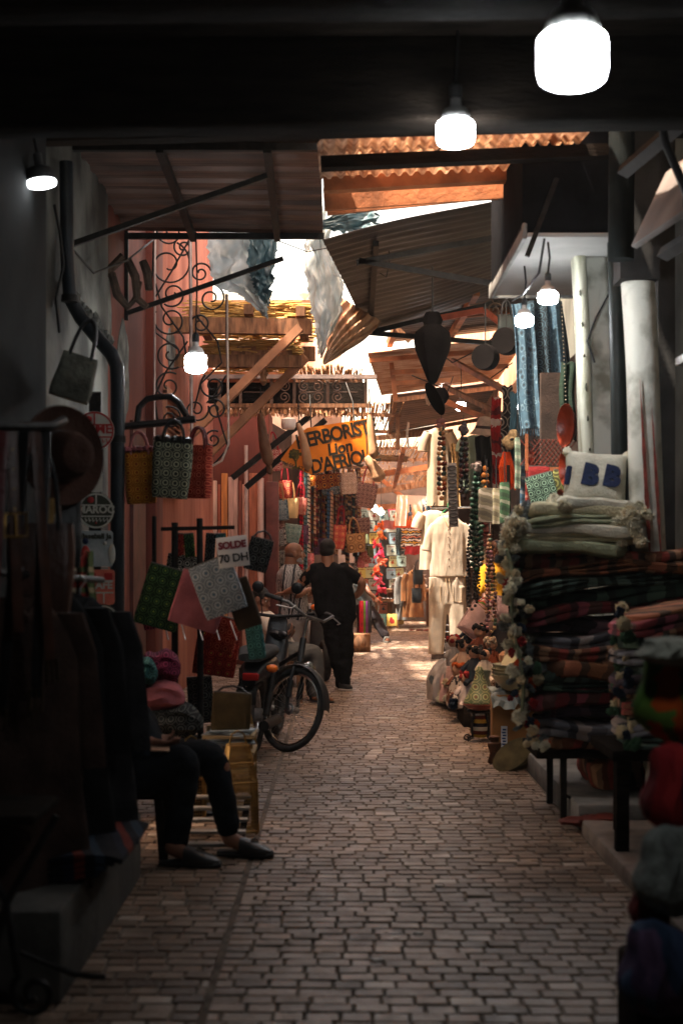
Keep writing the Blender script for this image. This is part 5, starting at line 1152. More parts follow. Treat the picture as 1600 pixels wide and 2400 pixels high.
# (px, py, wpx, hpx, material, strap, label)
BAGS = [(644, 1078, 34, 52, 'red', FL, 'crimson ring-printed sling bag behind the dark gourd'), (669, 1146, 30, 44, 'crimson', FL, 'small crimson bag with gold flowers below the sling bag'),
 (702, 1185, 34, 42, 'red', FL, 'red and white ring-printed bag right of the cream sack'), (660, 1195, 30, 50, 'blue', TL, 'slate blue ring-printed bag left of the cream sack'), (682, 1190, 34, 48, 'cream', TL, 'plain cream cloth sack among the printed bags'),
 (655, 1252, 28, 58, 'dark', None, 'black and white printed bag against the maroon post'), (686, 1250, 38, 46, 'teal', None, 'teal and white printed pouch over the bald head'), (710, 1252, 26, 46, 'purple', None, 'purple striped pouch right of the teal one'),
 (664, 1310, 24, 44, 'dark', None, 'black and white bag beside the bald head'), (718, 1314, 34, 36, 'rose', None, 'rose pink printed pouch between the two standing men'),
 (766, 1128, 62, 36, 'mix', None, 'red kilim bag with diamond pattern under the sign'), (722, 1126, 34, 26, 'orange', None, 'orange kilim bag left of the red diamond one'), (775, 1150, 42, 20, 'blue', None, 'slate blue printed pouch under the red kilim bag'),
 (817, 1132, 42, 52, 'white', TL, 'white tote with brown rings beside the red kilim bag'), (858, 1160, 48, 58, 'maroon', FL, 'maroon ring-printed tote under the fat gourd'),
 (795, 1258, 30, 58, 'crimson', FL, 'bright red handbag behind the tan tote'), (833, 1272, 46, 46, 'tan', TL, 'tan tote with embossed rings over the black sleeve'), (850, 1232, 34, 40, 'maroon', None, 'maroon printed pouch behind the tan tote'),
 (748, 1280, 30, 40, 'purple', None, 'purple printed pouch left of the dark haired head'), (866, 1292, 16, 30, 'olive', None, 'olive oval purse right of the tan tote'), (858, 1305, 20, 32, 'red', None, 'small dark red purse below the olive one'), (846, 1318, 18, 26, 'rose', None, 'pale rose pouch at the shoulder of the man in black'),
 (826, 1335, 26, 34, 'dark', None, 'black and white pouch behind the right shoulder of the man in black'), (838, 1425, 16, 44, 'red', None, 'red printed bag hanging low behind the bent elbow'), (845, 1490, 18, 42, 'red', None, 'lowest red ring-printed bag near the floor'), (836, 1455, 14, 30, 'white', None, 'white ring-printed purse behind the thigh of the man in black'), (858, 1480, 16, 40, 'blue', None, 'blue pouch standing beside the lowest red bag'),
 (733, 1100, 40, 22, 'dark', None, 'black and white pouch peeping over the orange kilim bag'), (655, 1225, 20, 36, 'maroon', None, 'dark red pouch half behind the slate bag')]
for px, py, wp, hp, m, hm, lab in BAGS:
    Y = stall_Y(px) - (.25 if hm else 0)
    bag(lab, P(px, py, Y), W(wp, Y), W(hp, Y), .16, K[m], hm, .75 if hm else 0, (0, R(rnd(-8, 8)), rnd(-.3, .3)), group='bags hung on the bag stall', hr=.014, flare=rnd(-.12, .08), n_h=1)
# curtain of hanging scarves and belts
SC = ['#5a2a20', '#8a5a3a', '#c09a70', '#2a2c34', '#7a2028', '#3a4a50', '#a87848', '#4a3428', '#d0b090', '#90303a', '#2c3a38', '#6a4a5a']
for k in range(34):
    px = 700 + k * 4.4 + rnd(-2, 2); Y = stall_Y(px) + .3 + rnd(-.06, .06); w_ = W(rnd(4.5, 9), Y); top = 1092 + rnd(-6, 26); bot = rnd(1250, 1330) if px > 720 else 1330
    L_ = W(bot - top, Y); m = stripes('stall_scarf_%d' % (k % 12), [C(SC[(k + q * 5) % 12]) for q in (0, 1, 0, 2, 3, 0)], .16 + .03 * (k % 4), (.3, 0, 1))
    mb = MB(); ph = rnd(0, 6)
    mb.sheet(lambda u, v: (w_ * (u - .5) * (1 + .3 * math.sin(3 * v + ph)), .025 * math.sin(u * 9 + ph + v * 3), -L_ * v), 8, 10, .008)
    solo('scarf', mb, m, 'striped scarf hanging in the dense curtain of scarves on the bag stall', 'scarf', P(px, top, Y), group='curtain of scarves on the bag stall')
for k, (px, c_, lab) in enumerate([(706, '#b01030', 'crimson tassel scarf between the red bag and the scarf curtain'), (716, '#5a8088', 'pale teal scarf strip beside the crimson one'), (722, '#d8d0c0', 'black and white striped scarf strip beside the teal one'), (770, '#4a7090', 'light blue scarf strip standing out of the scarf curtain'), (776, '#d8b090', 'pale peach scarf strip beside the light blue one')]):
    Y = stall_Y(px) - .12; mb = MB(); L_ = W(230 if k < 3 else 120, Y); w_ = W(8, Y)
    mb.sheet(lambda u, v: (w_ * (u - .5), .02 * math.sin(u * 9 + v * 5), -L_ * v), 6, 10, .008)
    solo('scarf', mb, stripes('strip_%d' % k, [C(c_), C(c_), mix(C(c_), (0.02, .02, .02), .7) if k != 2 else C('#181818')], .07, (.4, 0, 1)), lab, 'scarf', P(px, 1105 if k < 3 else 1150, Y), group='bright scarf strips on the bag stall')
# long coloured cloths low beside the bending man
for k, (px, c_, lab) in enumerate([(848, '#c02838', 'red cloth hanging low behind the man in black'), (853, '#6a8a30', 'green cloth hanging low beside the red one'), (858, '#7a3a7a', 'purple cloth hanging low beside the green one'), (864, '#2a2a30', 'black cloth hanging low at the leg of the bending man')]):
    Y = 24.6; mb = MB(); mb.sheet(lambda u, v: (.045 * (u - .5) * 2, .02 * math.sin(u * 8), -.55 * v), 6, 8, .008)
    solo('scarf', mb, mat('low_cloth_%d' % k, C(c_), .9, bump=.4), lab, 'scarf', P(px, 1408, Y), group='coloured cloths hanging low on the bag stall')
# bowls/cloth rim shelf and stall posts
mb = MB(); mb.beam(P(646, 1092, 20.2), P(870, 1096, 28), .05, .06); solo('hanging_rail', mb, WOODM, 'brown rail the bags and scarves hang from', 'rail', P(750, 1094, 24), world=True)
mb = MB(); mb.box((0, 0, .14), (.42, .32, .28), b=.02); mb.lathe([(.07, 0), (.1, .03), (.1, .06), (.04, .08)], 18, Matrix.Translation((.05, -.2, .16)) @ Matrix.Rotation(R(90), 4, 'X')); solo('wooden_chest', mb, WOODM, 'small wooden chest with a round boss behind the legs of the man in black', 'chest', (P(836, 0, 22.3).x, 22.3, 0))

# ================================================================== PLATE STALL, DOLL STRAND, FAR STALLS
PCOL = ['#9ab8b4', '#b8ccc4', '#d89a98', '#c8d0a0', '#88a8a8', '#d8cc70', '#a8bc90', '#b8c0b8', '#c07860', '#90b0c0']
PINK_ = ['#1c2420', '#8a1c18', '#204858', '#b05020']
mb = MB(); mb.box((0, .06, 0), (W(112, 31), .05, W(275, 31)), b=.01); solo('display_board', mb, mat('dark_board', (.04, .035, .035), .8), 'dark board carrying the rows of small painted tin plates', 'board', P(886, 1330, 31.2))
PWORDS = ['CAFE', 'OUI', 'TOM', 'THE', 'RIAD', 'ROSE', 'SUD', 'MINT', 'OASIS', 'KIF']
DESC = ['pale teal', 'pale mint', 'rose pink', 'lime', 'grey teal', 'yellow', 'sage green', 'off-white', 'brick orange', 'light blue']
cols_x = [848, 872, 896, 920, 938]; n_ = 0
inkm = [plain('plate_ink_%d' % i, C(c)) for i, c in enumerate(PINK_)]
rown = ['top', 'second', 'third', 'fourth', 'fifth', 'sixth', 'seventh', 'eighth', 'ninth', 'lowest']; coln = ['first', 'second', 'third', 'fourth', 'fifth']
for r_ in range(10):
    for c_ in range(5):
        if c_ == 2 and 1 < r_ < 8: continue
        if (r_ == 9 and c_ < 2): continue
        k = (r_ * 3 + c_ * 7 + (r_ * c_) % 4) % 10; Y = 31.0 + rnd(-.04, .02); px = cols_x[c_] + rnd(-1.5, 1.5) - (6 if r_ % 2 else 0) + 3; py = 1208 + 27 * r_ + rnd(-1.5, 1.5)
        wd, ht = W(22, Y), W(25, Y); t = thing('tin_plate', '%s painted tin plate, %s in the %s row of the plate stall' % (DESC[k], coln[c_], rown[r_]), 'plate', P(px, py, Y), (0, R(rnd(-2, 2)), 0), 'small painted tin plates')
        mb = MB(); rr = .02; o = []
        for sx_, sz_, a0 in ((1, 1, 0), (-1, 1, 90), (-1, -1, 180), (1, -1, 270)):
            for q in range(4): a = R(a0 + q * 30); o.append((sx_ * (wd / 2 - rr) + rr * math.cos(a), sz_ * (ht / 2 - rr) + rr * math.sin(a)))
        mb.prism(o, .008); part('plate', mb, plain('plate_col_%d' % k, C(PCOL[k]), .45, var=.06), t)
        mb = MB(); x_ = rnd(-.03, .03)
        mb.blob((x_, -.006, -.02), (.022, .003, .035), 8, .5); mb.blob((x_ + .01, -.006, .025), (.012, .003, .014), 8); mb.tube([(x_ - .05, -.006, -.03), (x_, -.006, -.01), (x_ + .05, -.006, -.045)], .007, 5); part('painted_figure', mb, inkm[(r_ + c_) % 4], t)
        mb = MB()
        for q in range(4): mb.box((-.055 + .036 * q, -.006, ht * .33), (.022, .003, .020 + .008 * ((q + k) % 2)))
        part('painted_letters', mb, inkm[(r_ + 2 * c_) % 2], t)
# strand of woollen dolls
ds = thing('doll_strand', 'strand of orange and pink woollen dolls hanging before the tin plates', 'strand', P(888, 1215, 29.6))
DC = ['#d85a14', '#e07030', '#c82838', '#e0406a', '#e87a5a', '#d84a28', '#f0607a', '#d03a50', '#e88060']
for k in range(9):
    mb = MB(); z = -.15 - .19 * k; x_ = .05 * math.sin(k * 2.1)
    for q in range(5): mb.blob((x_ + rnd(-.08, .08), rnd(-.05, .05), z + rnd(-.06, .06)), (rnd(.025, .05), .04, rnd(.03, .07)), 8, 1.0)
    mb.tube([(x_, 0, z), (x_ - .11, 0, z - .11)], .022, 6); mb.tube([(x_, 0, z), (x_ + .11, 0, z - .09)], .022, 6)
    part('doll', mb, mat('doll_wool_%d' % k, C(DC[k]), .95, bump=.7), ds)
mb = MB(); mb.tube([(0, 0, .05), (0, 0, -1.9)], .008, 5); part('cord', mb, ROPE, ds)
# painted canvases hung high at the far stall
cv = thing('painted_canvas', 'orange desert painting on canvas hung high over the far stall', 'painting', P(972, 1200, 29.5))
def paint_mat():
    m, nt, b = _new('desert_painting'); L = nt.links; tc = nt.nodes.new('ShaderNodeTexCoord'); sp = nt.nodes.new('ShaderNodeSeparateXYZ'); L.new(tc.outputs['Generated'], sp.inputs[0])
    n = _noise(nt, 6, 5, 'Generated'); ad = nt.nodes.new('ShaderNodeMath'); ad.operation = 'MULTIPLY_ADD'; ad.inputs[1].default_value = .5; L.new(n.outputs['Fac'], ad.inputs[0]); L.new(sp.outputs['Z'], ad.inputs[2])
    r = _ramp(nt, ad.outputs[0], [(.15, C('#7a2408')), (.35, C('#d04a10')), (.55, C('#e88030')), (.75, C('#e8b890')), (1.0, C('#d8c8c0'))]); L.new(r.outputs[0], b.inputs['Base Color']); b.inputs['Roughness'].default_value = .7
    return m
mb = MB(); mb.sheet(lambda u, v: (-.34 + .66 * u - .12 * v, .02 * math.sin(u * 4), .36 - .68 * v - .03 * u), 10, 8, .012); part('canvas', mb, paint_mat(), cv)
for x_ in (-.05, .22):
    mb = MB(); mb.blob((x_ - .05, -.03, -.04), (.05, .01, .045), 9, .4); mb.blob((x_ - .05, -.03, .06), (.028, .01, .07), 9); mb.blob((x_ - .05, -.03, .14), (.02, .01, .022), 8)
    for q in (-.035, .02): mb.tube([(x_ - .05 + q, -.03, -.06), (x_ - .06 + q, -.03, -.17)], .010, 5)
    part('painted_rider', mb, plain('rider_blue', C('#3a4858')), cv)
for k, (px, lab) in enumerate([(937, 'white rolled canvas at the left of the desert painting'), (950, 'second white canvas edge beside the desert painting')]):
    mb = MB(); mb.sheet(lambda u, v: (.11 * (u - .5) - .05 * v, .05 * math.sin(u * 3), -.64 * v), 6, 8, .012); solo('blank_canvas', mb, mat('raw_canvas', C('#d8c4b0'), .8, var=.1), lab, 'canvas', P(px, 1160, 29.4 - .1 * k))
def hang(name, label, cat, px, py, wpx, hpx, Y, m, fold=.02, th=.01, group=None, skew=0):
    mb = MB(); wd, ht = W(wpx, Y), W(hpx, Y); ph = px * .37
    mb.sheet(lambda u, v: (wd * (u - .5) + skew * v + .01 * math.sin(7 * v + ph), fold * math.sin(u * 11 + ph) * (.4 + .6 * v), -ht * v + .012 * math.sin(u * 9 + ph)), 16, 14, th)
    return solo(name, mb, m, label, cat, P(px, py, Y), group=group)
ZIG = stripes('black_white_kilim', [C('#1a1a1c'), C('#d8d0c8'), C('#1a1a1c'), C('#b06a50'), C('#24242a'), C('#d8d4c8'), C('#1a1a1c'), C('#c09030')], .22, (0, 0, 1), .6, wsc=14)
hang('rug', 'black and white patterned rug hung under the desert painting', 'rug', 966, 1238, 52, 52, 29.8, ZIG)
hang('cloth', 'dark red cloth under the black and white rug', 'cloth', 966, 1280, 34, 20, 29.6, mat('dark_red_cloth', C('#8a1c20'), .9))
hang('towel', 'dark teal patterned towel left of the black and white rug', 'towel', 937, 1235, 20, 66, 30.2, rings('towel_print', C('#2a3a40'), C('#607880'), .12))
hang('rug', 'pink woven mat above the top row of plates', 'mat', 912, 1220, 40, 20, 30.6, mat('pink_mat', C('#b06a68'), .9))
hang('cloth', 'bright pink cloth high behind the far pendant lamps', 'cloth', 918, 1188, 16, 24, 31, mat('hot_pink_cloth', C('#d04a6a'), .9))
# heap of white shirts on a dim table; coats; low table
tb = thing('stall_table', 'dim wooden stall table heaped with white shirts at the far end', 'table', (1.45, 30.4, 0))
mb = MB(); mb.box((0, 0, .78), (1.0, 1.2, .06)); part('table_top', mb, WOODM, tb)
for x_ in (-.42, .42):
    for y_ in (-.5, .5): mb = MB(); mb.box((x_, y_, .375), (.07, .07, .75)); part('leg', mb, WOODM, tb)
for k in range(9):
    mb = MB(); mb.blob((0, 0, 0), (rnd(.10, .17), rnd(.12, .2), rnd(.05, .09)), 14, 1.2, 1.6); solo('shirt', mb, mat('dull_white_cotton', C('#a8a4a0'), .9, var=.2, sc=9), 'crumpled whitish shirt in the heap on the far stall table', 'shirt', (1.2 + .5 * rnd(0, 1), 30.2 + rnd(-.4, .4), .88 + .07 * (k // 3)), group='heap of whitish shirts')
mb = MB(); mb.tube([(-.07, 0, 0), (.07, 0, 0)], .035, 12); solo('bottle', mb, mat('red_white_label', C('#c03028'), .4), 'red and white roll on the dim far table', 'roll', (1.43, 29.75, 1.12))
jacket('grey coat hanging by the far doorway', P(951, 1345, 29.5), .36, .95, .4, mat('grey_coat', C('#6a6a68'), .9)); jacket('ochre brown coat hanging by the far doorway', P(968, 1338, 29.3), .36, .95, .3, mat('ochre_coat', C('#6a4424'), .9))
jacket('pale long coat at the left of the far doorway', P(938, 1360, 30.4), .3, .8, .2, mat('pale_coat', C('#8a8078'), .9))
lt = thing('low_table', 'low wooden table with silver trinkets under the tin plates', 'table', (P(905, 0, 29.8).x, 29.8, 0)); 
mb = MB(); mb.box((0, 0, .58), (.5, .4, .04)); part('table_top', mb, WOODM, lt)
for x_ in (-.2, .2):
    for y_ in (-.15, .15): mb = MB(); mb.beam((x_ * 1.15, y_, 0), (x_, y_, .56), .05, .05, up=(0, 1, 0)); part('leg', mb, WOODM, lt)
mb = MB()
for k in range(12): mb.blob((rnd(-.2, .2), rnd(-.15, .15), .02), (rnd(.02, .05), .03, .02), 8, .4)
solo('trinkets', mb, CHROME, 'silver trinkets heaped on the low table', 'trinkets', (P(905, 0, 29.8).x, 29.8, .60), kind='stuff')
for k, (px, lab, c_) in enumerate([(893, 'teal painted plate standing on the floor by the low table', '#5a8a88'), (918, 'yellow painted plate standing on the floor by the low table', '#c8b060')]):
    t = thing('tin_plate', lab, 'plate', P(px, 1453, 29.3), (R(-8), 0, 0), 'small painted tin plates'); mb = MB(); mb.box((0, 0, 0), (.21, .012, .25), b=.005); part('plate', mb, plain('floor_plate_%d' % k, C(c_), .45), t)
    mb = MB(); mb.blob((0, -.008, -.01), (.05, .004, .06), 9, .8); part('painted_figure', mb, inkm[1], t)
mb = MB()
for k in range(7): mb.blob((rnd(-.18, .18), rnd(-.05, .05), .02), (.06, .04, .015), 9, .8)
solo('rag', mb, mat('red_brown_rag', C('#5a2018'), .9), 'red-brown rag lying on the far pavement', 'rag', P(985, 1479, 28.5))
# dark back shop blocks far right, with goods
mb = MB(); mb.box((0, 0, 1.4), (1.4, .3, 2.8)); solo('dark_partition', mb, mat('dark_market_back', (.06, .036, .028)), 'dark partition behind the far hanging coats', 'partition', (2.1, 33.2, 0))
for px, py, lab in [(976, 1395, 'dark leather satchel hanging lowest beside the white trousers'), (979, 1352, 'dark leather satchel hanging above the lowest one')]: bag(lab, P(px, py, 22.5), .16, .24, .1, mat('blue_black_cloth', C('#1c2228'), .9), LEATH, .6)
# ================================================================== PEOPLE
def path(pts, rs, k=4):
    """smooth resample of joints and radii"""
    pts = [V(p) for p in pts]; out = []; ro = []; n = len(pts)
    for i in range(n - 1):
        p0, p1, p2, p3 = pts[max(i - 1, 0)], pts[i], pts[i + 1], pts[min(i + 2, n - 1)]
        for q in range(k):
            t = q / k; a = p1 * 2; b = p2 - p0; c = p0 * 2 - p1 * 5 + p2 * 4 - p3; d = p1 * 3 - p0 - p2 * 3 + p3
            out.append((a + b * t + c * t * t + d * t ** 3) * .5); ro.append(rs[i] * (1 - t) + rs[i + 1] * t)
    out.append(pts[-1]); ro.append(rs[-1]); return out, ro
def limb(mb, pts, rs, n=14, k=4):
    a, b = path(pts, rs, k); mb.tube(a, b, n)
    mb.blob(a[0], b[0] * .98, 10); mb.blob(a[-1], b[-1] * .98, 10)
def hand(mb, wr, d, nrm, thumb, curl=.5, L=.175):
    """palm, four unequal bent fingers and a thumb from the palm's side"""
    d = V(d).normalized(); nrm = V(nrm); nrm = (nrm - d * nrm.dot(d)).normalized(); ac = V(thumb); ac = (ac - d * ac.dot(d) - nrm * ac.dot(nrm)).normalized()
    wr = V(wr); s = L / .175
    mb.loft([(wr, .027 * s, .02 * s, ac, nrm), (wr + d * .03 * s, .036 * s, .017 * s, ac, nrm), (wr + d * .075 * s, .042 * s, .014 * s, ac, nrm), (wr + d * .092 * s, .038 * s, .011 * s, ac, nrm)], 16, 2.6)
    for i, (o, ln) in enumerate(((.031, .066), (.0105, .076), (-.0105, .070), (-.031, .054))):
        p = wr + d * .086 * s + ac * o * s; pts = [p]; a = 0
        for sg_, f in enumerate((.46, .30, .24)):
            a += curl * (.55, .8, .6)[sg_] + .05 * i; dd = d * math.cos(a) + nrm * math.sin(a) + ac * .05 * (1.5 - i); pts.append(pts[-1] + dd.normalized() * ln * f * s)
        mb.tube(pts, [.0092 * s, .0088 * s, .008 * s, .0068 * s], 8); mb.blob(pts[-1], .0068 * s, 8)
    p = wr + d * .028 * s + ac * .03 * s; q = p + (d * .65 + ac * .6 + nrm * .3).normalized() * .036 * s; r_ = q + (d * .85 + ac * .15 + nrm * (.3 + curl * .5)).normalized() * .03 * s
    mb.tube([p, q, r_], [.0125 * s, .0105 * s, .008 * s], 8); mb.blob(r_, .008 * s, 8)
def head(mb, c, f, up=(0, 0, 1), s=1.0):
    f = V(f).normalized(); up = V(up); up = (up - f * up.dot(f)).normalized(); x = f.cross(up)
    M = Matrix(((x.x, f.x, up.x, c[0]), (x.y, f.y, up.y, c[1]), (x.z, f.z, up.z, c[2]), (0, 0, 0, 1))) @ Matrix.Scale(s, 4)
    mb.blob((0, -.012, .035), (.077, .096, .082), 22, M=M); mb.blob((0, .008, -.01), (.070, .082, .085), 20, M=M); mb.blob((0, .030, -.06), (.052, .058, .055), 18, M=M); mb.blob((0, .062, -.092), (.026, .025, .022), 14, M=M)
    mb.tube([M @ V((0, .082, .018)), M @ V((0, .098, -.012)), M @ V((0, .110, -.030)), M @ V((0, .092, -.040))], [.011 * s, .013 * s, .016 * s, .013 * s], 10)
    for q in (-1, 1):
        mb.blob((.010 * q, .096, -.034), (.010, .012, .009), 8, M=M); mb.blob((.033 * q, .072, .028), (.026, .018, .010), 10, M=M); mb.blob((.040 * q, .060, -.025), (.024, .022, .02), 10, M=M)
        mb.blob((.080 * q, -.010, -.008), (.009, .021, .033), 12, M=M); mb.blob((.079 * q, -.006, -.032), (.008, .012, .012), 8, M=M)
    mb.blob((0, .086, -.058), (.024, .012, .007), 10, M=M); mb.blob((0, .084, -.070), (.022, .013, .008), 10, M=M)
    return M
def eyes(parent, M, skin):
    for q in (-1, 1):
        mb = MB(); mb.blob(M @ V((.032 * q, .070, .008)), .0125, 12); e = part('eye', mb, mat('eye_white', (.6, .56, .5), .3, var=.05, bump=0), parent, True)
        mb = MB(); mb.blob(M @ V((.032 * q, .079, .008)), .0062, 10); part('iris', mb, mat('dark_iris', (.015, .01, .007), .2, var=.05, bump=0), e, True)
def rumple(me, amp, sc=7, seed=0, stretch=(1, 1, 1)):
    sv = V((seed, seed * 1.7, seed * .3)); co = [v.co.copy() for v in me.vertices]; no = [v.normal.copy() for v in me.vertices]
    for v, c, n in zip(me.vertices, co, no):
        p = V((c.x * sc * stretch[0], c.y * sc * stretch[1], c.z * sc * stretch[2])) + sv
        v.co = c + n * amp * (noise.noise(p) + .5 * noise.noise(p * 2.3))
    me.update()
def shoe(parent, heel, toe, m, sole, hh=.07, wd=.045, name='shoe'):
    heel, toe = V(heel), V(toe); d = (toe - heel).normalized(); u = V((0, 0, 1)); a = d.cross(u).normalized(); u = a.cross(d); L = (toe - heel).length
    mb = MB(); secs = [(heel + u * hh * .5 - d * .005, wd * .45, hh * .40, a, u), (heel + d * L * .06 + u * hh * .58, wd * .74, hh * .56, a, u), (heel + d * L * .26 + u * hh * .6, wd * .8, hh * .58, a, u), (heel + d * L * .45 + u * hh * .48, wd * .86, hh * .45, a, u), (heel + d * L * .7 + u * hh * .36, wd * 1.02, hh * .34, a, u), (heel + d * L * .9 + u * hh * .3, wd * .82, hh * .27, a, u), (heel + d * L + u * hh * .25, wd * .35, hh * .15, a, u)]
    mb.loft(secs, 18, 2.4); o = part(name, mb, m, parent, True)
    mb = MB(); mb.loft([(heel + d * L * t + u * hh * .02, wd * q, .011, a, u) for t, q in ((-.03, .5), (.05, .84), (.3, .88), (.5, .88), (.72, 1.06), (.92, .86), (1.02, .35))], 18, 3); part('sole', mb, sole, o, True); return o
def trousers(parent, waist, hipL, hipR, legs, m, seed=1, wr=.16, wy=.13, voxel=.013, ax=(1, 0, 0), ay=(0, 1, 0), amp=.009):
    mb = MB(); pel = (V(hipL) + V(hipR)) / 2
    mb.loft([(waist, wr, wy, ax, ay), (V(waist).lerp(pel, .5), wr * 1.06, wy * 1.08, ax, ay), (pel, wr * 1.05, wy * 1.08, ax, ay), (pel - V((0, 0, .05)), wr * .9, wy * .9, ax, ay)], 24, 2.3)
    for pts, rs in legs: limb(mb, pts, rs, 16)
    me = fuse(mb, m, voxel, 5, 'trousers'); rumple(me, amp, 8, seed, (1, 1, 1.7)); part('trousers', me, m, parent, True)
def shirt(parent, secs, sleeves, m, seed=2, voxel=.013, amp=.008, name='shirt', e=2.4):
    mb = MB(); mb.loft(secs, 28, e)
    for pts, rs in sleeves: limb(mb, pts, rs, 16)
    me = fuse(mb, m, voxel, 5, name); rumple(me, amp, 7, seed, (1, 1, .8)); return part(name, me, m, parent, True)
_part = part
def part(name, mb, mats, parent, world=False, label=None):   # fused meshes come in world points too
    if world and isinstance(mb, bpy.types.Mesh):
        org = V((0, 0, 0)); q = parent
        while q is not None: org = org + V(q.location); q = q.parent
        mb.transform(Matrix.Translation(-org))
    return _part(name, mb, mats, parent, world, label)

# --- the man in black, from behind, one hand on the moped mirror side, the other on his hip
Y = 15.7
A_ = lambda px, py, dy=0: P(px, py, Y + dy)
man = thing('person', 'man in black t-shirt and trousers seen from behind with a hand on his hip', 'person', (A_(800, 1617).x, Y, 0))
mb = MB(); hc = A_(768, 1291, .02); fdir = V((.28, 1, -.03))
M = head(mb, hc, fdir, s=1.06)
limb(mb, [A_(767, 1300, 0), A_(768, 1330, -.02)], [.066, .075])
mb.loft([(A_(768, 1322, .0), .08, .07), (A_(771, 1340), .185, .095), (A_(776, 1380), .19, .115), (A_(783, 1410), .185, .125), (A_(787, 1435), .19, .13)], 24, 2.4)
limb(mb, [A_(735, 1334), A_(710, 1362, .08), A_(692, 1378, .16), A_(670, 1388, .25)], [.062, .052, .044, .030])
hand(mb, A_(668, 1389, .26), (-.9, .3, -.1), (0, 0, -1), (0, 1, .2), .35)
limb(mb, [A_(812, 1334), A_(836, 1356, -.02), A_(848, 1368, -.03), A_(842, 1388, .02), A_(830, 1399, .06)], [.064, .055, .050, .042, .031])
hand(mb, A_(829, 1400, .06), (-1, .1, -.35), (.1, .9, -.1), (0, .5, 1), .4)
for (a, b, c) in [((778, 1445), (787, 1520, .01), (798, 1598, .06)), ((799, 1445), (806, 1520), (808, 1598, -.02))]: limb(mb, [A_(*a), A_(*b), A_(*c)], [.095, .06, .042])
part('body', fuse(mb, SKIN, .007, 3), SKIN, man, True); eyes(man, M, SKIN)
mb = MB(); mb.blob((0, -.016, .046), (.083, .100, .083), 24, .03, 3, M=M); mb.blob((0, -.045, -.005), (.078, .070, .062), 20, .03, 3, M=M); me = fuse(mb, HAIR, .008, 2, 'hair'); part('hair', me, HAIR, man, True)
shirt(man, [(A_(767, 1316, 0), .072, .07), (A_(768, 1322), .11, .085), (A_(771, 1332), .185, .105), (A_(775, 1355), .215, .13), (A_(779, 1385), .232, .145), (A_(783, 1410), .235, .15), (A_(787, 1434), .225, .152), (A_(789, 1442), .218, .147)],
      [([A_(740, 1334), A_(722, 1350, .05), A_(706, 1369, .12)], [.074, .068, .062]), ([A_(806, 1333), A_(825, 1347, -.01), A_(837, 1358, -.02)], [.074, .068, .064])], BLACKC, 3, amp=.012)
trousers(man, A_(788, 1434), A_(778, 1450), A_(800, 1450), [([A_(778, 1450), A_(786, 1515), A_(792, 1550, .02), A_(798, 1590, .06), A_(798, 1604, .06)], [.13, .105, .088, .062, .06]), ([A_(799, 1450), A_(806, 1515), A_(808, 1550), A_(808, 1590, -.02), A_(808, 1606, -.02)], [.135, .11, .09, .066, .066])], BLACKC, 5, .205, .15, amp=.013)
SOLE = mat('pale_rubber_sole', (.55, .50, .44), .7, var=.15)
shoe(man, V((A_(797, 0).x, Y - .02, .012)), V((A_(824, 0).x, Y - .10, .012)), mat('black_trainer', (.012, .012, .013), .5), SOLE, .085, .05)
shoe(man, V((A_(792, 0).x, Y + .10, .012)), V((A_(803, 0).x, Y + .34, .012)), mat('black_trainer', (.012, .012, .013), .5), SOLE, .085, .05)

# --- bald man in a striped print shirt, in profile
Y = 16.25
bm_ = thing('person', 'bald man with a grey goatee in a blue-striped print shirt', 'person', (P(690, 0, Y).x, Y, 0))
mb = MB(); hc = A_(691, 1297); M = head(mb, hc, (1, .12, .02), s=1.06)
limb(mb, [A_(683, 1305), A_(680, 1332)], [.068, .08])
mb.loft([(A_(681, 1328), .08, .08), (A_(680, 1345), .125, .19), (A_(682, 1385), .15, .19), (A_(687, 1430), .145, .18)], 24, 2.3)
limb(mb, [A_(676, 1342, -.17), A_(680, 1375, -.21), A_(694, 1394, -.20), A_(712, 1388, -.12), A_(724, 1382, -.05)], [.062, .050, .045, .036, .03])
hand(mb, A_(725, 1382, -.05), (1, .3, .1), (0, .6, -.8), (0, .3, 1), .5)
limb(mb, [A_(690, 1342, .17), A_(700, 1380, .22), A_(722, 1392, .2)], [.06, .045, .03]); hand(mb, A_(723, 1392, .2), (1, 0, .1), (0, -.6, -.8), (0, -.3, 1), .5)
for dy, px in ((-.09, 684), (.09, 692)): limb(mb, [A_(px, 1450, dy), A_(px + 2, 1525, dy), A_(px, 1604, dy)], [.09, .06, .042])
part('body', fuse(mb, SKIN, .007, 3), SKIN, bm_, True); eyes(bm_, M, SKIN)
mb = MB(); mb.blob((0, .066, -.090), (.034, .030, .030), 16, .2, 4, M=M)
for q in (-1, 1): mb.blob((.042 * q, .040, -.068), (.014, .030, .030), 12, .2, 4, M=M)
mb.blob((0, .088, -.050), (.030, .012, .006), 10, M=M); part('goatee', mb, mat('grey_beard', (.30, .27, .25), .9, bump=.8, bsc=150), bm_, True)
mb = MB(); mb.blob((0, -.02, -.01), (.0775, .090, .05), 18, M=M); part('hair_fringe', mb, mat('shaved_stubble', (.16, .08, .055), .7), bm_, True)
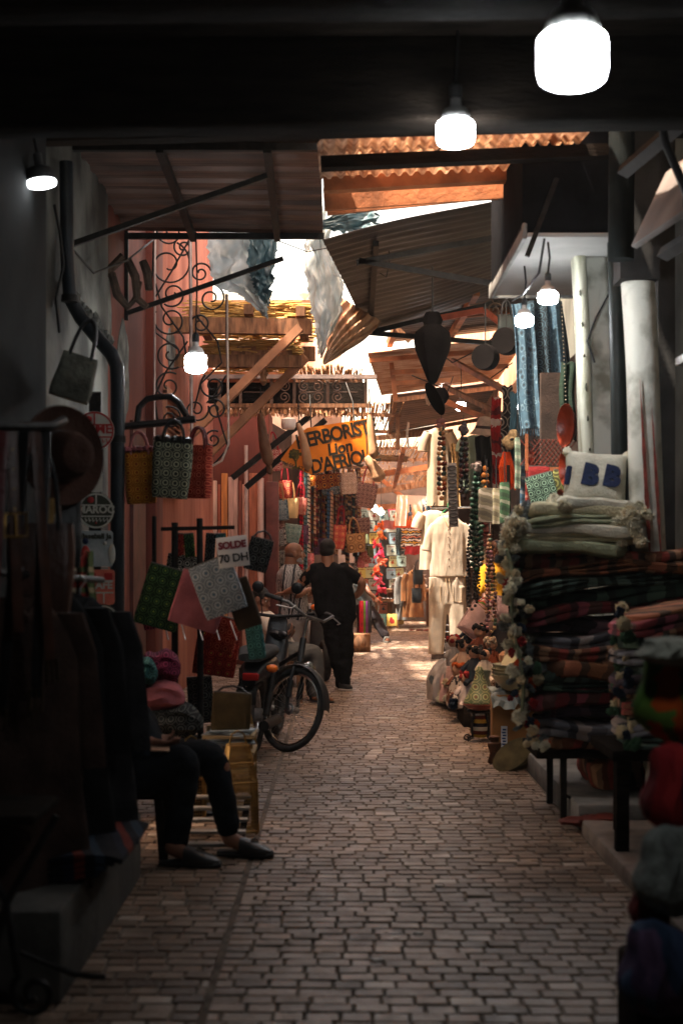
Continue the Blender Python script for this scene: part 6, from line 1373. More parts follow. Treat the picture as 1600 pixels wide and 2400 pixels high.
def stripe_shirt():
    m, nt, b = _new('striped_print_shirt'); L = nt.links
    tc = nt.nodes.new('ShaderNodeTexCoord'); sp = nt.nodes.new('ShaderNodeSeparateXYZ'); L.new(tc.outputs['Object'], sp.inputs[0])
    ma = nt.nodes.new('ShaderNodeMath'); ma.operation = 'MULTIPLY'; ma.inputs[1].default_value = 1 / .105; ad = nt.nodes.new('ShaderNodeMath'); ad.operation = 'ADD'
    mz = nt.nodes.new('ShaderNodeMath'); mz.operation = 'MULTIPLY_ADD'; mz.inputs[1].default_value = -.12; L.new(sp.outputs['Z'], mz.inputs[0]); L.new(sp.outputs['X'], mz.inputs[2])
    L.new(mz.outputs[0], ma.inputs[0]); fr = nt.nodes.new('ShaderNodeMath'); fr.operation = 'FRACT'; L.new(ma.outputs[0], fr.inputs[0])
    r = _ramp(nt, fr.outputs[0], [(0, C('#a8a29c')), (.40, C('#a8a29c')), (.42, C('#1e2630')), (.60, C('#1e2630')), (.62, C('#b0a8a2'))], True)
    wv = nt.nodes.new('ShaderNodeTexWave'); wv.inputs['Scale'].default_value = 11; wv.inputs['Distortion'].default_value = 14; wv.inputs['Detail'].default_value = 3; L.new(tc.outputs['Object'], wv.inputs['Vector'])
    r2 = _ramp(nt, wv.outputs['Fac'], [(0, C('#4a505a')), (.26, (1, 1, 1))], True)
    mx = nt.nodes.new('ShaderNodeMix'); mx.data_type = 'RGBA'; mx.blend_type = 'MULTIPLY'; mx.inputs[0].default_value = .75; L.new(r.outputs[0], mx.inputs[6]); L.new(r2.outputs[0], mx.inputs[7])
    L.new(mx.outputs[2], b.inputs['Base Color']); b.inputs['Roughness'].default_value = .9; return m
SS = stripe_shirt()
shirt(bm_, [(A_(682, 1322), .075, .075), (A_(680, 1330), .11, .14), (A_(679, 1345), .15, .21), (A_(682, 1380), .172, .215), (A_(687, 1420), .175, .21), (A_(688, 1446), .18, .21), (A_(688, 1452), .175, .205)],
      [([A_(675, 1344, -.18), A_(676, 1366, -.22), A_(682, 1384, -.22)], [.09, .088, .082]), ([A_(688, 1344, .18), A_(696, 1376, .23)], [.085, .078])], SS, 8)
trousers(bm_, A_(688, 1440), A_(686, 1462, -.09), A_(692, 1462, .09), [([A_(684, 1462, -.10), A_(689, 1530, -.1), A_(686, 1600, -.1)], [.13, .105, .085]), ([A_(693, 1462, .09), A_(697, 1530, .09), A_(692, 1600, .09)], [.13, .105, .085])], mat('stone_grey_trousers', C('#8c8078'), .9, var=.15, bump=.4), 9, .16, .18)
for dy in (-.1, .09): shoe(bm_, V((A_(682, 0).x, Y + dy, .012)), V((A_(704, 0).x, Y + dy - .02, .012)), LEATHB, RUBBER, .07)

# --- seated man with a phone behind the bicycle
Y = 14.5
sm_ = thing('person', 'seated man in cream shirt and grey trousers looking at his phone behind the bicycle', 'person', (P(690, 0, Y).x, Y, 0))
mb = MB(); hc = A_(612, 1404, .1); M = head(mb, hc, (.85, -.35, -.35), s=1.0)
limb(mb, [A_(610, 1416, .1), A_(618, 1440, .1)], [.058, .07])
mb.loft([(A_(617, 1438, .1), .07, .07), (A_(628, 1458, .1), .13, .18), (A_(645, 1495, .1), .14, .17), (A_(662, 1525, .1), .15, .18)], 20, 2.3)
limb(mb, [A_(628, 1460, -.08), A_(645, 1492, -.14), A_(660, 1502, -.16), A_(670, 1494, -.16)], [.055, .044, .04, .028]); hand(mb, A_(671, 1493, -.16), (.6, 0, .8), (-.6, .3, .5), (.2, -1, 0), .5)
limb(mb, [A_(632, 1460, .25), A_(655, 1500, .2), A_(668, 1500, .0)], [.055, .044, .028]); hand(mb, A_(669, 1499, -.02), (.6, -.4, .5), (-.6, .3, .5), (.2, 1, 0), .5)
for dy in (-.10, .13): limb(mb, [A_(672, 1528, dy), A_(735, 1532, dy), A_(738, 1580, dy), A_(738, 1630, dy)], [.08, .062, .05, .04])
part('body', fuse(mb, SKIND, .008, 3), SKIND, sm_, True); eyes(sm_, M, SKIND)
mb = MB(); mb.blob((0, -.016, .042), (.081, .098, .082), 20, .05, 3, M=M); part('hair', mb, HAIR, sm_, True)
shirt(sm_, [(A_(617, 1432, .1), .07, .07), (A_(622, 1446, .1), .13, .18), (A_(640, 1485, .1), .165, .2), (A_(662, 1522, .08), .185, .21), (A_(680, 1538, .04), .19, .21), (A_(683, 1546, .04), .17, .2)], [([A_(626, 1456, -.09), A_(640, 1486, -.14), A_(655, 1500, -.15)], [.08, .07, .06]), ([A_(630, 1458, .25), A_(648, 1490, .22)], [.08, .07])], mat('cream_cotton', C('#c8bcae'), .9, var=.12, bump=.3), 4)
trousers(sm_, A_(668, 1522, .03), A_(672, 1530, -.1), A_(672, 1530, .13), [([A_(672, 1530, -.10), A_(706, 1530, -.1), A_(732, 1530, -.10), A_(740, 1545, -.1), A_(742, 1590, -.1), A_(742, 1624, -.1)], [.12, .105, .088, .08, .075, .082]), ([A_(672, 1530, .13), A_(706, 1530, .13), A_(726, 1530, .13), A_(732, 1548, .13), A_(733, 1590, .14), A_(734, 1620, .14)], [.12, .1, .085, .078, .075, .08])], mat('charcoal_trousers', C('#50504e'), .9, var=.15, bump=.4), 6, .17, .19)
TANSH = mat('brown_leather_shoe', (.20, .075, .03), .35, var=.3, sc=12, bump=.15)
shoe(sm_, V((A_(734, 0).x, Y - .12, .012)), V((A_(781, 0).x, Y - .20, .012)), TANSH, RUBBER, .07, .045); shoe(sm_, V((A_(728, 0).x, Y + .14, .012)), V((A_(762, 0).x, Y + .22, .012)), TANSH, RUBBER, .07, .045)
mb = MB(); mb.box((0, 0, 0), (.075, .009, .15), b=.004); solo('phone', mb, mat('black_phone', (.02, .02, .024), .2), 'black phone held by the seated man behind the bicycle', 'phone', A_(677, 1478, -.16), (R(-25), R(35), .2))
st_ = thing('stool', 'low wooden stool under the seated man behind the bicycle', 'stool', (P(668, 0, 14.5).x, 14.5, 0))
mb = MB(); mb.box((0, .02, .41), (.34, .4, .04), b=.01); part('seat', mb, WOODM, st_)
for sx_ in (-1, 1):
    for sy in (-1, 1): mb = MB(); mb.beam((sx_ * .16, sy * .17, 0), (sx_ * .13, sy * .15, .40), .04, .04, up=(0, 1, 0)); part('leg', mb, WOODM, st_)

# --- man stretching a leg out far down the alley, mostly behind the man in black
Y = 25.0
fm = thing('person', 'far man in dark trousers and grey slides leaning with one leg stretched out', 'person', (P(870, 0, Y).x, Y, 0))
mb = MB(); M = head(mb, A_(818, 1342), (.7, -.6, -.3)); limb(mb, [A_(818, 1352), A_(822, 1366)], [.06, .07])
mb.loft([(A_(822, 1364), .08, .08), (A_(829, 1374), .18, .13), (A_(842, 1396), .17, .13), (A_(852, 1414), .16, .14)], 20, 2.3)
limb(mb, [A_(838, 1370, -.1), A_(856, 1376, -.2), A_(864, 1388, -.3), A_(876, 1400, -.3)], [.06, .048, .042, .03]); hand(mb, A_(877, 1401, -.3), (.7, 0, -.8), (-.5, .8, 0), (.3, -.9, 0), .4)
limb(mb, [A_(856, 1418), A_(876, 1444, -.1), A_(884, 1458, -.1), A_(905, 1494, -.2)], [.09, .07, .055, .04]); limb(mb, [A_(848, 1418), A_(850, 1455, .1), A_(850, 1496, .1)], [.09, .065, .04])
limb(mb, [A_(905, 1496, -.2), V((A_(908, 0).x, Y - .3, .05)), V((A_(904, 0).x, Y - .42, .03))], [.04, .045, .035])
part('body', fuse(mb, SKIND, .009, 3), SKIND, fm, True)
mb = MB(); mb.blob((0, -.016, .042), (.082, .098, .084), 16, M=M); part('hair', mb, HAIR, fm, True)
shirt(fm, [(A_(822, 1362), .09, .09), (A_(829, 1372), .2, .15), (A_(842, 1396), .19, .15), (A_(855, 1420), .19, .16)], [([A_(838, 1370, -.1), A_(854, 1376, -.18)], [.09, .075])], mat('grey_tee', C('#6a7478'), .9), 4, .015)
trousers(fm, A_(850, 1412), A_(847, 1420), A_(857, 1420), [([A_(856, 1420), A_(876, 1444, -.1), A_(886, 1460, -.1), A_(902, 1489, -.2)], [.13, .105, .095, .08]), ([A_(848, 1420), A_(850, 1455, .1), A_(850, 1494, .1)], [.12, .1, .08])], mat('dark_plum_trousers', C('#2a2428'), .9, bump=.4), 6, .17, .14, .015)
GS = mat('grey_slide', (.22, .24, .23), .6)
mb = MB(); f0 = V((A_(908, 0).x, Y - .17, .02)); f1 = V((A_(903, 0).x, Y - .46, .02)); mb.loft([(f0.lerp(f1, t), q, .015, (1, 0, 0), (0, 0, 1)) for t, q in ((0, .03), (.1, .045), (.6, .055), (1, .035))], 14, 3); mb.tube([f0.lerp(f1, .6) + V((-.058, 0, 0)), f0.lerp(f1, .6) + V((-.03, 0, .07)), f0.lerp(f1, .6) + V((.03, 0, .07)), f0.lerp(f1, .6) + V((.058, 0, 0))], .018, 8); part('slide', mb, GS, fm, True)
mb = MB(); mb.loft([(V((A_(850, 0).x, Y + .1 - .28 * t, .025)), q, .02, (1, 0, 0), (0, 0, 1)) for t, q in ((0, .03), (.1, .045), (.6, .055), (1, .035))], 14, 3); part('slide', mb, GS, fm, True)

# --- man in yellow behind the stalls on the right
Y = 17.2
ym = thing('person', 'man in a yellow shirt standing behind the hanging necklaces', 'person', (P(1170, 0, Y).x, Y, 0))
mb = MB(); M = head(mb, A_(1166, 1289), (.75, -.4, -.15), s=1.03); limb(mb, [A_(1166, 1300), A_(1168, 1325)], [.062, .075])
mb.loft([(A_(1168, 1322), .08, .08), (A_(1170, 1338), .19, .12), (A_(1172, 1385), .18, .13), (A_(1172, 1430), .17, .13)], 20, 2.4)
limb(mb, [A_(1140, 1335), A_(1132, 1375, -.05), A_(1138, 1410, -.15)], [.06, .045, .03]); hand(mb, A_(1138, 1412, -.15), (.2, -.3, -1), (1, 0, 0), (0, -1, 0), .4)
limb(mb, [A_(1200, 1335), A_(1206, 1375, -.05), A_(1200, 1410, -.15)], [.06, .045, .03]); hand(mb, A_(1200, 1412, -.15), (-.2, -.3, -1), (-1, 0, 0), (0, -1, 0), .4)
for px in (1160, 1184): limb(mb, [A_(px, 1430), A_(px, 1500), A_(px, 1575)], [.09, .06, .045])
part('body', fuse(mb, SKIND, .008, 3), SKIND, ym, True); eyes(ym, M, SKIND)
mb = MB(); mb.blob((0, .05, -.078), (.052, .045, .04), 14, .1, 4, M=M); part('beard', mb, HAIR, ym, True)
mb = MB(); mb.blob((0, -.03, .02), (.082, .09, .07), 18, .04, 3, M=M); part('hair', mb, HAIR, ym, True)
shirt(ym, [(A_(1168, 1318), .08, .08), (A_(1169, 1326), .12, .1), (A_(1170, 1338), .205, .14), (A_(1172, 1385), .205, .15), (A_(1172, 1440), .21, .16)], [([A_(1140, 1336), A_(1133, 1365, -.03), A_(1130, 1385, -.06)], [.085, .08, .078]), ([A_(1200, 1336), A_(1206, 1365, -.03), A_(1207, 1385, -.06)], [.085, .08, .078])], mat('mustard_yellow_cotton', C('#a87408'), .9, var=.15, bump=.3), 4)
trousers(ym, A_(1172, 1425), A_(1160, 1445), A_(1184, 1445), [([A_(px, 1445), A_(px, 1510), A_(px, 1580)], [.12, .1, .08]) for px in (1160, 1184)], NAVY, 5, .18, .14)
for px in (1158, 1186): shoe(ym, V((A_(px, 0).x, Y + .1, .012)), V((A_(px, 0).x, Y - .16, .012)), LEATH, RUBBER)

# --- person sitting near left, mostly hidden by the jackets
Y = 6.85
ns = thing('person', 'seated person in dark clothes and black slippers holding a phone, near left', 'person', (P(470, 0, Y).x, Y, 0))
mb = MB(); M = head(mb, A_(276, 1566, .1), (.85, -.2, -.45), s=.98); limb(mb, [A_(272, 1590, .1), A_(274, 1622, .1)], [.056, .065])
mb.loft([(A_(274, 1618, .1), .07, .07), (A_(284, 1650, .1), .12, .19), (A_(306, 1730, .08), .13, .17), (A_(325, 1800, .05), .15, .18)], 20, 2.3)
limb(mb, [A_(290, 1655, -.10), A_(312, 1730, -.16), A_(330, 1745, -.16), A_(352, 1738, -.14)], [.052, .042, .04, .027]); hand(mb, A_(353, 1738, -.14), (1, 0, -.12), (-.1, .3, .9), (0, 1, .2), .5, .165)
limb(mb, [A_(292, 1655, .28), A_(322, 1725, .3), A_(352, 1730, .15)], [.052, .042, .027]); hand(mb, A_(354, 1730, .12), (1, -.4, 0), (-.1, -.3, .9), (0, -1, .2), .5, .165)
limb(mb, [A_(330, 1812, -.12), A_(428, 1778, -.12), A_(430, 1860, -.12), A_(412, 1990, -.10)], [.08, .056, .047, .034]); limb(mb, [A_(330, 1812, .16), A_(490, 1768, .10), A_(520, 1850, .10), A_(534, 1962, .10)], [.08, .056, .047, .034])
for (hx, tx, dy) in ((402, 500, -.12), (526, 616, .10)):
    limb(mb, [V((A_(hx + 6, 0).x, Y + dy, .085)), V((A_(hx + 40, 0).x, Y + dy - .03, .06)), V((A_(tx - 22, 0).x, Y + dy - .06, .028))], [.036, .036, .026])
part('body', fuse(mb, SKIND, .007, 3), SKIND, ns, True); eyes(ns, M, SKIND)
mb = MB(); mb.blob((0, -.02, .035), (.084, .10, .088), 20, .08, 3, M=M); mb.blob((0, -.06, -.03), (.07, .06, .06), 16, .1, 3, M=M); part('hair', mb, HAIR, ns, True)
DKB = mat('black_blue_cotton', (.010, .012, .015), .95, var=.3, bump=.4, spec=.1)
shirt(ns, [(A_(274, 1610, .1), .065, .07), (A_(278, 1630, .1), .11, .16), (A_(290, 1680, .09), .15, .2), (A_(310, 1745, .07), .16, .2), (A_(330, 1810, .04), .185, .21), (A_(335, 1835, .04), .18, .2)], [([A_(289, 1652, -.10), A_(308, 1715, -.16), A_(325, 1738, -.16)], [.075, .065, .055]), ([A_(291, 1652, .28), A_(316, 1712, .3), A_(335, 1728, .22)], [.075, .065, .055])], DKB, 4)
trousers(ns, A_(325, 1805, .04), A_(330, 1818, -.12), A_(330, 1818, .16), [([A_(332, 1816, -.12), A_(385, 1796, -.12), A_(425, 1784, -.12), A_(432, 1815, -.12), A_(424, 1890, -.11), A_(414, 1968, -.10)], [.115, .095, .078, .072, .064, .062]), ([A_(332, 1816, .16), A_(415, 1788, .13), A_(484, 1772, .10), A_(504, 1800, .10), A_(522, 1870, .10), A_(534, 1940, .10)], [.115, .095, .078, .072, .064, .058])], DKB, 7, .17, .19)
for (hx, tx, dy) in ((384, 526, -.12), (508, 640, .10)):
    heel = V((A_(hx, 0).x, Y + dy, .012)); toe = V((A_(tx, 0).x, Y + dy - .06, .012)); d = (toe - heel).normalized(); a = d.cross(V((0, 0, 1))); L_ = (toe - heel).length
    mb = MB(); mb.loft([(heel + d * L_ * t + V((0, 0, .004)), q, .014, a, (0, 0, 1)) for t, q in ((0, .03), (.08, .042), (.35, .045), (.7, .052), (.92, .036), (1, .015))], 18, 3)
    sl = part('slipper', mb, LEATH, ns, True)
    mb = MB(); mb.loft([(heel + d * L_ * t + V((0, 0, z)), q, h_, a, (0, 0, 1)) for t, q, h_, z in ((.42, .052, .05, .035), (.55, .056, .048, .03), (.72, .054, .034, .026), (.88, .040, .022, .02), (.98, .018, .01, .016))], 18, 2.6); part('slipper_upper', mb, LEATH, sl, True)
    mb = MB(); mb.tube([heel + d * L_ * .62 + a * .02 + V((0, 0, .075)), heel + d * L_ * .72 + V((0, 0, .066)), heel + d * L_ * .62 - a * .02 + V((0, 0, .075))], .006, 6, closed=True); part('buckle', mb, CHROME, sl, True)
mb = MB(); mb.box((0, 0, 0), (.15, .078, .009), b=.004); solo('phone', mb, mat('pale_orange_phone_case', (.5, .3, .2), .4), 'pale phone held flat in the lap of the person seated near left', 'phone', A_(360, 1752, -.17), (.25, .05, .1))  # case has a plain pale orange colour
st_ = thing('stool', 'dark low stool under the person seated near left', 'stool', (P(318, 0, 6.9).x, 6.9, 0))
mb = MB(); mb.box((0, .02, .33), (.36, .4, .04), b=.01); part('seat', mb, WOOD, st_)
for sx_ in (-1, 1):
    for sy in (-1, 1): mb = MB(); mb.beam((sx_ * .16, sy * .17, 0), (sx_ * .13, sy * .15, .32), .04, .04, up=(0, 1, 0)); part('leg', mb, WOOD, st_)
# ================================================================== RIGHT SIDE GOODS
random.seed(33)
# dark panels added behind the goods, standing in for the shade there
mb = MB(); mb.box((2.05, 14.3, 1.6), (.12, 7.2, 3.2)); solo('shade_panel', mb, mat('brown_black_shade', (.035, .022, .017), .85, var=.5, sc=4), 'dark shade panel added behind the necklace stall', 'panel', (2.05, 14.3, 0), world=True)
mb = MB(); mb.box((2.05, 20.6, 1.5), (1.5, .1, 3.0)); solo('shade_panel', mb, mat('brown_black_shade', (.035, .022, .017)), 'dark shade panel added behind the hanging cream outfit', 'panel', (2.05, 20.6, 0), world=True)
mb = MB(); mb.box((2.0, 11.1, 1.45), (.9, .08, 2.9)); solo('shade_panel', mb, mat('brown_black_shade', (.035, .022, .017)), 'dark shade panel added behind the ring-printed green purse', 'panel', (2.0, 11.1, 0), world=True)

# --- rugs stacked on the metal table
YR = 8.15
ta = thing('metal_table', 'rough black iron table under the tall pile of folded rugs', 'table', (1.55, YR, 0))
mb = MB(); mb.box((1.58, YR + .05, .36), (1.0, .62, .04), b=.006); part('table_top', mb, WOOD, ta, True)
for x_ in (1.235, 2.02):
    for y_ in (YR - .22, YR + .3): mb = MB(); mb.beam((x_, y_, .0), (x_, y_, .35), .035, .035, up=(0, 1, 0)); part('leg', mb, IRON, ta, True)
mb = MB(); mb.tube([(1.24, YR - .22, .14), (1.3, YR - .24, .10), (1.42, YR - .2, .08)], .010, 6); part('stretcher', mb, IRON, ta, True)
PCOLS = [('wool_white', '#c4c0aa'), ('wool_cream', '#b8aa8a'), ('wool_red', '#8a1c20'), ('wool_navy', '#1c2838'), ('wool_orange', '#c04a20'), ('wool_green', '#3a5a40'), ('wool_pink', '#a84858'), ('wool_grey', '#6a7070')]
def tuft_mesh(seed, m):
    random.seed(seed); mb = MB(); st_ = V((rnd(.8, 1.5), rnd(.8, 1.2), rnd(.7, 1.2)))
    for q in range(210):
        d = V((rnd(-1, 1), rnd(-1, 1), rnd(-1, 1))).normalized(); p = V((d.x * st_.x, d.y * st_.y, d.z * st_.z)) * .020 * (1 + .35 * noise.noise(d * 2 + V((seed, 0, 0))))
        mb.tube([p * .4, p, p * 1.35 + V((rnd(-.004, .004), rnd(-.004, .004), rnd(-.008, .002)))], [.006, .0045, .002], 4)
    mb.blob((0, 0, 0), (.015 * st_.x, .015 * st_.y, .015 * st_.z), 10, .4); return mb.mesh('pompom', m)
PM = []
for k, (n_, c_) in enumerate(PCOLS): m_ = mat(n_, C(c_), .98, var=.2, sc=18, bump=.5, bsc=160); PM.append([tuft_mesh(k * 3 + q, m_) for q in range(2)])
random.seed(34)
def pompom(parent, loc, s, which):
    o = bpy.data.objects.new('pompom', random.choice(PM[which])); COL.objects.link(o); o.parent = parent; o.location = loc; o.scale = (s, s, s * rnd(.85, 1.1)); o.rotation_euler = (rnd(0, 6), rnd(0, 6), 0); return o
RUGM = []
for k, cols in enumerate([('#6a4030', '#8a4038', '#4a3c34', '#98745a'), ('#2c342e', '#40504a', '#26302a', '#5a6a60'), ('#7a3638', '#4a2e32', '#985058', '#5a3e3a'), ('#504e52', '#6a6a70', '#38383c', '#8a7e78'), ('#84583c', '#5a3e2e', '#a0644a', '#4a382c'), ('#304038', '#26302c', '#4c5e50', '#2a342e'), ('#4c3a40', '#2e282c', '#6a5056', '#382e34')]):
    RUGM.append(stripes('rug_wool_%d' % k, [C(c) for c in cols], .16 + .03 * k, (1, .5, 0), .7, wsc=6))
WB = [mat('white_blanket', C('#b4b2a2'), .95, var=.15, sc=9, bump=.7, bsc=70), mat('cream_blanket', C('#a8a284'), .95, var=.15, sc=9, bump=.7, bsc=70), mat('sage_blanket', C('#80866c'), .95, var=.2, sc=9, bump=.7, bsc=70)]
def folded(label, x0, x1, y_, z_, th, dep, m, group, poms, npom, yaw=0, slope=0, name='rug', leaves=2):
    am = .5 if name == 'blanket' else 1.0
    t = thing(name, label, name, ((x0 + x1) / 2, y_, z_), (0, 0, yaw), group); L = x1 - x0; ph = rnd(0, 6); mb = MB()
    for q in range(leaves):
        secs = []; zc = th * ((q + .5) / leaves - .5)
        for k in range(19):
            u = k / 18; e_ = min(1, (u * 9 + .25), ((1 - u) * 9 + .25)) ** .5
            secs.append(((-L / 2 + L * u, .01 * math.sin(5 * u + ph), zc + am * .026 * math.sin(4.2 * u + ph) + am * .012 * math.sin(11 * u + ph * 2 + q) + slope * (u - .3) - .03 * max(0, .12 - u) * 4), dep / 2 * e_ * (1 + .03 * math.sin(7 * u + q + ph)), th / leaves / 2 * (1.5 + .2 * math.sin(9 * u + ph + q)) * e_, (0, 1, 0), (0, 0, 1)))
        mb.loft(secs, 22, 4.2)
    part('cloth', mb, m, t)
    for q in range(npom):
        pompom(t, (-L / 2 + rnd(-.035, .03), -dep / 2 + dep * rnd(-.05, .75) ** 1.0, rnd(-.02, .015)), rnd(.7, 1.35) * (1.25 if name == 'blanket' else 1), random.choice(poms))
    return t
z = .395; k = 0; ORD = ['lowest', 'second', 'third', 'fourth', 'fifth', 'sixth', 'seventh', 'eighth', 'ninth', 'tenth', 'eleventh', 'twelfth', 'thirteenth', 'fourteenth', 'fifteenth', 'sixteenth', 'seventeenth', 'eighteenth', 'nineteenth', 'twentieth', 'twenty-first', 'twenty-second', 'twenty-third', 'twenty-fourth', 'twenty-fifth', 'twenty-sixth']
TON = ['dark brown striped', 'green-black striped', 'wine red striped', 'charcoal striped', 'rust brown striped', 'bottle green striped', 'plum black striped']
while z < 1.455:
    th = rnd(.055, .10); u = (z - .39) / 1.07; q = (k * 3) % 7
    folded('%s folded rug, %s from the bottom of the dark pile' % (TON[q], ORD[min(k, 25)]), 1.12 - .12 * u + rnd(-.06, .06), 2.08 + rnd(-.06, .02), YR + rnd(-.05, .04), z + th / 2, th, .62, RUGM[q], 'folded rugs in the dark pile', [0, 1, 2, 3, 4, 5, 6, 7, 0, 1, 7], 5, rnd(-.11, .08) - .10 * u, .07 * u + rnd(-.03, .03), leaves=random.choice((1, 2, 2, 3))); z += th * .90; k += 1
bl_ = ['sage', 'cream', 'white', 'sage and cream', 'white', 'top cream']
for k in range(5):
    folded('%s folded blanket with pompoms, %s of the pale blankets on the rug pile' % (['sage', 'cream', 'white', 'pale sage', 'ivory'][k], ['lowest', 'second', 'third', 'fourth', 'topmost'][k]), .93 + rnd(-.02, .03) + .02 * k, 1.64 + rnd(-.05, .05), YR - .12 + rnd(-.02, .02), z + .028, .056, .50, WB[(k * 2 + 2) % 3], 'pale folded blankets on the rug pile', [0, 0, 1, 0, 7], 14, -.10 + rnd(-.03, .03), .0, 'blanket', 1 + k % 2)
    z += .050
tp = z
# pompoms cascading at the right end of the blankets and down the corner of the pile belong to one throw
tr = thing('throw', 'cream throw edged with big pompoms draped over the corner of the rug pile', 'throw', (1.0, YR - .3, 1.0))
mb = MB(); mb.sheet(lambda u, v: (.90 + .10 * u + .10 * v + .015 * math.sin(11 * v), YR - .38 + .52 * u, 1.50 - .95 * v + .02 * math.sin(9 * u + 4 * v)), 12, 26, .014); part('cloth', mb, WB[2], tr, True)
for q in range(46):
    v = (q + .5) / 46; pompom(tr, (-.10 + .11 * v + rnd(-.05, .06), -.08 + rnd(-.05, .12), .52 - 1.12 * v + rnd(-.02, .02)), rnd(.6, 1.3), random.choice([0, 0, 1, 0, 7, 1, 2, 3, 4] if v > .3 else [0, 0, 1, 7]))
for q in range(12): pompom(tr, (.58 + rnd(-.08, .08), -.10 + rnd(-.05, .05), tp - 1.0 - .26 * rnd(0, 1)), rnd(1.0, 1.6), random.choice([0, 0, 1]))
# cushion with navy letters
cu = thing('cushion', 'cream cushion with navy letters B B on top of the pale blankets', 'cushion', V((1.435, YR - .1, tp + .165)), (R(-14), R(5), R(-6)))
mb = MB(); n = 18; vs = []
def cush(mb, w_, h_, t_, n=18, seed=0):
    for s_ in (-1, 1):
        vs = []; fs = []
        for j in range(n + 1):
            for i in range(n + 1):
                u, v = -1 + 2 * i / n, -1 + 2 * j / n; q = (max(0, 1 - u ** 4) * max(0, 1 - v ** 4)) ** .5
                px = 1 - .07 * (1 - v * v) ; pz = 1 - .07 * (1 - u * u)
                vs.append((w_ / 2 * u * (1 - .06 * (1 - v * v)), s_ * t_ / 2 * q * (1 + .12 * noise.noise(V((u * 2, v * 2, seed)))), h_ / 2 * v * (1 - .06 * (1 - u * u))))
        for j in range(n):
            for i in range(n):
                a = j * (n + 1) + i; f = (a, a + 1, a + n + 2, a + n + 1); fs.append(f if s_ < 0 else f[::-1])
        mb.add(vs, fs, True)
cush(mb, .36, .33, .15); part('cover', mb, WB[0], cu)
mb = MB()
for k in range(4): mb.blob(((-.17, .17, -.17, .17)[k], 0, (-.155, -.155, .155, .155)[k]), .028, 10, .3)
part('corner_tuft', mb, mat('wool_white', C('#c4c0aa')), cu)
NVY = mat('navy_letter_felt', (.012, .020, .055), .95, var=.3, bump=.5)
for ch, x_ in (('B', -.155), ('B', -.035), ('B', .085)):
    if x_ == -.155: continue
    me = text_mesh(ch, .155, NVY, .008, .011); o = part('letter', me, None, cu); o.location = (x_, -.072, .0); o.rotation_euler = (0, R(8), 0)
mb = MB(); mb.tube([(-.162, -.045, -.055), (-.156, -.052, 0), (-.150, -.045, .05)], .018, 8); part('letter', mb, NVY, cu)
folded('ivory folded throw lying under the lettered cushion', 1.20, 1.62, YR - .16, tp + .02, .05, .4, WB[0], 'pale folded blankets on the rug pile', [0], 6, -.05, 0, 'blanket', 1)
for k, (x_, y_, c_, lab) in enumerate([(1.52, 8.25, RUGM[0], 'rolled brown rug stored under the iron table'), (1.80, 8.2, RUGM[2], 'rolled wine red rug stored under the iron table'), (1.66, 8.35, RUGM[3], 'grey rolled rug lying behind the other two under the iron table')]):
    mb = MB(); mb.loft([((0, -.30 + .05 * q, .012 * math.sin(q)), .105 * (.85 if q in (0, 12) else 1), .095 * (.85 if q in (0, 12) else 1), (1, 0, 0), (0, 0, 1)) for q in range(13)], 24, 2.2, (5, .05, 1)); solo('rolled_rug', mb, c_, lab, 'rug', (x_, y_ + .05, .225), group='rolled rugs under the iron table')
# wooden table further right, in the dark
ta = thing('wooden_table', 'dark wooden table in the shade below the rug pile at the right', 'table', (1.62, 6.9, 0))
mb = MB(); mb.box((1.75, 7.0, .52), (.95, .6, .05), b=.006); part('table_top', mb, WOOD, ta, True)
for x_, y_ in ((1.33, 6.76), (1.42, 7.26), (2.16, 6.76), (2.16, 7.26)): mb = MB(); mb.beam((x_, y_, .06), (x_, y_, .5), .06, .06, up=(0, 1, 0)); part('leg', mb, WOOD, ta, True)
zz = .55; k = 0
while zz < 1.18:
    th = rnd(.045, .075); q = (k * 2 + 1) % 7
    folded('%s rug, %s from the bottom of the nearer dark pile' % (TON[q], ORD[k]), 1.36 + rnd(-.03, .03), 2.2, 7.0, zz + th / 2, th, .6, RUGM[q], 'folded rugs in the nearer pile', [1, 5, 3], 2, rnd(-.04, .04), 0); zz += th * .9; k += 1
# near right: wool pouffes and bundles in a soft column
def near(label, px, py, wpx, hpx, Y, m, amp=.25, name='wool_bundle', e=2.2, folds=9):
    c = P(px, py, Y); mb = MB(); secs = []
    for k in range(13):
        u = -1 + 2 * k / 12; q = max(.12, (1 - abs(u) ** 2.6) ** .5); secs.append(((.012 * math.sin(5 * u), 0, W(hpx, Y) / 2 * u), W(wpx, Y) / 2 * q, W(wpx, Y) / 2 * q))
    mb.loft(secs, 36, e, (folds, .05, 1.0))
    for i, v in enumerate(mb.v): mb.v[i] = v * (1 + amp * .3 * noise.noise(v * 9 + V((px, 0, 0))))
    return solo(name, mb, m, label, 'wool goods', c)
near('green and orange knitted pouffe on top of the woollen column at the right edge', 1580, 1625, 175, 250, 4.1, stripes('green_orange_knit', [C('#4a6a2c'), C('#5c7c34'), C('#b8501c'), C('#486628'), C('#3c5428'), C('#5c8038')], .30, (1, .2, .15), 1.2, wsc=7), folds=6)
near('white band of wool folded over the green pouffe', 1575, 1525, 150, 70, 4.0, mat('dirty_white_wool', C('#8c8c80'), .95, bump=.9))
near('red and navy wool bundle below the green pouffe', 1585, 1850, 150, 230, 4.0, stripes('red_navy_wool', [C('#8a2226'), C('#9a2a2a'), C('#28304a'), C('#6a2024')], .16, (1, .1, 0), 1.0, wsc=6))
near('fluffy grey-white wool bundle in the middle of the column', 1575, 2040, 160, 230, 3.95, mat('grey_white_fluff', C('#787c76'), .98, var=.35, sc=14, bump=.9, bsc=50), .5)
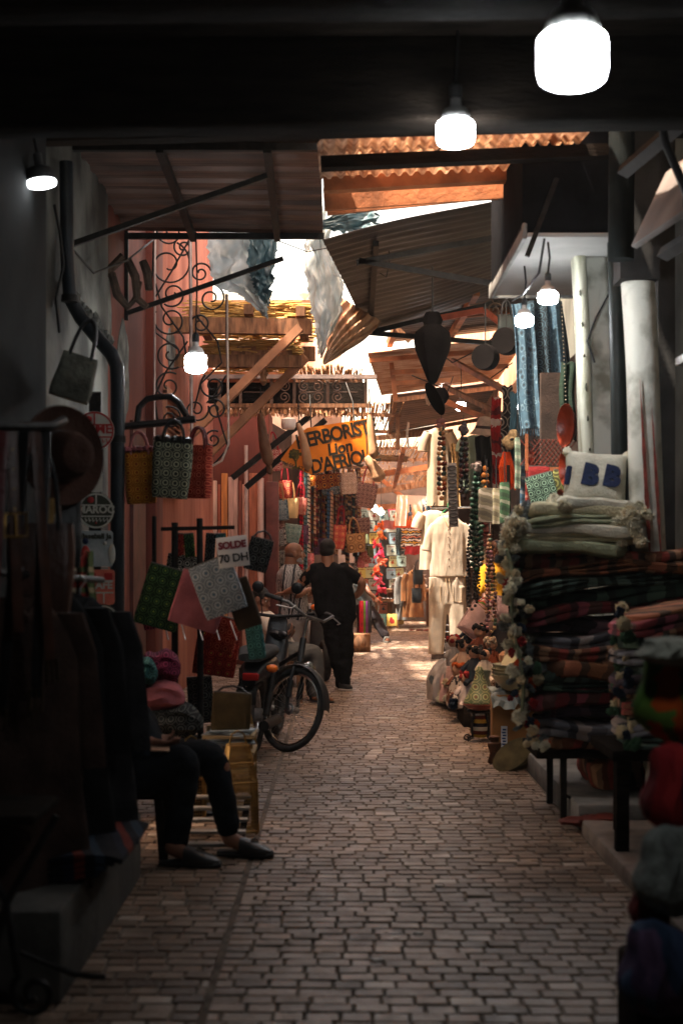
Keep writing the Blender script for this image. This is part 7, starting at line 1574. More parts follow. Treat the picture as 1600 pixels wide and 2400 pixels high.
near('dark red wool bundle beside the fluffy one', 1530, 2110, 95, 190, 4.0, mat('dark_red_wool', C('#601818'), .98, var=.35, sc=10, bump=.9, bsc=50), .4)
near('purple and blue wool bundle lowest at the right edge', 1545, 2270, 180, 230, 3.9, stripes('purple_blue_wool', [C('#483a54'), C('#5a4660'), C('#2c3a50'), C('#3c4a64')], .2, (1, .4, .5), 1.2, wsc=6), .4)
mb = MB(); mb.box((.98, 4.15, .14), (.3, .3, .30), b=.02); solo('crate', mb, WOOD, 'dark crate under the woollen column at the right edge', 'crate', (.98, 4.15, 0), world=True)
mb = MB()
for k in range(3): mb.blob(P(1350 + 40 * k, 1925 - 4 * k, 7.6), (.09, .08, .025), 12, .5)
solo('sandals', mb, mat('rust_leather', C('#5a2014'), .6), 'rust-coloured leather heap on the low kerb under the table', 'leather', P(1390, 1925, 7.6), world=True)

# --- box, bowls, plates, tagine
CARD = mat('brown_cardboard', C('#8a6034'), .8, var=.15, sc=4, bump=.15)
bx = thing('cardboard_box', 'brown cardboard box with a blue-lettered label under the bowls', 'box', (1.36, 10.45, 0), (0, 0, R(-4)))
mb = MB(); mb.box((0, 0, .27), (.52, .42, .40), b=.006); part('carton', mb, CARD, bx)
mb = MB(); mb.box((-.175, -.213, .17), (.045, .004, .15)); o = part('label', mb, mat('white_label', C('#c8ccd0'), .5), bx)
mb = MB()
for k in range(6): mb.box((-.178 + .004 * (k % 2), -.2165, .115 + .021 * k), (.026, .002, .012))
part('blue_print', mb, plain('blue_print', C('#1c3a6a')), o)
mb = MB(); mb.box((0, 0, .035), (.44, .36, .06)); part('base_block', mb, WOOD, bx)
mb = MB(); mb.sheet(lambda u, v: (1.08 + .42 * u + .02 * noise.noise(V((u * 8, v * 8, 7))), 10.20 + .30 * v - .04 * (1 - v) + .03 * noise.noise(V((u * 9, v * 9, 4))), .498 + .045 * noise.noise(V((u * 7, v * 7, 2))) - (.11 * (1 - v) ** 3 * (1 + .7 * noise.noise(V((u * 6, 1, 1)))))), 40, 26, .004); solo('plastic_bag', mb, mat('crumpled_white_plastic', (.26, .29, .27), .35, var=.3, bump=.6, bsc=14, trans=.3), 'crumpled white plastic bag spread over the cardboard box', 'bag', (1.3, 10.3, .5), world=True)
def lathe_solo(name, label, cat, loc, prof, m, rot=(0, 0, 0), n=28, group=None):
    mb = MB(); mb.lathe(prof, n); return solo(name, mb, m, label, cat, loc, rot, group)
BOWL = [(.05, 0), (.075, .012), (.12, .06), (.148, .11), (.152, .115), (.146, .116), (.115, .066), (.07, .024), (.001, .018)]
GLZ = mat('cream_green_glaze', C('#a89c78'), .25, var=.15, sc=8, bump=.05, spec=.5); GLZ2 = stripes('striped_glaze', [C('#a8a084'), C('#7a8068'), C('#a8a084'), C('#a8a084')], .03, (0, 0, 1), .05, .3)
for k in range(4): lathe_solo('bowl', '%s of four stacked cream glazed bowls on the cardboard box' % ['lowest', 'second', 'third', 'topmost'][k], 'bowl', (1.235, 10.3, .50 + .024 * k), BOWL, GLZ2 if k % 2 else GLZ, (R(rnd(-2, 2)), R(rnd(-2, 2)), 0), group='stacked bowls')
PLT = [(.05, 0), (.09, .006), (.135, .02), (.14, .025), (.13, .022), (.085, .012), (.001, .008)]
for k in range(5): lathe_solo('plate', '%s striped plate leaning in the top bowl' % ['first', 'second', 'third', 'fourth', 'last'][k], 'plate', (1.24 + .022 * k, 10.28, .72 + .004 * k), PLT, GLZ2 if k % 2 else GLZ, (R(8), R(-52 + 2 * k), 0), group='plates leaning in the top bowl')
ST_ = thing('iron_stand', 'small scroll-footed iron stand with bands carrying the tagine', 'stand', (1.105, 11.35, 0))
mb = MB()
for a in range(4):
    x_, y_ = .085 * math.cos(a * 1.57 + .7), .085 * math.sin(a * 1.57 + .7); mb.tube([(x_ * .7, y_ * .7, .24), (x_ * 1.1, y_ * 1.1, .12), (x_, y_, .03), (x_ * 1.6, y_ * 1.6, .01)], .008, 6)
mb.tube(scroll(-.11, .03, -.05, .028, 1, 1.4), .007, 6); mb.tube([(.1 * math.cos(q * .3), .1 * math.sin(q * .3), .24) for q in range(21)], .008, 6, closed=True); part('iron_frame', mb, IRON, ST_)
mb = MB(); mb.lathe([(.05, .03), (.062, .05), (.066, .12), (.06, .2), (.045, .21)], 18); solo('jar', mb, stripes('jar_label', [C('#1c1c24'), C('#b08a30'), C('#5a2418'), C('#b0a890')], .12, (0, 0, 1), .1, .4), 'small painted jar inside the scroll-footed iron stand', 'jar', (1.105, 11.35, 0))
tg = thing('tagine', 'green painted tagine with a red-brown rimmed dish on the iron stand', 'tagine', (1.095, 11.3, .25))
mb = MB(); mb.lathe([(.06, 0), (.09, .01), (.135, .045), (.14, .05), (.13, .052), (.08, .03), (.001, .025)], 30); part('dish', mb, mat('red_brown_glaze', C('#6a2a1c'), .3, var=.2, bump=.05, spec=.5), tg)
mb = MB(); mb.lathe([(.128, .055), (.130, .065), (.105, .11), (.07, .18), (.045, .25), (.032, .30), (.034, .32), (.02, .345), (.001, .35)], 30); part('lid', mb, rings('tagine_paint', C('#5a6448'), C('#a09a70'), .075, C('#7a3a20'), .3), tg)
lathe_solo('vase', 'grey-green slender vase behind the tagine', 'vase', (1.17, 11.75, .26), [(.04, 0), (.06, .04), (.065, .12), (.05, .2), (.06, .27), (.055, .27), (.04, .2), (.001, .1)], mat('grey_green_glaze', C('#6a705c'), .3, spec=.5))
mb = MB(); mb.box((1.17, 11.75, .125), (.2, .2, .25), b=.01); solo('block', mb, WOOD, 'dark block under the slender vase', 'block', (1.17, 11.75, 0), world=True)
lathe_solo('wooden_drum', 'small carved wooden drum on the paving before the cardboard box', 'drum', (1.085, 10.1, 0), [(.045, 0), (.05, .01), (.034, .07), (.05, .13), (.048, .145), (.03, .15), (.028, .165), (.04, .19), (.001, .2)], mat('carved_wood', C('#4a2c18'), .6, var=.4, sc=20, bump=.5))
for k in range(3):
    mb = MB(); o = [(.085 * math.cos(2 * math.pi * q / 28), .16 * math.sin(2 * math.pi * q / 28)) for q in range(28)]; mb.prism(o, .022)
    solo('wooden_board', mb, mat('mossy_wood_%d' % k, C(['#6a5c3c', '#4a4c38', '#585440'][k]), .7, var=.4, sc=10, bump=.3), ['nearest of three oval wooden boards leaning by the threshold', 'middle of three oval wooden boards leaning by the threshold', 'last of three oval wooden boards leaning by the threshold'][k], 'board', (1.17 + .06 * k, 9.72 + .03 * k, .115), (R(-10), R(52), R(-25)), 'leaning oval wooden boards')

# --- pompom cushions, dolls and heaped blankets
PINKW = mat('pale_pink_wool', C('#c09c94'), .97, var=.15, sc=10, bump=.7, bsc=80); GREYW = mat('grey_white_wool', C('#9c948e'), .97, var=.2, sc=10, bump=.7, bsc=80)
mb = MB(); mb.box((1.50, 13.3, .44), (.34, .5, .82), b=.01); solo('dark_chest', mb, mat('black_brown_wood', (.02, .013, .010), .6), 'dark wooden chest behind the pale pink cushions', 'chest', (1.50, 13.3, 0), world=True)
for k, (px, py, w_, rot, Y, m, lab) in enumerate([(1120, 1462, 78, 38, 13.0, PINKW, 'pale pink square cushion tilted on its corner on the heap'), (1178, 1425, 54, 10, 13.2, PINKW, 'fluffy pale pink cushion standing behind the tilted one'), (1140, 1435, 66, -30, 13.35, stripes('candy_knit', [C('#c05048'), C('#c8b050'), C('#d09a90'), C('#6a7a30'), C('#c86050'), C('#d8c8b8')], .12, (.8, 0, .5), .5, wsc=9), 'candy-striped knitted cushion between the two pink ones'), (1082, 1535, 70, -12, 13.6, GREYW, 'grey-white cushion sliding off the front of the heap')]):
    mb = MB(); cush(mb, W(w_, Y), W(w_, Y), .13, 14, k); t = thing('cushion', lab, 'cushion', P(px, py, Y), (R(-12), R(rot), R(12)), 'cushions heaped by the necklace stall'); part('cover', mb, m, t)
    mb = MB(); h_ = W(w_, Y) / 2
    mb.tube([(-h_, 0, -h_), (h_, 0, -h_), (h_, 0, h_), (-h_, 0, h_)], .008, 6, closed=True); part('piping', mb, m, t)
def mound(label, cx, cy, rx, ry, z0, h, m, seed, poms=(0, 1), n=7, lean=0.0):
    t = thing('blanket', label, 'blanket', (cx, cy, z0), group='wool blankets heaped by the necklace stall'); mb = MB(); sv = V((seed * 3.1, seed, seed * 1.7))
    def fn(u, v):
        a = 2 * math.pi * u; q = min(1, v * 1.05); s_ = math.sin(q * math.pi / 2) ** .8; z = h * math.cos(q * math.pi / 2) ** .75
        g = 1 + .16 * math.sin(9 * a + 3 * v + seed) * v + .42 * noise.noise(V((math.cos(a) * 1.6, math.sin(a) * 1.6, v * 2.5)) * 1.3 + sv)
        return (rx * s_ * g * math.cos(a) + lean * (1 - v), ry * s_ * g * math.sin(a), z * (1 + .18 * noise.noise(V((math.cos(a), math.sin(a), v * 3)) * 1.8 + sv)) + .03 * math.sin(9 * a) * v * (1 - v))
    mb.sheet(fn, 60, 22, .02); part('cloth', mb, m, t)
    for q in range(n):
        a = -math.pi * (.15 + .8 * (q + .5) / n); w_ = rnd(.8, 1.02); x, y, z = fn(a / (2 * math.pi), w_ * .93); pompom(t, (x * 1.05, y * 1.05, max(.03, z)), rnd(1.1, 1.7), random.choice(poms))
    return t
mound('grey-white wool blanket heaped at the alley side', 1.08, 14.2, .19, .36, .05, .40, GREYW, 5, (0, 7, 1), 7, .05)
mound('pale pink wool blanket heaped in front of the dark chest', 1.23, 13.6, .25, .36, .10, .50, PINKW, 1, (0, 1), 8, .06)
mound('mottled brown and white wool blanket heaped low by the dolls', 1.24, 12.9, .24, .34, .12, .36, stripes('mottled_wool', [C('#a89888'), C('#6a4838'), C('#b8a898'), C('#28282c')], .3, (.7, 0, .7), 1.6, wsc=11), 9, (2, 0, 3), 7)
for k, (px, py) in enumerate([(1050, 1590), (1082, 1612), (1066, 1505)]):
    Y = 13.7; t = thing('tassel', ['grey wool tassel hanging lowest at the alley side of the heap', 'pale tassel resting on the paving before the heap', 'round grey tassel high at the alley side of the heap'][k], 'tassel', P(px, py, Y)); mb = MB(); mb.blob((0, 0, .03), .05, 12, .4); part('knot', mb, GREYW, t)
    mb = MB()
    for q in range(16): a = q * .393; mb.tube([(.02 * math.cos(a), .02 * math.sin(a), .0), (.05 * math.cos(a), .05 * math.sin(a), -.09 if k == 0 else -.04)], .007, 5)
    part('strands', mb, GREYW, t)
def doll(label, loc, s, c1, c2):
    t = thing('doll', label, 'doll', loc, (0, 0, rnd(-.5, .5)), 'woollen dolls on the heap'); t.scale = (s, s, s)
    mb = MB(); mb.loft([((0, 0, 0), .07, .06), ((0, 0, .06), .075, .065), ((0, 0, .14), .05, .045), ((0, 0, .18), .03, .03)], 16, 2.2, (6, .06, 1))
    for q in (-1, 1): mb.tube([(q * .04, 0, .15), (q * .10, -.03, .08)], .02, 8); mb.tube([(q * .03, -.02, .02), (q * .045, -.10, -.02)], .022, 8)
    part('body', mb, mat('doll_cloth_' + c1, C(c1), .95, bump=.5), t)
    mb = MB(); mb.blob((0, 0, .225), .055, 14); part('head', mb, mat('doll_face', C('#b08468'), .9), t)
    mb = MB()
    for q in range(14): a = rnd(0, 6.28); mb.blob((.05 * math.cos(a), .05 * math.sin(a), .25 + rnd(-.02, .03)), .022, 7, .4)
    part('wool_hair', mb, mat('doll_cloth_' + c2, C(c2), .95, bump=.5), t)
for a in [('doll with dark hair sitting on the mottled blanket', P(1125, 1545, 12.6), 1.1, '#5a2c1c', '#181412'), ('navy doll with a tan head lower on the heap', P(1112, 1595, 12.4), 1.1, '#20262e', '#181412'), ('white and red doll hanging lowest over the paving edge', P(1092, 1648, 12.4), .95, '#b8a8a0', '#8a2020'), ('rust doll beside the chest', P(1150, 1570, 12.5), 1.0, '#7a3a20', '#b09a80'), ('pale doll leaning on the rust one', P(1135, 1590, 12.3), .9, '#a89888', '#1c1c20'), ('grey doll with a red cap on the alley side of the heap', P(1062, 1560, 13.4), 1.0, '#8a8078', '#8a2020'), ('beige doll with black hair between the two wool mounds', P(1085, 1575, 13.0), 1.05, '#b09078', '#181412'), ('small navy doll lying high on the pink wool', P(1100, 1510, 13.1), .85, '#28303c', '#c0b0a0'), ('brown doll with orange hair beside the paving', P(1072, 1625, 12.9), .95, '#6a3c28', '#b0501c')]: doll(*a)
mb = MB(); mb.box((1.3, 12.6, .10), (.5, .7, .22), b=.01); solo('crate', mb, WOOD, 'low dark crate under the dolls and mottled blanket', 'crate', (1.3, 12.6, 0), world=True)
mb = MB(); mb.tube([P(1196, 1560, 12.6), P(1193, 1300, 12.6), P(1190, 1090, 12.6)], .016, 8); solo('post', mb, IRON, 'thin black post between the yellow shirt and the blankets', 'post', P(1196, 1640, 12.6), world=True)
lathe_solo('wooden_pot', 'round wooden pot between the dolls and the bowls', 'pot', P(1190, 1560, 11.9), [(.05, 0), (.08, .03), (.08, .09), (.05, .12), (.001, .12)], WOODM)
for k in range(5):
    mb = MB(); mb.tube([(0, 0, 0), (.0, .02, .34)], [.016, .018], 10); solo('rolled_mat', mb, mat('pale_roll_%d' % (k % 2), C(['#a08a70', '#7a6450'][k % 2]), .8), 'rolled pale mat standing in the bundle behind the bowls', 'roll', P(1172 + 9 * k, 1598, 11.2), (R(5), R(12 + 3 * k), 0), 'rolled mats behind the bowls')

# --- cream outfit and dresses
YO = 16.8
rk = thing('clothes_rack', 'wire clothes rack behind the cream outfit', 'rack', (P(1050, 0, YO).x, YO + .25, 0))
mb = MB(); mb.tube([P(1008, 1192, YO), P(1150, 1188, YO)], .012, 8); part('rail', mb, CHROME, rk, True)
for x_ in (1062, 1150): mb = MB(); q = P(x_, 1190, YO + .1); mb.tube([(q.x, YO + .1, 0), (q.x, YO + .1, q.z)], .012, 8); part('upright', mb, CHROME, rk, True)
for k in range(6): mb = MB(); q = P(1036, 1465 + 16 * k, YO + .3); mb.tube([q, P(1066, 1465 + 16 * k, YO + .3)], .007, 6); part('wire_shelf', mb, CHROME, rk, True)
ou = thing('cream_shirt', 'cream short-sleeved button shirt on a green hanger over matching trousers', 'shirt', P(1050, 1205, YO)); Q = lambda px, py, dy=0: P(px, py, YO + dy)
mb = MB(); mb.loft([(Q(1049, 1207), .05, .03), (Q(1049, 1213), .12, .045), (Q(1050, 1228), .195, .055), (Q(1050, 1250), .205, .062), (Q(1051, 1300), .212, .066), (Q(1051, 1335), .222, .07), (Q(1052, 1352), .228, .072)], 44, 2.8, (6, .02))
for s_, pts in ((-1, [(1018, 1228), (1006, 1252), (999, 1292)]), (1, [(1083, 1228), (1095, 1252), (1102, 1292)])): q_, w_ = path([Q(*p) for p in pts], [.07, .085, .098]); mb.loft([(p_, r_ * .62, r_ * .5, (1, 0, .25 * s_), (0, 1, 0)) for p_, r_ in zip(q_, w_)], 18, 2.4)
me = fuse(mb, CREAM, .009, 4, 'body'); rumple(me, .007, 7, 3, (2.2, 1, .5)); part('body', me, CREAM, ou, True)
mb = MB(); mb.tube([Q(1037, 1206, -.03), Q(1044, 1222, -.055), Q(1050, 1234, -.066)], .006, 6); mb.tube([Q(1062, 1206, -.03), Q(1056, 1222, -.055), Q(1050, 1234, -.066)], .006, 6); part('neckline', mb, mat('darker_linen', C('#b89c78'), .9), ou, True)  # darker linen tone for neckline, drawstring and pocket seams
mb = MB()
for k in range(6): mb.blob(Q(1050 + .3 * k, 1242 + 17 * k, -.072), (.008, .006, .008), 8)
part('button', mb, mat('brown_button', C('#6a4a30'), .4), ou, True)
mb = MB(); mb.tube([Q(1035, 1203), Q(1049, 1190), Q(1066, 1203)], .010, 8); mb.tube([Q(1049, 1190), Q(1049, 1180), Q(1055, 1174), Q(1050, 1168)], .006, 6); part('hanger', mb, mat('green_plastic', C('#2a8a50'), .3), ou, True)
tr = thing('cream_trousers', 'cream drawstring trousers hanging below the cream shirt', 'trousers', Q(1050, 1352))
mb = MB(); mb.loft([(Q(1047, 1352), .212, .06), (Q(1047, 1375), .212, .066), (Q(1047, 1415), .213, .062), (Q(1047, 1438), .206, .028)], 40, 3, (8, .02, 1))
for x0, x1 in ((1025, 1021), (1070, 1073)): mb.loft([(Q(x0, 1375), .105, .064), (Q(x0, 1425), .106, .064), (Q((x0 + x1) / 2, 1475), .100, .060), (Q(x1, 1533), .093, .055)], 30, 3)
me = fuse(mb, CREAM, .009, 3, 'legs'); rumple(me, .007, 7, 9, (2.6, 1, .3)); part('legs', me, CREAM, tr, True)
mb = MB(); mb.tube([Q(1044, 1354, -.07), Q(1046, 1375, -.075), Q(1043, 1395, -.075)], .003, 6); mb.tube([Q(1052, 1354, -.07), Q(1053, 1372, -.075), Q(1056, 1388, -.075)], .003, 6); part('drawstring', mb, mat('darker_linen', C('#b89c78')), tr, True)
for x_ in (1013, 1062):
    mb = MB(); a = Q(x_, 1372, -.070); mb.tube([a, a + V((0, .004, -.19)), a + V((.095, .004, -.19)), a + V((.095, 0, 0))], .0028, 5); part('pocket_seam', mb, mat('darker_linen', C('#b89c78')), tr, True)
def dress(label, px, top, bot, wtop, wbot, Y, m, sl=True, name='dress', dep=.07):
    t = thing(name, label, 'dress', P(px, top, Y)); q = lambda x, y: P(x, y, Y); mb = MB(); wt, wb = W(wtop, Y) / 2, W(wbot, Y) / 2; h_ = bot - top
    mb.loft([(q(px, top), wt * .35, .03), (q(px, top + h_ * .03), wt * .8, .045), (q(px, top + h_ * .08), wt, .055), (q(px, top + h_ * .3), wt * .92, dep), (q(px + 1, top + h_ * .6), (wt + wb) / 2, dep * 1.1), (q(px, bot), wb, dep * 1.2)], 40, 2.4, (8, .09)); part('body', mb, m, t, True)
    if sl:
        for s_ in (-1, 1): mb = MB(); a, b = path([q(px + s_ * wtop * .44, top + h_ * .07), q(px + s_ * wtop * .62, top + h_ * .18), q(px + s_ * wtop * .70, top + h_ * .30)], [.065, .07, .068]); mb.tube(a, b, 14); part('sleeve', mb, m, t, True)
    mb = MB(); mb.tube([P(px, top, Y), P(px, top - 12, Y), P(px + 4, top - 18, Y)], .006, 6); part('hanger_hook', mb, IRON, t, True); return t
dress('second cream shirt half behind the button shirt', 1015, 1196, 1335, 56, 62, 17.15, CREAM, name='shirt')
dress('long cream dress hanging above the cream outfit', 1027, 1003, 1186, 52, 52, 17.4, mat('tan_linen', C('#b8a48c'), .9, var=.12, bump=.35, trans=.2))
dress('sage green dress hanging behind the straw bucket hat', 1110, 1020, 1150, 44, 52, 17.0, mat('sage_linen', C('#7e9080'), .9, var=.15, bump=.35, trans=.15))
dress('white blouse at the right of the wire rack', 1115, 1225, 1330, 40, 46, 17.3, mat('white_cotton', C('#c8bcb0'), .9, bump=.3, trans=.2), name='shirt')
hang('straw_mat', 'coarse woven straw mat hung between the cream and sage dresses', 'mat', 1068, 1040, 22, 150, 17.1, STRAW)
hang('cloth', 'blue and white patterned cloth edge beside the cream shirt', 'cloth', 1003, 1160, 10, 40, 17.6, rings('blue_tile_print', C('#2a5068'), C('#b8c8cc'), .1))
# straw bucket hat, mask, orange yarn, rugs
hb2 = thing('bucket_hat', 'pale straw bucket hat hanging over the sage dress', 'hat', P(1134, 1020, 14.6), (R(6), R(4), 0)); mb = MB(); mb.lathe([(.15, 0), (.152, .006), (.125, .035), (.10, .07), (.085, .14), (.06, .185), (.001, .195)], 30); part('hat_body', mb, mat('pale_felt_straw', C('#b09078'), .9, var=.2, sc=20, bump=.6), hb2)
mb = MB(); mb.lathe([(.102, .064), (.104, .066), (.096, .095), (.094, .095)], 30, caps=False); part('hat_band', mb, mat('dusky_band', C('#3a2c26'), .9), hb2)
hang('garment', 'black tunic hanging under the straw bucket hat', 'tunic', 1132, 1022, 36, 110, 14.7, BLACKC, .03, .02)
mk = thing('straw_mask', 'woven straw mask with a black mouth above the orange yarn', 'mask', P(1196, 1035, 12.9), (0, R(-18), 0)); mb = MB(); mb.blob((0, 0, 0), (.085, .04, .065), 16, .25); mb.blob((.04, .0, .05), (.05, .035, .05), 14, .25); part('weave', mb, STRAW, mk)
mb = MB(); mb.blob((.01, -.04, .015), (.02, .01, .012), 10); part('mouth', mb, CORD, mk)
yn = thing('yarn_hank', 'bright orange yarn hank hanging below the straw mask', 'yarn', P(1186, 1060, 13.0)); mb = MB()
for k in range(60): x_ = rnd(-.07, .06); mb.tube([(x_ * .4, rnd(-.03, .03), 0), (x_, rnd(-.06, .03), -.14), (x_ * 1.1 + rnd(-.02, .02) + .03, rnd(-.04, .03), -.20 - rnd(0, .15))], .009, 5)
part('yarn', mb, mat('orange_yarn', C('#d0440c'), .95, bump=.4), yn)
hang('rug', 'red rug with white motifs hung on edge behind the orange yarn', 'rug', 1163, 930, 22, 270, 14.2, stripes('red_motif_rug', [C('#8a1414'), C('#9a1818'), C('#b8a090'), C('#8a1414'), C('#501014')], .30, (.2, 0, 1), .8, wsc=10))
hang('rug', 'black and white ring-patterned rug beside the red rug', 'rug', 1188, 905, 24, 160, 13.8, rings('black_ring_rug', C('#181414'), C('#a09080'), .14, C('#8a2018')))
hang('cloth', 'dark blue-green cloth between the patterned rug and the scarves', 'cloth', 1205, 920, 22, 160, 13.0, mat('blue_green_cloth', C('#28424a'), .9, bump=.3))
# blue scarves in front of the right wall
BS = []
def scarf_mat(name, c1, c2, c3, per):
    if name in MATS: return MATS[name]
    m, nt, b = _new(name); L = nt.links; tc = nt.nodes.new('ShaderNodeTexCoord'); v = nt.nodes.new('ShaderNodeTexVoronoi'); v.inputs['Scale'].default_value = per; L.new(tc.outputs['Object'], v.inputs['Vector'])
    r = _ramp(nt, v.outputs['Distance'], [(0, c2), (.22, c1), (.40, c3), (.46, c1)], True); n = _noise(nt, 20, 3); r2 = _ramp(nt, n.outputs['Fac'], [(.3, (.6,) * 3), (.65, (1, 1, 1))])
    mx = nt.nodes.new('ShaderNodeMix'); mx.data_type = 'RGBA'; mx.blend_type = 'MULTIPLY'; mx.inputs[0].default_value = 1; L.new(r.outputs[0], mx.inputs[6]); L.new(r2.outputs[0], mx.inputs[7]); L.new(mx.outputs[2], b.inputs['Base Color']); b.inputs['Roughness'].default_value = .9
    MATS[name] = m; return m
for k, (px, w_, top, L_, m, lab) in enumerate([(1220, 44, 712, 292, scarf_mat('blue_dot_scarf', C('#38586c'), C('#1c2c38'), C('#6a8a9c'), 16), 'light blue dotted scarf at the left of the blue scarves'), (1254, 46, 706, 302, rings('dark_tile_scarf', C('#1c2a34'), C('#46606e'), .075), 'dark blue tile-printed scarf in the middle of the blue scarves'), (1290, 42, 700, 320, scarf_mat('mid_blue_scarf', C('#32546a'), C('#20384a'), C('#54788c'), 20), 'mid blue scarf right of the tile-printed one'), (1308, 20, 705, 290, mat('teal_dark_scarf', C('#182c38'), .9, bump=.4), 'dark teal scarf at the right of the blue scarves')]):
    Y = 11.4 + .04 * k; t = thing('scarf', lab, 'scarf', P(px, top, Y), group='blue scarves under the soffit'); mb = MB(); wd, ht = W(w_, Y), W(L_, Y); ph = k * 1.7
    mb.sheet(lambda u, v: (wd * (u - .5) * (1 + .15 * v) + .01 * math.sin(6 * v + ph) + .09 * v, .025 * math.sin(u * 10 + ph + v), -ht * v), 16, 24, .008); part('cloth', mb, m, t)
    mb = MB()
    for q in range(12): x_ = wd * 1.15 * (q / 11 - .5) + .09; mb.tube([(x_, 0, -ht), (x_ + rnd(-.01, .01), 0, -ht - .06)], .004, 4)
    part('fringe', mb, m, t)
hang('cloth', 'bottle green cloth hanging in the dark beside the blue scarves', 'cloth', 1330, 850, 34, 180, 10.9, mat('bottle_green_cloth', C('#16281e'), .9, bump=.3))
ch = thing('bead_chain', 'pale bead chain hanging beside the white pillar', 'chain', P(1315, 715, 10.8)); mb = MB()
for k in range(26): mb.blob((.035 * (k / 26), 0, -.03 * k), .006, 7)
part('beads', mb, mat('dull_bead', (.16, .15, .12), .5), ch)
# orange ceramic dishes hung edge-on
OGL = mat('orange_glaze', C('#6a2008'), .34, var=.2, sc=5, bump=.05, spec=.6)
for k, (px, py, d_, lab) in enumerate([(1342, 998, .155, 'big shiny orange dish hung high by the white pillar'), (1345, 1094, .14, 'middle shiny orange dish hung below the big one'), (1330, 1170, .07, 'small shiny orange dish lowest by the lettered cushion')]): lathe_solo('orange_dish', lab, 'dish', P(px, py, 9.9), [(d_ * .4, 0), (d_ * .62, .01), (d_ * .95, .05), (d_, .06), (d_ * .96, .062), (d_ * .6, .022), (.001, .016)], OGL, (R(90), 0, R(-76)), 36)
lt2 = thing('lattice_panel', 'red-brown wooden lattice panel behind the orange dishes', 'panel', P(1285, 1060, 10.95)); mb = MB()
for k in range(9): a = -.14 + .035 * k; mb.beam((a - .08, 0, -.1), (a + .08, 0, .1), .008, .008); mb.beam((a + .08, .008, -.1), (a - .08, .008, .1), .008, .008)
part('lattice', mb, mat('red_brown_wood', C('#5a2418'), .6), lt2)
mb = MB(); mb.beam((-.17, 0, -.14), (-.17, 0, .14), .02, .03, up=(0, 1, 0)); mb.beam((-.17, 0, -.13), (.2, 0, -.13), .02, .03); part('frame', mb, mat('light_frame', C('#8a5030'), .6), lt2)
purse('green and white ring-printed purse hanging under the lattice panel', 1272, 1160, 66, 100, rings('green_white_ring', C('#1c3028'), C('#7a9480'), .055), 10.2, -14, -.2, group='purses beside the rug pile')
purse('dull red purse behind the green and white one', 1262, 1120, 50, 56, mat('dull_red_cloth', C('#7a1c1c'), .9, bump=.3), 10.4, 0, 0, group='purses beside the rug pile')
purse('brown patterned purse at the right of the green and white one', 1312, 1150, 44, 96, K['olive'], 10.5, 6, 0, group='purses beside the rug pile')
for k, (px, py, w_, h_, c_, lab) in enumerate([(1140, 1184, 40, 80, '#4a4438', 'grey-brown kilim purse hanging below the amber beads'), (1162, 1186, 18, 84, '#6a6450', 'narrow pale kilim strip beside the grey-brown purse'), (1182, 1178, 24, 96, '#28402c', 'rolled dark green cloth hanging by the pale strip'), (1225, 1150, 16, 150, '#2c4456', 'blue tassel cord hanging right of the green roll'), (1240, 1120, 20, 130, '#6a2018', 'dark red tassel hanging beside the blue one'), (1212, 1085, 14, 120, '#5a6a5c', 'sage green tassel cord under the straw mask')]):
    Y = 12.2 - .1 * (k % 3); t = thing('hanging_textile', lab, 'textile', P(px, py - h_ / 2, Y)); mb = MB(); wd, ht = W(w_, Y) / 2, W(h_, Y)
    mb.loft([((0, 0, 0), wd * .7, .015), ((0, 0, -ht * .05), wd, .02), ((.005, 0, -ht * .5), wd * 1.02, .025), ((0, 0, -ht), wd * .96, .02)], 20, 3.5, (5, .1)); part('cloth', mb, stripes('hang_tex_%d' % k, [C(c_), mix(C(c_), (.01, .01, .01), .5), C(c_), mix(C(c_), (.4, .35, .3), .25)], .12, (.4, 0, 1), .6, wsc=12), t)
    mb = MB(); mb.tube([(0, 0, 0), (0, 0, .25)], .005, 5); part('loop', mb, CORD, t)
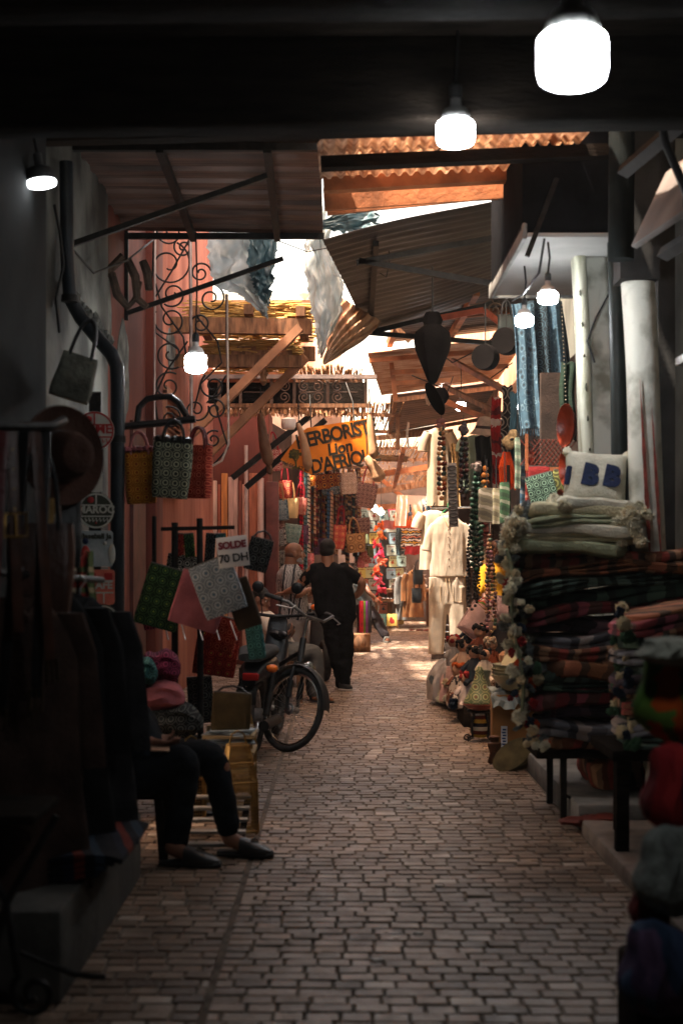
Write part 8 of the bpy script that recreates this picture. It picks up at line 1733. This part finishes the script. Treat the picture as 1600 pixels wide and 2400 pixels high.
# necklaces
BC = {'multi': ['#a85028', '#2c1c14', '#c89058', '#6a2c18', '#344438', '#b87848'], 'dark': ['#181c1a', '#34201c', '#2a3a34', '#141414', '#5a2a24'], 'green': ['#14281e', '#1c3a2c', '#101c18', '#2c4a3a'], 'black': ['#0c0c0e', '#161414'], 'seed': ['#7a4a38', '#a87858', '#4a3034', '#8a5a5a', '#b89060', '#3a4a3a'], 'amber': ['#c8803a', '#d89a50', '#b06a28']}
def necklace(label, px, top, bot, Y, pal, r_, gap, loops=2, tuft=None):
    t = thing('necklace', label, 'necklace', P(px, top, Y), group='bead necklaces hanging at the stall'); h_ = W(bot - top, Y); wd = W(gap, Y) / 2; mb = MB(); pal = BC[pal]
    for q in range(loops):
        s_ = 1 - .12 * q; n = int(2 * h_ * s_ / (r_ * 1.9)); 
        for i in range(n):
            u = i / (n - 1); a = u * 2; side = -1 if u < .5 else 1; v = a if u < .5 else 2 - a; x_ = side * wd * (1 - .3 * q) * min(1, math.sin(math.pi * min(v, .5)) + .0) * (math.sqrt(max(0, 1 - max(0, (v - .86) / .14) ** 2)))
            mb.m = (i // 2 + q) % len(pal) if pal is not BC['multi'] else (i * 7 // 3) % len(pal)
            mb.blob((x_ + rnd(-.004, .004), .012 * q + rnd(-.005, .005), -h_ * s_ * v), (r_ * rnd(.75, 1.15), r_, r_ * rnd(.75, 1.1)), 7)
    part('beads', mb, [mat('bead_' + c, C(c), .35, var=.15, bump=0, spec=.5) for c in pal], t)
    if tuft:
        mb = MB()
        for k in range(9): mb.blob((rnd(-.03, .03), rnd(-.03, .02), rnd(-.04, .03)), .026, 7, .5)
        part('wool_tuft', mb, mat('tuft_' + tuft, C(tuft), .95, bump=.5), t)
    mb = MB(); mb.tube([(0, 0, 0), (0, .02, .12)], .004, 5); part('cord', mb, CORD, t); return t
necklace('brown and orange bead necklace with a wool tuft before the long cream dress', 1034, 992, 1168, 13.4, 'multi', .024, 13, 2, '#8a5a50')
necklace('dark bead necklace with a wool tuft beside the bucket hat', 1086, 1002, 1165, 13.2, 'dark', .025, 14, 3, '#4a3c3c')
necklace('thick dark green bead necklaces hanging over the cream outfit', 1116, 1095, 1335, 12.4, 'green', .024, 24, 5, '#6a5c56')
necklace('long black bead loop reaching lowest beside the cream trousers', 1106, 1210, 1428, 12.5, 'black', .016, 22, 2)
necklace('black bead loop inside the longest one', 1116, 1240, 1400, 12.45, 'black', .014, 12, 1)
necklace('long seed necklace of mixed browns before the yellow shirt', 1146, 1255, 1425, 12.3, 'seed', .018, 12, 3)
necklace('second seed necklace hanging onto the candy-striped cushion', 1150, 1300, 1480, 12.35, 'seed', .017, 20, 2)
necklace('amber bead string high by the grey-brown purse', 1136, 1098, 1145, 12.6, 'amber', .026, 6, 1)
for k, (px, py, w_, h_, c_, lab) in enumerate([(1060, 1160, 22, 150, '#8a8078', 'grey card strip of bracelets hanging beside the cream outfit'), (1138, 1250, 20, 60, '#a87068', 'small pink and white card hanging by the green beads')]):
    t = thing('bracelet_card', lab, 'card', P(px, py, 12.6), (0, R(-2), 0)); mb = MB(); mb.box((0, 0, 0), (W(w_, 12.6), .008, W(h_, 12.6)), b=.003); part('card', mb, mat('card_%d' % k, C(c_), .8), t)
    mb = MB()
    for q in range(9 if k == 0 else 3): 
        z = W(h_, 12.6) * (.42 - .84 * q / (8 if k == 0 else 2)); mb.tube([(W(w_, 12.6) * .45 * math.cos(a * .7), -.012, z + .018 * math.sin(a * .7)) for a in range(9)], .007, 5, closed=True)
    part('bracelet', mb, mat('card_beads_%d' % k, C(['#4a4440', '#7a2c28'][k]), .5), t)
# dark things silhouetted under the awning
DL = mat('black_brown_leather', (.006, .005, .005), .95, var=.4, sc=6, bump=.3, spec=.03)
t = thing('leather_lantern', 'dark hexagonal leather lantern hanging under the torn awning', 'lantern', P(1013, 770, 12.6)); s_ = 12.6 / F; mb = MB()
mb.lathe([(16 * s_, 38 * s_), (24 * s_, 20 * s_), (20 * s_, 8 * s_), (40 * s_, -8 * s_), (44 * s_, -30 * s_), (40 * s_, -52 * s_), (24 * s_, -92 * s_), (12 * s_, -122 * s_), (5 * s_, -130 * s_)], 6); part('body', mb, DL, t)
mb = MB(); mb.tube([(0, 0, 38 * s_), (0, 0, .55)], .008, 6); part('chain', mb, IRON, t)
t = thing('leather_hat', 'black leather hat hanging below the hexagonal lantern', 'hat', P(1018, 935, 12.6), (0, R(62), R(15))); mb = MB(); mb.lathe([(.16, 0), (.15, .012), (.085, .02), (.08, .07), (.05, .12), (.001, .125)], 24); part('hat_body', mb, DL, t)
mb = MB(); mb.tube([(.1, 0, .02), (-.1, 0, .25)], .005, 5); part('cord', mb, CORD, t)
for k, (px, py, r_, lab) in enumerate([(1137, 838, 30, 'round black drum hanging left of the scarf lamps'), (1186, 800, 32, 'bigger round black drum just below the scarf lamps')]):
    Y = 12.0; t = thing('hand_drum', lab, 'drum', P(px, py, Y), (R(90), 0, R(-30))); q = W(r_, Y); mb = MB(); mb.lathe([(q * .96, -.06), (q, -.04), (q * 1.02, .0), (q, .04), (q * .96, .06)], 28); part('shell', mb, DL, t)
    mb = MB(); mb.tube([(0, q, 0), (0, q + .35, 0)], .006, 5); part('hanging_cord', mb, CORD, t)
bag('dark green leather satchel hanging over the bigger drum', P(1185, 765, 12.2), W(40, 12.2), W(60, 12.2), .08, mat('dark_green_leather', C('#18201e'), .5, bump=.2), LEATH, .5)
fr_ = thing('gable_structure', 'salmon pink metal gable frame under the tin awnings', 'frame', P(1110, 740, 15.2)); mb = MB()
mb.beam(P(1032, 745, 15.2), P(1132, 727, 15.2), .05, .06); mb.beam(P(1132, 727, 15.2), P(1170, 756, 15.2), .05, .06); part('bar', mb, mat('salmon_paint', C('#c0583c'), .5), fr_, True)
mb = MB(); c = P(1158, 728, 15.2); mb.tube(scroll(c.x, c.z, 15.2, .09, 1, 1.5), .010, 6); mb.tube([P(1100, 715, 15.2), P(1130, 710, 15.2), P(1150, 700, 15.2), P(1172, 735, 15.2)], .008, 6); part('scroll', mb, mat('brown_iron', (.16, .10, .07)), fr_, True)
for k, (p, q_, lab) in enumerate([((1060, 845, 17), (1200, 925, 15), 'long pale brace slanting down to the blue scarves'), ((1040, 905, 17.5), (1180, 975, 16), 'lower brace slanting behind the scarf stall'), ((1030, 935, 17), (1185, 1000, 15.6), 'lowest dark brace over the bucket hat'), ((930, 770, 16.5), (960, 800, 16.5), 'short rusty brace at the awning corner')]):
    a, b = P(*p), P(*q_); mb = MB(); mb.beam(a - (a + b) / 2, b - (a + b) / 2, .055, .055); solo('brace', mb, WOODO if k % 2 == 0 else WOODM, lab, 'brace', (a + b) / 2, group='slanting braces over the stalls')
for k, (px, py, Y, w_, h_, c_, lab) in enumerate([(1003, 905, 21, 10, 44, '#c8b8a8', 'white wire cord loop hanging from the far beams'), (955, 990, 24, 4, 60, '#d8d0c8', 'thin white strip of cloth dangling by the far canopy')]): hang('hanging_strip', lab, 'strip', px, py, w_, h_, Y, mat('pale_strip_%d' % k, C(c_), .8))
# ================================================================== AIR
def build_haze():  # thin warm haze added to give the lamps and far end a glow
    mb = MB(); mb.box((0, 50, 4.6), (164, 224, 11.3)); m = bpy.data.materials.new('warm_glow_haze'); m.use_nodes = True; nt = m.node_tree; nt.nodes.clear()
    o = nt.nodes.new('ShaderNodeOutputMaterial'); v = nt.nodes.new('ShaderNodeVolumePrincipled'); v.inputs['Color'].default_value = (.95, .85, .75, 1); v.inputs['Density'].default_value = .0014; v.inputs['Anisotropy'].default_value = .35
    nt.links.new(v.outputs[0], o.inputs['Volume']); solo('haze', mb, m, None, None, kind='stuff')
build_haze()
